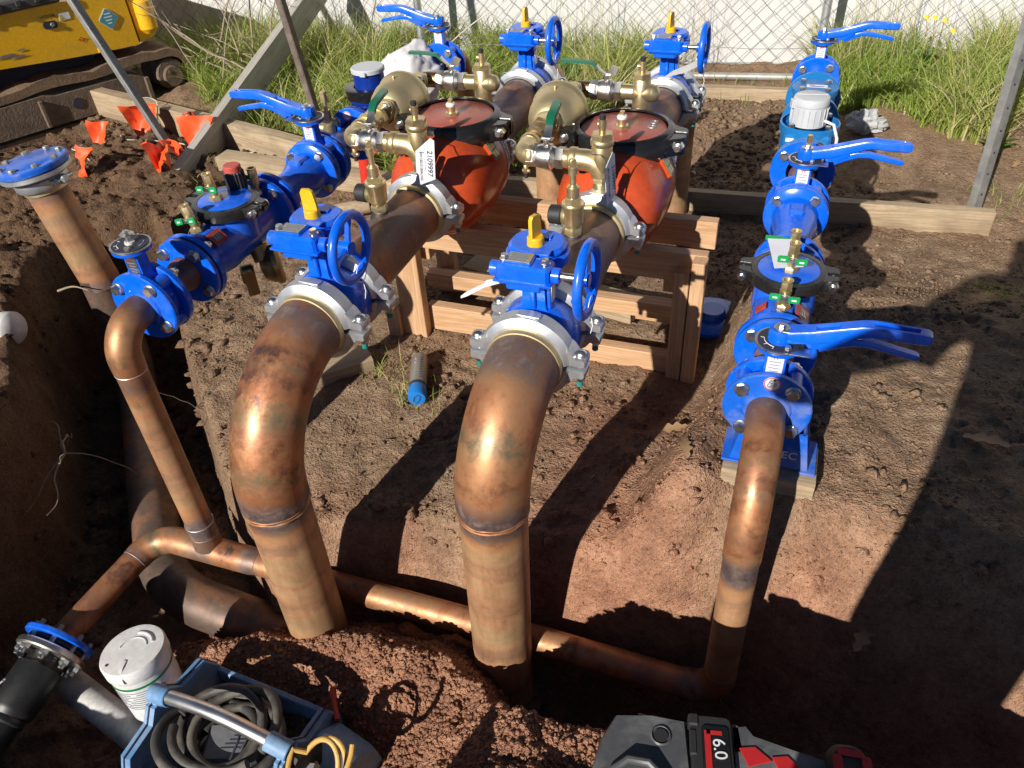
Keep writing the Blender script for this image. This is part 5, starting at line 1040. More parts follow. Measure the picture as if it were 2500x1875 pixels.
def meter_left():
    t = thing('water_meter', 'dark blue water meter with pale grey lid half hidden behind the left brass bypass', 'meter', (L1X - .01, 2.50, LZ)); B = M['blue_dark']
    for yy, m_ in ((-.375, 'blue'), (-.17, 'blue'), (-.150, 'blue_dark'), (.15, 'blue_dark'), (.168, 'blue')):
        mb = MB(); mb.lathe([(yy, .05), (yy, .089), (yy + .003, .0925), (yy + .013, .0925), (yy + .016, .089), (yy + .016, .05)], n=40); part('flange', mb, M[m_], t)
    mb = MB(); mb.lathe([(-.36, .05), (-.30, .042), (-.17, .042)], n=28); mb.lathe([(-.14, .055), (-.06, .072), (.06, .072), (.15, .055)], n=36); mb.lathe([(0, .075), (.07, .078), (.075, .084), (.098, .084)], axis=(0, 0, 1), n=36); part('body', mb, B, t)
    mb = MB(); mb.lathe([(.085, .076), (.085, .090), (.115, .092), (.118, .086), (.118, .060)], axis=(0, 0, 1), n=36); part('black_band', mb, M['black'], t)
    mb = MB(); mb.lathe([(.10, 0), (.10, .056), (.17, .054), (.17, 0)], axis=(0, 0, 1), n=32); part('register', mb, M['blue_dark'], t)
    mb = MB(); mb.lathe([(.168, 0), (.168, .060), (.180, .060), (.184, .056), (.184, 0)], axis=(0, 0, 1), n=32); mb.box((.012, -.060, .172), (.022, .012, .014), ch=.002); part('grey_lid', mb, M['grey_plastic'], t)
    mb = MB(); mb.lathe([(-.171, 0), (-.171, .0165), (-.1705, .0165)], (-.012, 0, .068), (0, 1, 0), 24); sk = part('sticker', mb, M['ink_white'], t); mb = MB(); mb.lathe([(-.1714, .013), (-.1714, .0162)], (-.012, 0, .068), (0, 1, 0), 24); part('sticker_rim', mb, plain('pink_print_b', (.62, .12, .10), .5), sk)
    text('CTS', .011, sk, (-.012, -.1716, .068), (1, 0, .3), (-.3, 0, 1), plain('navy_print_b', (.01, .02, .16), .5))
    bolts4(t, -.375, .073, True); bolts4(t, -.17, .073, True); return t
meter_left()
mb = MB(); mb.cyl((0, 0, 0), (0, 0, .02), .018); mb.cyl((0, 0, .02), (0, 0, .062), .0215, n=22); mb.hexa((0, 0, .060), (0, 0, .078), .022); mb.cyl((0, 0, .076), (0, 0, .108), .0145, n=18); mb.cyl((0, 0, .106), (0, 0, .135), .0075, n=14); mb.box((0, 0, .152), (.018, .018, .038), ch=.0015); mb.cyl((-.055, 0, .042), (-.015, 0, .042), .018, n=18)
solo('drain_valve', mb, M['brass'], 'old brass drain valve left of the dark blue meter', 'valve', (L1X - .095, 2.32, LZ - .02))
mb = MB(); mb.tube([(-.02, 0, 0), (.0, 0, .22), (.004, 0, .27)], [.030, .034, .034], 14); solo('red_marker_stake', mb, M['rust_red'], 'short red plastic marker standing in soil behind the left drain valve', 'stake', (-1.80, 2.93, .0))

# ---------------- pipe stands
def pipe_stand(label, x, y, z0, z1, words):
    t = thing('pipe_stand', label, 'stand', (x, y, z0)); H = z1 - z0; w = .088; B = M['blue_dusty']
    for yy in (-.045, .045):
        mb = MB(); mb.prism([(-w, 0), (w, 0), (w * .80, H), (-w * .80, H)], (0, yy - .004, .004), (1, 0, 0), (0, .0, 1), (0, 1, 0), .008, ch=.001); f_ = part('side_plate', mb, B, t)
        if yy < 0 and words: text('EC', .030, f_, (.042, yy - .0046, H * .42), (1, 0, 0), (0, 0, 1), M['ink_white'])
    for sx in (-1, 1):
        mb = MB(); mb.prism([(-.045, 0), (.045, 0), (.045, H), (-.045, H)], (sx * (w - .002), 0, .004), (0, 1, 0), (-sx * .22 * w / H, 0, 1), (-sx, 0, 0), .005); mb.box((sx * .085, 0, .003), (.040, .115, .006), ch=.0015); part('foot', mb, B, t)
    mb = MB(); mb.cyl((0, 0, H * .4), (0, 0, H + .015), .014); part('jack_screw', mb, M['steel_dull'], t)
    return t
pipe_stand('dusty blue pipe stand under the stickered right lever valve', L4X + .028, 1.440, .300, .405, True)
plank('timber_block', 'weathered timber block under the right blue pipe stand', (-.03, 1.425, .268), (.178, 1.425, .270), .125, .056, M['plank'], cat='block')
mb = MB(); mb.lathe([(0, 0), (0, .115), (.006, .12), (.02, .12), (.024, .112), (.024, 0)], axis=(0, 0, 1), n=40); mb.cyl((0, 0, .02), (0, 0, .05), .05, .045); solo('stand_base', mb, M['blue'], 'round blue stand base on the soil behind the right end of the timber stand', 'stand', (-.17, 2.36, .02))

# ================================================================== THINGS IN AND AROUND THE TRENCH
# black polyethylene adaptor bolted to the trench branch
def pe_adaptor():
    t = thing('pipe_adaptor', 'black plastic pipe adaptor with blue and steel flanges at lower left', 'pipe', (-1.712, .72, ZC - .075)); d = Vector((.03, -1, -.16)).normalized()
    mb = MB(); mb.lathe([(-.014, .042), (-.014, .094), (-.010, .097), (.0, .097), (.003, .094), (.003, .042)], (0, 0, 0), d, 40); part('blue_flange', mb, M['blue'], t)
    mb = MB(); mb.lathe([(.006, .05), (.006, .078), (.014, .078), (.014, .05)], (0, 0, 0), d, 36); part('gasket', mb, M['black_rubber'], t)
    mb = MB(); mb.lathe([(.022, .058), (.022, .093), (.026, .096), (.038, .096), (.042, .092), (.042, .058)], (0, 0, 0), d, 40); part('steel_flange', mb, M['nickel'], t)
    a, u, w = frame_of(d)
    for k in range(8):
        q = 2 * PI * k / 8 + .3; p = u * (.078 * math.cos(q)) + w * (.078 * math.sin(q)); mb = MB(); mb.hexa(p + d * .042, p + d * .056, .0135); mb.cyl(p + d * .055, p + d * .066, .008, n=10); mb.cyl(p - d * .03, p + d * .045, .007, n=10); part('bolt', mb, M['steel'], t)
    mb = MB(); mb.lathe([(.03, .05), (.045, .055), (.07, .057), (.075, .062), (.19, .062), (.20, .057), (.21, .050), (.215, .052), (.225, .052), (.23, .047), (.9, .047), (.9, 0)], (0, 0, 0), d, 36); bd = part('black_sleeve', mb, M['pe_black'], t)
    s_ = u * -.030 + w * .050
    mb = MB(); mb.cyl(s_ + d * .07, s_ + d * .07 + Vector((0, 0, .012)), .010, n=14); part('weld_pin', mb, M['pe_black'], bd)
    mb = MB(); p = d * .15 + Vector((-.035, 0, .053)); mb.box(p, (.016, .075, .0012), Matrix.Rotation(-.52, 3, 'Y') @ Matrix.Rotation(-.16, 3, 'X'), ch=.0003); lb = part('white_label', mb, M['ink_white'], t)
    for k in range(7):
        mb = MB(); mb.box(p + Vector((0, -.027 + k * .009, .0009)), (.010, .0035, .0006), Matrix.Rotation(-.52, 3, 'Y') @ Matrix.Rotation(-.16, 3, 'X'), ch=.0001); part('printed_line', mb, M['ink'], lb)
pe_adaptor()
mb = MB(); mb.lathe([(0, .038), (0, .043), (.42, .043), (.42, .038)], axis=(1, 0, 0), n=32); o = solo('pvc_pipe', mb, M['pvc'], 'white plastic pipe running into the heap beside the black adaptor', 'pipe', (-1.80, .70, -.395)); o.rotation_euler = (0, .02, -.22)
mb = MB(); mb.lathe([(-.022, 0), (-.020, .025), (-.012, .048), (0, .062), (.006, .066), (.040, .066), (.044, .060), (.30, .058), (.30, 0)], axis=(-1, -.15, -.05), n=36); solo('pvc_pipe', mb, M['pvc'], 'dirty white plastic pipe stub poking from the left trench bank', 'pipe', (-2.70, 1.665, .0))

# white wipes tub
def tub():
    t = thing('wipes_tub', 'white round tub with green stripe leaning on the blue tool caddy', 'tub', (-1.375, .70, -.335), (math.radians(-6), math.radians(-4), .3))
    mb = MB(); mb.lathe([(0, 0), (0, .070), (.004, .074), (.165, .079), (.165, 0)], axis=(0, 0, 1), n=48); bd = part('tub_body', mb, paint('white_tub', (.70, .70, .70), .35, .2, (.35, .25, .17), .03), t)
    mb = MB(); mb.lathe([(.140, .0788), (.140, .0796), (.147, .0798), (.147, .0790)], axis=(0, 0, 1), n=48); part('green_stripe', mb, plain('green_print', (.01, .20, .05), .4), bd)
    mb = MB(); mb.lathe([(.164, .0805), (.168, .0830), (.200, .0835), (.207, .080), (.2085, .070), (.2085, 0)], axis=(0, 0, 1), n=48); ld = part('lid', mb, paint('stained_white_lid', (.74, .73, .71), .4, .55, (.42, .30, .20), .04), t)
    mb = MB(); mb.tube([(.036 * math.cos(q), .036 * math.sin(q), .209) for q in [.3 + .17 * k for k in range(17)]], .0022, 6); mb.tube([(.052 * math.cos(q), .052 * math.sin(q), .209) for q in [.4 + .1 * k for k in range(14)]], .004, 8); part('lid_groove', mb, plain('shaded_white', (.55, .55, .56), .5), ld)
    mb = MB(); mb.sweep([[(x, y, z), (x + .010, y - .002, z), (x + .010, y - .002, z + .003), (x, y, z + .003)] for x, y, z in ((-.006, -.036, .208), (-.004, -.060, .209), (-.002, -.076, .204), (0, -.084, .190), (.001, -.085, .178))]); part('pull_tab', mb, M['white'], ld)
    mb = MB(); mb.cyl((-.045, -.048, .2084), (-.045, -.048, .2090), .0045, n=14); part('dot', mb, M['ink'], ld)
    for r_ in range(9):
        z = .128 - r_ * .008
        for k in range(10):
            q = -2.35 + .17 * k; 
            if (r_ * 7 + k * 3) % 11 == 0: continue
            mb = MB(); rr = .0742 + .0048 * z / .165 * 1.0; mb.box(((rr + .0006) * math.cos(q), (rr + .0006) * math.sin(q), z), (.0006, .0115, .0022), Matrix.Rotation(q, 3, 'Z'), ch=.0001); part('printed_line', mb, M['ink_grey'], bd)
    for k in range(2):
        q = -.55; zz = .112 - .024 * k; rr = .0775; c_ = Vector((rr * math.cos(q), rr * math.sin(q), zz)); mb = MB(); mb.box(c_, (.0008, .014, .014), Matrix.Rotation(q, 3, 'Z') @ Matrix.Rotation(PI / 4, 3, 'X'), ch=.0002); part('hazard_diamond', mb, M['ink_red'], bd)
tub()

# blue tool caddy with alloy handle, hoses inside
def caddy():
    M['caddy'] = paint('scuffed_blue_plastic', (.13, .28, .50), .45, .8, (.42, .46, .49), .05)
    M['hose'] = paint('dusty_grey_hose', (.055, .052, .047), .55, .75, (.27, .235, .185), .05)
    t = thing('tool_caddy', 'scuffed blue tool caddy with curved silver handle and hoses inside', 'caddy', (-1.02, .60, -.34), (0, 0, -.06))
    W = .185
    for sx in (-1, 1):
        mb = MB(); out = [(-.165, .0), (.165, .0), (.165, .15), (.135, .215), (.055, .225), (.03, .262), (-.03, .262), (-.055, .225), (-.135, .215), (-.165, .15)]
        mb.prism(out, (sx * W - .014, 0, 0), (0, 1, 0), (0, 0, 1), (1, 0, 0), .028, ch=.006); part('end_panel', mb, M['caddy'], t)
        mb = MB(); mb.tube([(sx * W, y, z + .001) for y, z in ((-.165, .15), (-.135, .216), (-.055, .226), (-.03, .263), (.03, .263), (.055, .226), (.135, .216), (.165, .15))], .0022, 5); part('seam', mb, M['ink'], t)
    for sy in (-1, 1):
        mb = MB(); mb.box((0, sy * .155, .075), (.36, .016, .15), ch=.005); part('side_panel', mb, M['caddy'], t)
    mb = MB(); mb.box((0, 0, .012), (.36, .30, .016), ch=.003); part('tray', mb, M['caddy'], t)
    hp = [(lerp(-W, W, k / 16), 0, .275 + .030 * math.sin(PI * k / 16)) for k in range(17)]
    mb = MB(); mb.tube(hp, .0165, 22); part('handle_tube', mb, metal('satin_aluminium', (.62, .62, .61), (.72, .72, .71), (.32, .42), 30, .03), t)
    for sx in (-1, 1):
        mb = MB(); mb.cyl((sx * (W + .012), 0, .272), (sx * (W - .045), 0, .284), .0225, n=26); mb.box((sx * W, 0, .255), (.034, .044, .03), ch=.006); part('handle_socket', mb, M['caddy'], t)
    R0 = random.Random(3)
    for i in range(9):
        r = .085 + .018 * R0.random() ; cx, cy_ = R0.uniform(-.045, .035), R0.uniform(-.03, .03); z0 = .13 + .014 * i; tl = R0.uniform(-.25, .25); t2 = R0.uniform(-.3, .5); ph = R0.random() * 6
        mb = MB(); mb.tube([(cx + r * 1.15 * math.cos(q + ph), cy_ + r * math.sin(q + ph), z0 + r * tl * math.cos(q) + r * t2 * math.sin(q) * .5 + .008 * math.sin(2 * q)) for q in [.16 * k for k in range(38)]], .0115, 12); part('hose_loop', mb, M['hose'], t, 60)
    mb = MB(); mb.box((.02, -.01, .16), (.13, .10, .10), Matrix.Rotation(.4, 3, 'Z'), ch=.01); bx_ = part('machine_block', mb, paint('grey_machine', (.16, .165, .18), .5, .4, (.3, .27, .23), .05), t)
    for k in range(4):
        mb = MB(); mb.box((.035 + .004 * k, -.02 + .012 * k, .2106), (.06, .0035, .0006), Matrix.Rotation(.4, 3, 'Z'), ch=.0001); part('printed_line', mb, M['ink'], bx_)
    mb = MB(); mb.tube([(.03, .02, .22), (.05, -.01, .235), (.055, -.05, .225), (.04, -.08, .2)], .003, 8); part('thin_lead', mb, M['ink'], t)
    mb = MB(); mb.box((.075, -.075, .165), (.07, .02, .05), Matrix.Rotation(.5, 3, 'Z'), ch=.004); part('yellow_tag', mb, M['yellow'], t)
    return t
caddy()
def welder():
    B = M['caddy']; t = thing('tool_case', 'small blue moulded tool case beside the caddy with yellow lead on top', 'tool case', (-.775, .615, -.34), (0, 0, -.25))
    mb = MB(); mb.prism([(-.12, 0), (.11, 0), (.12, .06), (.10, .17), (.05, .215), (-.05, .225), (-.12, .18)], (-.055, 0, 0), (0, 1, 0), (0, 0, 1), (1, 0, 0), .12, ch=.012); part('shell', mb, B, t)
    mb = MB(); mb.box((-.057, .03, .15), (.002, .05, .05), Matrix.Rotation(.1, 3, 'X'), ch=.0005); part('decal', mb, M['plate'], t)
    for k in range(4):
        mb = MB(); mb.box((.068, -.03 + .014 * k, .15), (.006, .005, .05), ch=.001); part('vent_slot', mb, M['ink'], t)
    mb = MB(); mb.box((.015, -.06, .235), (.06, .08, .05), Matrix.Rotation(.5, 3, 'Z'), ch=.012); part('grey_trigger', mb, plain('dusty_grey_plastic', (.28, .27, .25), .6), t)
    mb = MB(); mb.prism([(-.06, 0), (.05, -.01), (.07, .05), (.0, .09), (-.05, .06)], (-.02, -.05, .22), (0, 1, 0), (0, 0, 1), (1, 0, .2), .03, ch=.006); part('black_grip', mb, M['black_rubber'], t)
welder()
mb = MB(); R0 = random.Random(5)
pts = []
for k in range(60):
    q = .22 * k; r = .055 + .012 * math.sin(k * .13) + (.03 if k > 42 else 0); pts.append((.02 + r * math.cos(q) * .8, -.02 + r * math.sin(q) * .9, .05 + .03 * math.sin(q) + .0012 * k + (.02 if k > 42 else 0)))
mb.tube(pts, .0062, 10); solo('yellow_lead', mb, paint('dirty_yellow_lead', (.62, .38, .10), .45, .35, (.3, .22, .13), .02), 'coiled dirty yellow lead draped over the small blue tool case', 'cable', (-.755, .60, -.14))
mb = MB(); mb.tube([(-.86, .80, -.18), (-.83, .76, -.165), (-.80, .72, -.16)], .008, 10); solo('red_lead', mb, plain('red_lead', (.35, .02, .02), .5), 'short red cable end between the caddy and the heap', 'cable')

# cordless band saw at the bottom edge
def bandsaw():
    G = paint('scuffed_grey_black_plastic', (.075, .078, .082), .45, .7, (.24, .235, .225), .06); Rd = plain('red_plastic', (.45, .02, .02), .4)
    t = thing('cordless_saw', 'scuffed black and red cordless band saw with 6.0 battery at the bottom edge', 'power tool', (.030, .698, .275), (0, 0, .205)); t.scale = (.87, .87, 1.1)
    mb = MB(); mb.prism([(-.225, -.10), (-.205, -.01), (-.175, .045), (-.10, .052), (-.03, .045), (-.02, -.12), (-.21, -.14)], (0, 0, -.07), (1, 0, 0), (0, 1, 0), (0, 0, 1), .085, ch=.012); mb.lathe([(0, .018), (.002, .021), (.004, .018)], (-.085, .005, .0145), (0, 0, 1), 24); part('wheel_guard', mb, G, t)
    mb = MB(); mb.lathe([(.0, .0), (.0, .014), (.003, .014), (.003, 0)], (-.085, .005, .0142), (0, 0, 1), 20); part('guard_button', mb, M['black_rubber'], t)
    mb = MB(); mb.tube([(-.18, -.075, .018), (-.15, -.055, .026), (-.11, -.058, .026), (-.07, -.09, .018)], .008, 10); part('guard_rib', mb, G, t)
    mb = MB(); mb.prism(rrect(.080, .150, .012, 4), (.012, -.025, -.06), (1, 0, 0), (0, 1, 0), (0, 0, 1), .090, ch=.008); mb.box((-.022, .035, .022), (.020, .024, .024), ch=.003); mb.box((-.024, -.01, .026), (.014, .05, .012), ch=.003); bt = part('battery', mb, M['black_rubber'], t)
    mb = MB(); mb.prism(rrect(.052, .110, .008, 3), (.018, -.030, .030), (1, 0, 0), (0, 1, 0), (0, 0, 1), .003, ch=.001); part('battery_frame', mb, M['black'], bt)
    mb = MB(); mb.box((.003, -.03, .0338), (.012, .088, .0010), ch=.0003); mb.box((.016, .010, .0338), (.030, .008, .0010), ch=.0003); part('red_panel', mb, Rd, bt)
    text('6.0', .034, bt, (.024, -.022, .0346), (.1, -1, 0), (1, .1, 0), M['ink_white'])
    mb = MB(); mb.box((.062, .015, -.01), (.022, .060, .05), Matrix.Rotation(.1, 3, 'Z'), ch=.004); part('soil_caked_latch', mb, paint('caked_latch', (.10, .075, .05), .9, .8, (.3, .21, .14), .5), t)
    mb = MB(); mb.prism([(.05, .04), (.078, .046), (.092, .026), (.17, .004), (.235, -.012), (.235, -.085), (.05, -.11)], (0, 0, -.05), (1, 0, 0), (0, 1, 0), (0, 0, 1), .065, ch=.010); part('handle_housing', mb, G, t)
    for s_ in (0, 1):
        mb = MB(); mb.prism([(.065 + .06 * s_, -.005 - .012 * s_), (.095 + .06 * s_, -.0 - .012 * s_), (.125 + .055 * s_, -.025 - .012 * s_), (.08 + .06 * s_, -.04 - .01 * s_)], (0, 0, .0152), (1, 0, 0), (0, 1, 0), (0, 0, 1), .003, ch=.001); part('red_insert', mb, Rd, t)
    mb = MB(); mb.prism(rrect(.075, .11, .03, 6), (.262, -.035, -.06), (1, 0, 0), (.05, 1, 0), (0, 0, 1), .095, ch=.014); mt = part('motor_end', mb, M['black_rubber'], t)
    for xx in (.240, .292):
        mb = MB(); mb.prism(rrect(.018, .07, .006, 3), (xx, -.045, .0345), (1, 0, 0), (.05, 1, 0), (0, 0, 1), .003, ch=.001); part('red_insert', mb, Rd, mt)
    mb = MB(); mb.prism(rrect(.046, .014, .004, 3), (.266, -.005, .0345), (1, -.1, 0), (0, 1, 0), (0, 0, 1), .002); part('red_insert', mb, Rd, mt)
    mb = MB(); mb.box((.02, .046, -.03), (.30, .004, .022), Matrix.Rotation(-.16, 3, 'Z'), ch=.001); part('yellow_bar', mb, plain('dull_yellow_bar', (.42, .28, .07), .45), t)
bandsaw()

# spray can
def can():
    t = thing('spray_can', 'spray can with blue cap lying on the soil between the copper bends', 'spray can', (-1.033, 1.762, .0)); t.location.z = gz(-1.03, 1.76) + .030
    d = Vector((.083, -.209, 0)).normalized()
    lab = paint('can_label', (.27, .25, .22), .35, .5, (.16, .13, .10), 0, .3)
    mb = MB(); mb.lathe([(-.118, 0), (-.118, .020), (-.115, .0265), (-.108, .0285), (.045, .0285), (.050, .027)], (0, 0, 0), d, 36); part('can_body', mb, lab, t)
    mb = MB(); mb.lathe([(.034, .0288), (.034, .0291), (.048, .0291), (.048, .0288)], (0, 0, 0), d, 36); part('dark_band', mb, M['ink'], t)
    mb = MB(); mb.lathe([(.048, .0275), (.048, .0290), (.052, .0298), (.092, .0295), (.098, .027), (.099, .020), (.099, 0)], (0, 0, 0), d, 36); cp = part('blue_cap', mb, plain('blue_cap_plastic', (.01, .18, .55), .45, .15), t)
    a, u, w = frame_of(d)
    mb = MB(); mb.tube([d * .0995 + u * x + w * y for x, y in ((-.012, -.010), (-.006, .008), (.006, .016), (.014, .010), (.006, -.010), (-.004, -.018))], .0016, 6); part('cap_slot', mb, M['ink'], cp)
    for k in range(2):
        mb = MB(); mb.box(Vector((-.010, 0, .0272)) + d * (-.075 + .02 * k), (.007, .007, .0006), ch=.0001); part('print_mark', mb, plain('pink_mark', (.7, .35, .5), .5), t)
    for k in range(9):
        mb = MB(); mb.box(Vector((.008, 0, .0277)) + d * (-.09 + .013 * k), (.024, .0028, .0005), ch=.0001); part('printed_line', mb, M['ink'], t)
can()

# white cloth over the far left fittings
mb = MB(); n = 46
secs = []
for i in range(n):
    v = i / (n - 1); row = []
    for j in range(64):
        q = 2 * PI * j / 64; x, y = math.cos(q), math.sin(q); r = math.sin(PI * (.06 + .9 * v) / 1.04) ** .6
        px = x * .15 * r * (1.2 - .35 * v); py = y * .15 * r; pz = lerp(-.20, .13, v) + .07 * (px + .02) / .15
        w = mnoise.fractal(Vector((px * 13, py * 13, pz * 13)), 1.0, 2.0, 4) * .020 + abs(mnoise.noise(Vector((px * 30, py * 30, pz * 16)))) * .012
        row.append((px * (1 + w * 6), py * (1 + w * 6), pz + w))
    secs.append(row)
mb.sweep(secs); solo('white_cloth', mb, plain('white_cotton_rag', (.62, .60, .60), .85, .12, 60), 'crumpled white cloth draped over fittings by the far left lever valve', 'cloth', (-1.60, 3.03, .545), ang=80)
# crumpled plastic bag
mb = MB(); secs = []
for i in range(22):
    v = i / 21; row = []
    for j in range(30):
        q = 2 * PI * j / 30; r = math.sin(PI * (.03 + .94 * v)) ** .7; p = Vector((math.cos(q) * .085 * r, math.sin(q) * .062 * r, lerp(-.045, .06, v))); k_ = mnoise.cell(p * 32) * .2 + mnoise.noise(p * 38) * .30; row.append(p * (1 + k_))
    secs.append(row)
mb.sweep(secs); m_, nt_, b_ = mat_new('clear_plastic_film'); b_.inputs['Base Color'].default_value = (.62, .64, .63, 1); b_.inputs['Roughness'].default_value = .22; b_.inputs['Transmission Weight'].default_value = .35; b_.inputs['IOR'].default_value = 1.2
solo('plastic_bag', mb, m_, 'crumpled clear plastic bag on the soil beside the right water meter', 'bag', (.325, 4.17, gz(.325, 4.17) + .05), ang=12)

# oak leaves lying about
def oak_leaf(label, x, y, s, rz, tilt=0.1, z=None):
    out = []; n = 18
    for k in range(n):
        a = k / (n - 1); out.append((a - .5, (.16 * math.sin(PI * min(1, a * 1.05 + .02)) ** .7) * (1 + .38 * math.sin(a * 24))))
    mb = MB(); vs = []
    for a, w in out:
        c = .10 * math.sin(a * 3 + rz); vs += [(a * s, w * s, (c + .18 * w) * s), (a * s, 0, c * s), (a * s, -w * s, (c + .25 * w) * s)]
    fs = []
    for k in range(n - 1):
        b = k * 3; fs += [(b, b + 3, b + 4, b + 1), (b + 1, b + 4, b + 5, b + 2)]
    mb.add(vs, fs); mb.tube([(-.5 * s, 0, .0), (-.62 * s, .01, .0), (-.72 * s, .03 * s, .004)], .0012, 5)
    o = solo('oak_leaf', mb, M['leaf_dry'], label, 'leaf', (x, y, (gz(x, y) if z is None else z) + .008), (tilt, tilt * .5, rz), ang=70)
    at = o.data.attributes.new('tone', 'FLOAT', 'POINT'); at.data.foreach_set('value', [random.random() * .3 + .4 for _ in o.data.vertices])
    return o
for lab, x, y, s, rz in (('curled brown oak leaf on the red soil left of the right riser', -.19, 1.74, .10, .3), ('brown oak leaf lying in shade at the far right of the pad', .555, 1.66, .115, 2.7), ('pale torn leaf on the dark trench floor at right', .345, 1.215, .10, 1.2), ('dark dead leaf stuck to the lit trench slope', -.125, 1.40, .085, 1.9), ('dry leaf at the bottom right corner of the trench', .52, 1.06, .08, .8), ('pale oak leaf beside the thick stained manifold', -1.38, 1.17, .10, .9), ('orange dead leaf right of the leaning stake', .98, 3.42, .10, .2), ('dead leaf at the grass edge near the right stake', .98, 3.95, .09, 1.1), ('small dead leaf in the shade behind the right red body', -.43, 3.55, .07, 2.2)):
    oak_leaf(lab, x, y, s, rz)

# orange bunting flags on a white cord
cord = [(-3.98, 3.02, .18), (-3.80, 3.02, .17), (-3.72, 3.18, .20), (-3.52, 3.22, .14), (-3.36, 3.10, .09), (-3.26, 3.02, .06), (-3.18, 3.10, .07), (-3.05, 3.18, .07), (-2.85, 3.22, .08), (-2.70, 3.30, .10)]
def smooth(path, n=8):
    P = [Vector(p) for p in path]; out = []
    for i in range(len(P) - 1):
        a, b, c, d = P[max(i - 1, 0)], P[i], P[i + 1], P[min(i + 2, len(P) - 1)]
        for k in range(n):
            t = k / n; out.append(.5 * ((2 * b) + (c - a) * t + (2 * a - 5 * b + 4 * c - d) * t * t + (3 * b - a - 3 * c + d) * t ** 3))
    return out + [P[-1]]
cord = [(x, y, gz(x, y) + .012 + .02 * (i % 3 == 1)) for i, (x, y, z) in enumerate(cord)]
mb = MB(); mb.tube(smooth(cord), .0035, 7); solo('bunting_cord', mb, M['string'], 'white cord strung with orange flags across the spoil at left', 'cord')
mb = MB(); mb.tube(smooth([(-3.72, 3.15, gz(-3.72, 3.15) + .02), (-3.6, 2.98, gz(-3.6, 2.98) + .02), (-3.42, 2.88, gz(-3.42, 2.88) + .02), (-3.30, 2.80, gz(-3.30, 2.80) + .02)]), .003, 7); solo('bunting_cord', mb, M['string'], 'second strand of white cord sagging toward the capped riser', 'cord')
mb = MB(); mb.tube(smooth([(-3.45, 3.30, .10), (-3.46, 3.40, .22), (-3.40, 3.46, .20), (-3.36, 3.38, .12)]), .003, 7); solo('bunting_cord', mb, M['string'], 'loop of pale cord over the pale weathered beam', 'cord')
def flag(label, x, y, z, w, h, rz, tilt, curl):
    mb = MB(); n = 9; vs = []; fs = []
    for i in range(n):
        u = i / (n - 1)
        for j in range(5):
            v = j / 4 - .5; ww = w * (1 - .55 * u); vs.append((v * ww, curl * .035 * math.sin(u * 4.5 + v * 5) + .02 * mnoise.noise(Vector((v * 6 + x, u * 6, y))), -u * h + .02 * mnoise.noise(Vector((v * 5, u * 4 + x, 3)))))
    for i in range(n - 1):
        for j in range(4): b = i * 5 + j; fs.append((b, b + 1, b + 6, b + 5))
    mb.add(vs, fs); mb.add([(p[0], p[1] + .0012, p[2]) for p in vs], [f[::-1] for f in fs]); solo('orange_flag', mb, M['orange_flag'], label, 'flag', (x, y, z), (tilt, 0, rz), ang=70)
for a in (('orange flag with rolled edge draped on the soil mound nearest the capped riser', -3.46, 3.08, gz(-3.46, 3.08) + .13, .11, .19, .4, -.65, .6), ('broad orange flag spread over the pale beam left of the dark stake', -3.42, 3.34, .22, .20, .17, .75, -.55, 1), ('large sunlit orange flag hanging over the beam right of the dark stake', -2.98, 3.26, .22, .20, .22, .15, -.35, .8), ('small orange flag tip above the beam behind the dark stake', -3.10, 3.34, .20, .07, .07, .2, .9, .3), ('narrow orange flag flat on the soil beside the large sunlit flag', -3.06, 3.07, gz(-3.06, 3.07) + .05, .08, .15, 1.4, -1.2, .4), ('crumpled orange flag in the hollow beside the foot of the stake', -2.985, 2.93, gz(-2.985, 2.93) + .09, .13, .15, .9, -1.0, 1.2), ('shaded red-orange flag hanging down inside the trench behind the riser', -3.24, 2.75, gz(-3.24, 2.75) + .12, .12, .15, -.3, -.45, .5), ('orange flag scrap in the weeds behind the black vent cap', -2.42, 2.62, .14, .09, .14, .4, -.4, 1)): flag(*a)

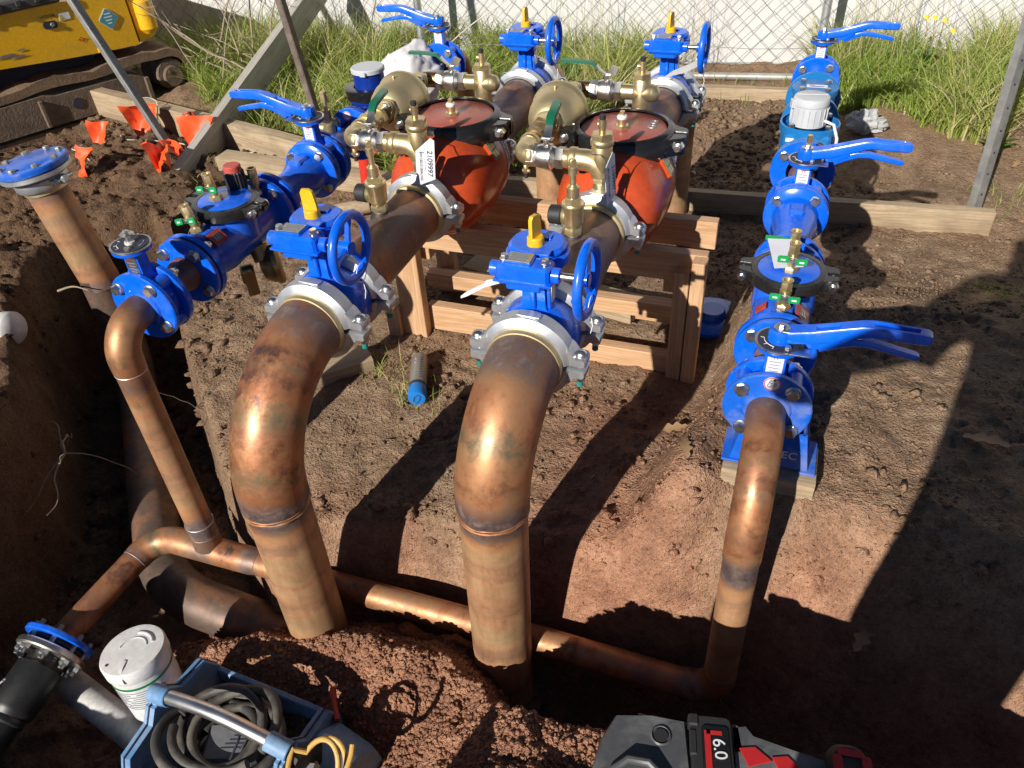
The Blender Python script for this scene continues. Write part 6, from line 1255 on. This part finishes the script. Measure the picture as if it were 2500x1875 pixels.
# ================================================================== EXCAVATOR
EA = math.atan2(.915, .403)
ex = thing('excavator', 'muddy yellow mini excavator parked at the top left corner', 'excavator', (-4.23, 3.04, 0), (0, 0, EA))   # local +x runs along the machine to its rear, local -y faces the trench
M['exc'] = paint('excavator_yellow', (.82, .45, .012), .36, .3, (.36, .25, .11), .05)
def mud(name, c1, c2):
    m, nt, b = mat_new(name); n1 = noise(nt, 14, 5, .7); nt.links.new(ramp(nt, n1, [(.3, c1), (.7, c2)]), b.inputs['Base Color']); b.inputs['Roughness'].default_value = .92; bump(nt, b, noise(nt, 70, 3, .7), .6, .008); return m
M['mud'] = mud('caked_mud', (.13, .082, .05), (.25, .165, .10)); M['mudsteel'] = mud('muddy_steel', (.10, .07, .05), (.20, .145, .10))
def track():
    c0, c1, R = -.95, 1.115, .150; zc = .135; W = .26; out = []
    for k in range(17): q = -PI / 2 + PI * k / 16; out.append((c1 + R * math.cos(q), zc + R * math.sin(q) * .98))
    for k in range(30): out.append((lerp(c1, c0, (k + 1) / 31), zc + R * .98 + .012 * math.sin(k * .8)))
    for k in range(17): q = PI / 2 + PI * k / 16; out.append((c0 + R * math.cos(q), zc + R * math.sin(q) * .98))
    for k in range(20): out.append((lerp(c0, c1, (k + 1) / 21), zc - R * .98))
    inn = [(c0 + (x - c0) * 1.0 if False else x, z) for x, z in out]; n = len(out); mb = MB(); vs = []; fs = []
    def inset(x, z):
        cx = min(max(x, c0), c1); return cx + (x - cx) * .72, zc + (z - zc) * .72
    for yy in np.linspace(0, W, 9):
        for x, z in out:
            l = mnoise.noise(Vector((x * 22, yy * 22, z * 22))) * .012 + abs(mnoise.noise(Vector((x * 9, yy * 9, z * 9)))) * .028; cx = min(max(x, c0), c1); dx, dz = x - cx, z - zc; d = math.hypot(dx, dz); vs.append((x + dx / d * l, yy, z + dz / d * l))
    for j in range(8):
        for i in range(n): i2 = (i + 1) % n; fs.append((j * n + i, j * n + i2, (j + 1) * n + i2, (j + 1) * n + i))
    b0 = len(vs)
    for yy in (0.0, W):
        for x, z in out: a, b = inset(x, z); vs.append((a, yy, b))
    for i in range(n):
        i2 = (i + 1) % n; fs.append((i, b0 + i, b0 + i2, i2)); fs.append((8 * n + i, 8 * n + i2, b0 + n + i2, b0 + n + i)); fs.append((b0 + i, b0 + n + i, b0 + n + i2, b0 + i2))
    mb.add(vs, fs); part('crawler_track', mb, M['mud'], ex, 50)
    mb = MB(); mb.prism([(-1.0, .06), (.93, .045), (.94, .165), (.86, .20), (.40, .205), (.33, .225), (-.2, .215), (-1.0, .22)], (0, -.012, 0), (1, 0, 0), (0, 0, 1), (0, 1, 0), .25, ch=.004); mb.box((.30, -.02, .13), (.02, .03, .15), ch=.003); mb.box((.935, -.02, .105), (.025, .03, .13), ch=.003); tf = part('track_frame', mb, M['mudsteel'], ex)
    mb = MB(); mb.cyl((.50, -.0165, .135), (.50, -.0125, .135), .032, n=26); part('frame_hole', mb, M['ink'], tf)
    mb = MB(); mb.cyl((c1, .01, zc), (c1, .24, zc), .095, n=34); sp = part('idler_wheel', mb, M['mudsteel'], ex); mb = MB(); mb.cyl((c1, -.015, zc - .01), (c1, .02, zc - .01), .062, n=28); mb.cyl((c1 - .02, -.02, zc + .02), (c1 - .02, -.01, zc + .02), .010, n=12); part('wheel_hub', mb, M['mudsteel'], sp)
track()
mb = MB(); out = [(-1.1, .42), (.18, .405), (.56, .370), (.80, .352), (.985, .345), (.985, .62), (.62, .66), (-1.1, .68)]
mb.prism(out, (0, .015, 0), (1, 0, 0), (0, 0, 1), (0, 1, 0), .9, ch=.012); part('side_panel', mb, M['exc'], ex)
mb = MB(); secs = []
for k in range(9):
    q = PI / 2 * k / 8; secs.append([(.992 + .165 * math.sin(q) , .02 + .16 * (1 - math.cos(q)), z) for z in (.355 + .02 * k / 8, .40, .60, .66)] + [(.992 + .165 * math.sin(q) * .9, .9, z) for z in (.66, .36)])
mb.sweep(secs); part('counterweight', mb, M['exc'], ex, 50)
mb = MB(); mb.lathe([(-.085, 0), (-.08, .03), (-.05, .055), (.05, .055), (.10, .05), (.13, .02), (.135, 0)], (1.07, .022, .47), (0, 0, 1), 24); part('corner_bulge', mb, M['exc'], ex)
mb = MB(); mb.box((-.25, .30, .69), (1.75, .62, .055), ch=.012)
for k in range(16): mb.box((-1.0 + k * .10, -.01, .70), (.025, .018, .03), ch=.003)
part('black_deck', mb, plain('dusty_black_deck', (.05, .047, .045), .7, .3), ex)
mb = MB(); vs = []
g_ = 30
for i in range(g_):
    for j in range(12): x, y = -1.05 + 1.7 * i / (g_ - 1), .03 + .5 * j / 11; vs.append((x, y, .722 + .03 * mnoise.fractal(Vector((x * 6, y * 6, 0)), 1, 2, 4) + (.012 if 0 < j < 11 else -.03)))
mb.add(vs, [(i * 12 + j, (i + 1) * 12 + j, (i + 1) * 12 + j + 1, i * 12 + j + 1) for i in range(g_ - 1) for j in range(11)]); part('mud_layer', mb, M['mud'], ex, 60)
mb = MB(); mb.prism(rrect(.078, .040, .018, 5), (.526, .0115, .560), (1, 0, -.03), (.03, 0, 1), (0, -1, 0), .004); part('slot', mb, M['ink'], ex)
mb = MB(); mb.hexa((.535, .006, .560), (.535, .0, .560), .012); part('slot_bolt', mb, M['steel_dull'], ex)
mb = MB(); mb.prism(rrect(.088, .088, .010, 3), (.848, .0125, .520), (.69, 0, .72), (-.72, 0, .69), (0, -1, 0), .003); dc = part('diamond_decal', mb, plain('white_decal', (.6, .62, .62), .5), ex)
mb = MB(); mb.prism(rrect(.080, .080, .008, 3), (.848, .0092, .520), (.69, 0, .72), (-.72, 0, .69), (0, -1, 0), .001); part('decal_panel', mb, plain('teal_decal', (.07, .30, .36), .5), dc)
for k in range(4):
    mb = MB(); mb.box((.848, .0078, .548 - k * .017), (.05 - .012 * abs(k - 1), .0008, .006), ch=.0001); part('printed_line', mb, M['ink_white'], dc)
mb = MB(); mb.box((.615, .0125, .586), (.062, .003, .036), ch=.0005); wd = part('warning_decal', mb, plain('white_decal_b', (.66, .66, .64), .5), ex)
mb = MB(); mb.prism([(-.012, -.010), (.012, -.010), (0, .012)], (.595, .0105, .586), (1, 0, 0), (0, 0, 1), (0, -1, 0), .001); part('warning_triangle', mb, plain('yellow_decal', (.6, .5, .02), .5), wd)
text('HYD OIL', .022, ex, (.530, .0115, .603), (1, 0, -.03), (0, 0, 1), M['ink'])
text('o', .05, ex, (.660, .0115, .455), (1, 0, 0), (0, 0, 1), M['ink_red'], 'red_ring_mark'); mb = MB(); mb.box((.660, .0118, .452), (.045, .001, .003), ch=.0003); part('red_bar_mark', mb, M['ink_red'], ex)
for a, b, w, h in ((.24, .463, .12, .016), (.30, .447, .10, .012), (.33, .475, .05, .010)):
    mb = MB(); mb.prism([(-.5 * w, -.2 * h), (-.1 * w, -.5 * h), (.5 * w, -.1 * h), (.35 * w, .35 * h), (.0, .5 * h), (-.3 * w, .2 * h)], (a, .0118, b), (1, 0, -.02), (0, 0, 1), (0, -1, 0), .0012); part('paint_scrape', mb, M['steel_dull'], ex)
mb = MB(); mb.box((.745, .01, .372), (.035, .012, .028), ch=.004); part('yellow_lug', mb, M['exc'], ex)
mb = MB(); mb.box((-.2, .42, .345), (1.9, .5, .15), ch=.01); part('undercarriage', mb, M['ink'], ex)
mb = MB(); mb.sweep([[(x, .10, z), (x, .30, z), (x, .30, z + .01), (x, .10, z + .01)] for x, z in ((-.10, .36), (-.03, .34), (.03, .31))]); part('step_plate', mb, M['steel_dull'], ex)

# ================================================================== ROOTS, TWIGS
def twig(path, r0, n=6):
    P = smooth(path, 5); return MB().tube(P, [lerp(r0, r0 * .3, k / (len(P) - 1)) for k in range(len(P))], n)
def rootset(label, o, seeds, L, r, mat, cat='root', name='root', spread=1.0):
    R0 = random.Random(seeds); mb = MB()
    for b in range(7):
        d = Vector((R0.uniform(-1, 1), R0.uniform(-1, 1), R0.uniform(-.6, .6) * spread)).normalized(); p = Vector((0, 0, 0)); pts = [p.copy()]
        for k in range(5):
            d = (d + Vector((R0.uniform(-.5, .5), R0.uniform(-.5, .5), R0.uniform(-.6, .3)))).normalized(); p = p + d * L / 5; pts.append(p.copy())
        t_ = twig(pts, r * R0.uniform(.5, 1)); mb.add(t_.v, t_.f)
    solo(name, mb, mat, label, cat, o, ang=70)
for lab, o, s, L, r in (('fine pale roots hanging from the dark left trench wall', (-2.12, 1.25, -.12), 1, .26, .004), ('tangle of roots sticking out of the bank below the grey brace', (-2.46, 2.35, -.05), 2, .22, .004), ('small root tuft on the shaded right trench slope', (.30, 1.36, .02), 3, .14, .002), ('roots dangling behind the capped riser', (-2.80, 2.62, -.05), 4, .24, .003), ('thin roots along the left pad edge', (-1.75, 1.50, -.04), 5, .14, .002), ('white root threads on the trench floor near the cross pipe', (-.42, 1.06, -.42), 6, .10, .0015)): rootset(lab, o, s, L, r, M['root'] if s not in (1, 6) else M['twig'])
t_ = twig([(-3.55, 2.62, .05), (-3.35, 2.65, .06), (-3.15, 2.72, .03), (-2.98, 2.78, -.02)], .014, 8); solo('root', t_, M['root'], 'thick brown root crossing the bank behind the capped riser', 'root', ang=70)
t_ = twig([(-2.62, 1.93, -.02), (-2.55, 1.95, .0), (-2.48, 1.955, -.01)], .006); solo('twig', t_, M['twig'], 'pale broken twig lying on the dark left bank', 'twig', (-.12, .0, .02), ang=70)
for lab, o, s in (('bare grey dead branch arching behind the excavator', (-3.62, 4.30, .10), 11), ('dry bare twigs tangled in the grass beside the excavator track', (-3.30, 4.15, .12), 12)):
    R0 = random.Random(s); mb = MB()
    for b in range(7):
        p = Vector((R0.uniform(-.1, .3), R0.uniform(-.2, .2), R0.uniform(0, .1))); d = Vector((R0.uniform(-1, .2), R0.uniform(-.2, .5), R0.uniform(.2, .7))).normalized(); pts = [p.copy()]
        for k in range(6): d = (d + Vector((R0.uniform(-.25, .25), R0.uniform(-.25, .25), R0.uniform(-.2, .15)))).normalized(); p = p + d * .13; pts.append(p.copy())
        t_ = twig(pts, .007 * R0.uniform(.5, 1.1)); mb.add(t_.v, t_.f)
        for j in range(3):
            q = Vector(pts[1 + j * 2 if 1 + j * 2 < 7 else 5]); e = Vector((R0.uniform(-1, 1), R0.uniform(-1, 1), R0.uniform(-.2, 1))).normalized(); t_ = twig([q, q + e * .07, q + e * .14 + Vector((0, 0, .02))], .003); mb.add(t_.v, t_.f)
    solo('dead_branch', mb, M['twig'], lab, 'branch', o, ang=70)

# ================================================================== GRASS
def blades(name, pts, hgt, wid, lean, tone, mat, label, cat, dirb=None):
    n = len(pts); pts = np.asarray(pts); a = rng.random(n) * 2 * PI if dirb is None else dirb; S = 5
    dx, dy = np.cos(a), np.sin(a); px, py = -dy, dx; V_ = np.zeros((n, S * 2 - 1, 3)); fw = rng.random(n) * 2 * PI; wx, wy = np.cos(fw), np.sin(fw)
    for k in range(S):
        t = k / (S - 1); off = lean * t ** 1.8; z = hgt * (t - .32 * lean / np.maximum(hgt, .01) * t ** 2.4); w = wid * (1 - t) ** .7 * (1 if k else .7)
        cx = pts[:, 0] + dx * off; cy = pts[:, 1] + dy * off; cz = pts[:, 2] + z
        if k < S - 1:
            V_[:, 2 * k] = np.stack([cx + wx * w, cy + wy * w, cz], -1); V_[:, 2 * k + 1] = np.stack([cx - wx * w, cy - wy * w, cz], -1)
        else: V_[:, 2 * k] = np.stack([cx, cy, cz], -1)
    m = S * 2 - 1; tri = []
    for k in range(S - 2): tri += [(2 * k, 2 * k + 1, 2 * k + 3), (2 * k, 2 * k + 3, 2 * k + 2)]
    tri.append((2 * S - 4, 2 * S - 3, 2 * S - 2)); F = (np.array(tri)[None] + (np.arange(n) * m)[:, None, None]).reshape(-1, 3)
    me = bpy.data.meshes.new(name); me.vertices.add(n * m); me.vertices.foreach_set('co', V_.ravel()); me.loops.add(F.size); me.loops.foreach_set('vertex_index', F.ravel())
    me.polygons.add(len(F)); me.polygons.foreach_set('loop_start', np.arange(0, F.size, 3)); me.polygons.foreach_set('loop_total', np.full(len(F), 3)); me.update(calc_edges=True)
    at = me.attributes.new('tone', 'FLOAT', 'POINT'); at.data.foreach_set('value', np.repeat(tone, m).astype(np.float32)); o = obj(name, me, mat); o['kind'] = 'stuff'; return tag(o, label, cat)
def grass_field(n, x0, x1, y0, y1, keep):
    x = rng.uniform(x0, x1, n); y = rng.uniform(y0, y1, n); k = keep(x, y); x, y = x[k], y[k]; z = terrain(x, y)[0]; return np.stack([x, y, z - .01], -1)
edgeL = lambda x: np.interp(x, [-4, -3.6, -3.2, -2.4, -1.9, -1.2, -.9], [4.2, 4.0, 3.62, 3.42, 3.30, 3.45, 4.7])
edgeR = lambda x: np.interp(x, [.05, .2, .5, .75, 1.0, 1.4, 2.4], [4.95, 4.32, 4.40, 4.22, 3.92, 3.4, 3.2])
gl = grass_field(36000, -4.3, -.9, 3.2, 5.25, lambda x, y: (y > edgeL(x) + .22 * fbm(x, y, 3, 3, 71)) & (vnoise(x * 6, y * 6, 72) > .30))
gr = grass_field(34000, .03, 2.6, 3.2, 5.25, lambda x, y: (y > edgeR(x) + .22 * fbm(x, y, 3, 3, 73)) & (vnoise(x * 6, y * 6, 74) > .33))
G_ = np.concatenate([gl, gr]); n_ = len(G_); patch = vnoise(G_[:, 0] * 2.2, G_[:, 1] * 2.2, 75); tall = sstep(3.4, 4.6, G_[:, 1])
h_ = (.10 + .17 * rng.random(n_) ** 1.3) * (.65 + .7 * patch) * (.8 + .5 * tall); 
blades('grass', G_, h_, .0028 + .0026 * rng.random(n_), h_ * (.25 + .9 * rng.random(n_)), np.clip(.20 + .62 * rng.random(n_) * (.5 + patch) + .35 * (rng.random(n_) < .14), 0, 1), M['grass'], 'long green and straw-coloured grass growing in front of the fence', 'grass')
st1 = grass_field(1500, -4.0, 2.5, 4.55, 5.35, lambda x, y: ((x < -.6) | (x > .2)) & (vnoise(x * 3, y * 3, 77) > .38)); n_ = len(st1)
blades('dry_stalks', st1, .35 + .45 * rng.random(n_), np.full(n_, .0016), .12 * rng.random(n_) + .02, .86 + .14 * rng.random(n_), M['grass'], 'dry straw-coloured stalks standing against the chain-link fence', 'dry stalks')
tf = []
for cx, cy_, s in ((-1.02, 1.70, .05), (-1.18, 1.80, .06), (.72, 2.60, .04), (.78, 2.20, .05), (-2.5, 3.0, .15), (-2.1, 2.55, .10), (-1.9, 3.25, .12), (.95, 3.55, .12), (-.25, 4.75, .25), (-2.28, 2.9, .14)):
    k = int(60 * s / .08); tf.append(np.stack([cx + rng.normal(0, s, k), cy_ + rng.normal(0, s * .6, k)], -1))
tf = np.concatenate(tf); n_ = len(tf); tz = terrain(tf[:, 0], tf[:, 1])[0]; hh = .03 + .05 * rng.random(n_)
blades('grass_tufts', np.concatenate([tf, tz[:, None]], -1), hh, np.full(n_, .0018), hh * rng.random(n_) * 1.4, .3 + .6 * rng.random(n_), M['grass'], 'thin scattered grass tufts on the bare soil', 'grass')
# broad-leaved weeds
def weed(label, x, y, n, L, flowers=False, seed=0):
    R0 = random.Random(seed); t = thing('weed', label, 'plant', (x, y, gz(x, y)))
    for k in range(n):
        a = R0.random() * 2 * PI; l = L * R0.uniform(.6, 1.1); up = R0.uniform(.5, 1.2); mb = MB(); vs = []; fs = []; m = 7
        for i in range(m):
            u = i / (m - 1); w = l * .20 * math.sin(PI * min(1, .08 + u * .92)) ** .8; r = l * u * math.cos(up * (1 - .5 * u)); z = l * (u * math.sin(up) - .28 * u * u) + .03
            c, s = math.cos(a), math.sin(a); vs += [(c * r - s * w, s * r + c * w, z + w * .35), (c * r, s * r, z), (c * r + s * w, s * r - c * w, z + w * .35)]
        for i in range(m - 1): b = i * 3; fs += [(b, b + 3, b + 4, b + 1), (b + 1, b + 4, b + 5, b + 2)]
        mb.add(vs, fs); o = part('leaf', mb, M['leaf_green'], t, 70); at = o.data.attributes.new('tone', 'FLOAT', 'POINT'); at.data.foreach_set('value', [R0.random()] * len(o.data.vertices))
    if flowers:
        for k in range(4):
            p = Vector((R0.uniform(-.1, .1), R0.uniform(-.06, .06), L * R0.uniform(1.1, 1.7))); mb = MB(); mb.tube([(0, 0, 0), p * .5 + Vector((.01, 0, 0)), p], .002, 5); st2 = part('stem', mb, M['twig'], t); mb = MB(); mb.lathe([(-.004, 0), (0, .012), (.003, .014), (.006, .008), (.007, 0)], p, (.2, -.6, .8), 10); part('flower', mb, M['petal'], t)
weed('broad-leaved dock weed in front of the fence left of the left far handwheel', -1.38, 4.35, 8, .26, seed=1)
weed('second broad-leaved weed close behind the left far handwheel', -1.12, 4.50, 6, .22, seed=2)
weed('weed with small yellow flowers in the grass right of the fence post', .62, 4.95, 9, .20, True, seed=3)
weed('purplish leafy weed in the right-hand grass', .50, 4.75, 8, .16, seed=4)
weed('low leafy weed on the soil near the right stake', .88, 4.02, 7, .12, seed=5)
weed('small leafy weed behind the black vent cap', -2.36, 2.72, 8, .10, seed=6)
# pale hose or wire looping through the left grass
mb = MB(); mb.tube(smooth([(-2.25, 3.45, .16), (-2.10, 3.62, .19), (-1.98, 3.85, .26), (-1.92, 4.1, .34), (-1.80, 4.25, .44), (-1.62, 4.35, .55), (-1.5, 4.4, .66)]), .0032, 7); solo('loose_wire', mb, M['string'], 'pale loose wire looping over the left grass', 'wire')

# ================================================================== THE PHOTOGRAPHER behind the camera, whose shadow falls on the pad
def photographer():
    t = thing('person', 'person in dark work clothes holding a phone in both hands', 'person', (0, 0, 0))
    z0 = .27; px, py = .30, -.30
    J = {'pel': (.17, -.18, 1.14), 'sp': (.17, -.20, 1.32), 'ch': (.17, -.22, 1.52), 'nk': (.15, -.19, 1.67), 'hd': (.14, -.15, 1.77), 'ht': (.14, -.145, 1.87),
         'sl': (-.01, -.20, 1.60), 'el': (-.31, -.07, 1.34), 'wl': (-.12, -.085, 1.54), 'sr': (.36, -.20, 1.60), 'er': (.46, -.07, 1.36), 'wr': (.21, -.045, 1.56),
         'hl': (.08, -.18, 1.09), 'kl': (.06, -.09, .69), 'al': (.09, -.18, z0 + .09), 'tl': (.07, -.03, z0 + .04), 'hr': (.25, -.18, 1.09), 'kr': (.23, -.10, .68), 'ar': (.21, -.18, z0 + .09), 'tr': (.24, -.03, z0 + .04)}
    rad = {'pel': .155, 'sp': .145, 'ch': .16, 'nk': .062, 'hd': .088, 'ht': .075, 'sl': .075, 'el': .050, 'wl': .034, 'sr': .075, 'er': .050, 'wr': .034, 'hl': .115, 'kl': .104, 'al': .082, 'tl': .040, 'hr': .115, 'kr': .104, 'ar': .082, 'tr': .040}
    E_ = [('pel', 'sp'), ('sp', 'ch'), ('ch', 'nk'), ('nk', 'hd'), ('hd', 'ht'), ('ch', 'sl'), ('sl', 'el'), ('el', 'wl'), ('ch', 'sr'), ('sr', 'er'), ('er', 'wr'), ('pel', 'hl'), ('hl', 'kl'), ('kl', 'al'), ('al', 'tl'), ('pel', 'hr'), ('hr', 'kr'), ('kr', 'ar'), ('ar', 'tr')]
    ks = list(J); me = bpy.data.meshes.new('body'); me.from_pydata([J[k] for k in ks], [(ks.index(a), ks.index(b)) for a, b in E_], []); o = obj('body', me, None, t)
    md = o.modifiers.new('skin', 'SKIN'); md.use_smooth_shade = True
    for i, k in enumerate(ks): v = me.skin_vertices[0].data[i]; v.radius = (rad[k], rad[k] * (.8 if k in ('pel', 'sp', 'ch') else 1)); v.use_root = (k == 'pel')
    sb = o.modifiers.new('subdivision', 'SUBSURF'); sb.levels = 1; sb.render_levels = 1
    me.materials.append(plain('dark_work_clothes', (.03, .035, .05), .8))
    skin = plain('skin', (.42, .24, .17), .5)
    Rt = Vector((.943, .329, -.054)); Up = Vector((-.169, .611, .7735)); Fw = Vector((-.287, .720, -.632)); pc = Vector((0, 0, 1.63)) + Rt * .045 - Up * .022 - Fw * .022
    for w, s in (('wl', -1), ('wr', 1)):
        W = Vector(J[w]); c = pc + Rt * (s * .082) - Fw * .012 - Up * .01; d = c - W; mb = MB()
        mb.tube([W, W + d * .35, W + d * .6], [.030, .036, .030], 10)
        for f in range(4):
            b = W + d * .55 + Up * (-.022 + .016 * f); tip = c + Rt * (s * .004) + Up * (-.030 + .019 * f); mb.tube([b, b.lerp(tip, .5) + Rt * (s * .012), tip, tip - Rt * (s * (.016 - .002 * abs(f - 1))) + Fw * .004], [.0095, .009, .0085, .007], 8)
        b = W + d * .4; mb.tube([b, b + Rt * (-s * .012) - Fw * .02 + Up * .01, c - Rt * (s * .024) - Fw * .016], [.011, .010, .008], 8); part('hand', mb, skin, t, 60)
    ph = thing_mesh('phone', 'dark phone held level in front of the person', 'phone', None); mb = MB(); mb.prism(rrect(.150, .073, .010, 4), pc, Rt, Up, -Fw, .008, ch=.001); ph.data = mb.mesh('phone'); ph.data.materials.append(M['ink'])
    hd = Vector(J['hd']); mb = MB(); mb.lathe([(-.11, .0), (-.10, .05), (-.06, .082), (0, .098), (.05, .097), (.09, .078), (.115, .03), (.118, 0)], hd + Vector((0, .0, .02)), (0, 0, 1), 20); mb.tube([hd + Vector((0, .085, .015)), hd + Vector((0, .112, -.008)), hd + Vector((0, .095, -.02))], [.010, .014, .010], 8)
    for sx in (-1, 1): mb.lathe([(-.008, 0), (-.006, .022), (.006, .024), (.008, 0)], hd + Vector((sx * .098, .0, .005)), (sx, 0, 0), 10)
    fc = part('head', mb, skin, t, 60)
    for sx in (-1, 1): mb = MB(); mb.lathe([(0, 0), (.003, .012), (.009, .010), (.012, 0)], hd + Vector((sx * .034, .084, .03)), (0, 1, 0), 10); part('eye', mb, M['white'], fc)
    mb = MB(); mb.tube([hd + Vector((-.024, .084, -.045)), hd + Vector((0, .092, -.047)), hd + Vector((.024, .084, -.045))], .005, 6); part('mouth', mb, plain('lips', (.35, .12, .10), .5), fc)
    mb = MB(); mb.lathe([(.045, .103), (.08, .098), (.12, .07), (.142, .0)], hd + Vector((0, -.005, .01)), (0, 0, 1), 22); mb.prism([(-.085, .06), (.085, .06), (.07, .15), (0, .175), (-.07, .15)], hd + Vector((0, 0, .055)), (1, 0, 0), (0, 1, -.1), (0, 0, 1), .008); part('cap', mb, plain('navy_cap', (.02, .03, .08), .8), fc)
photographer()
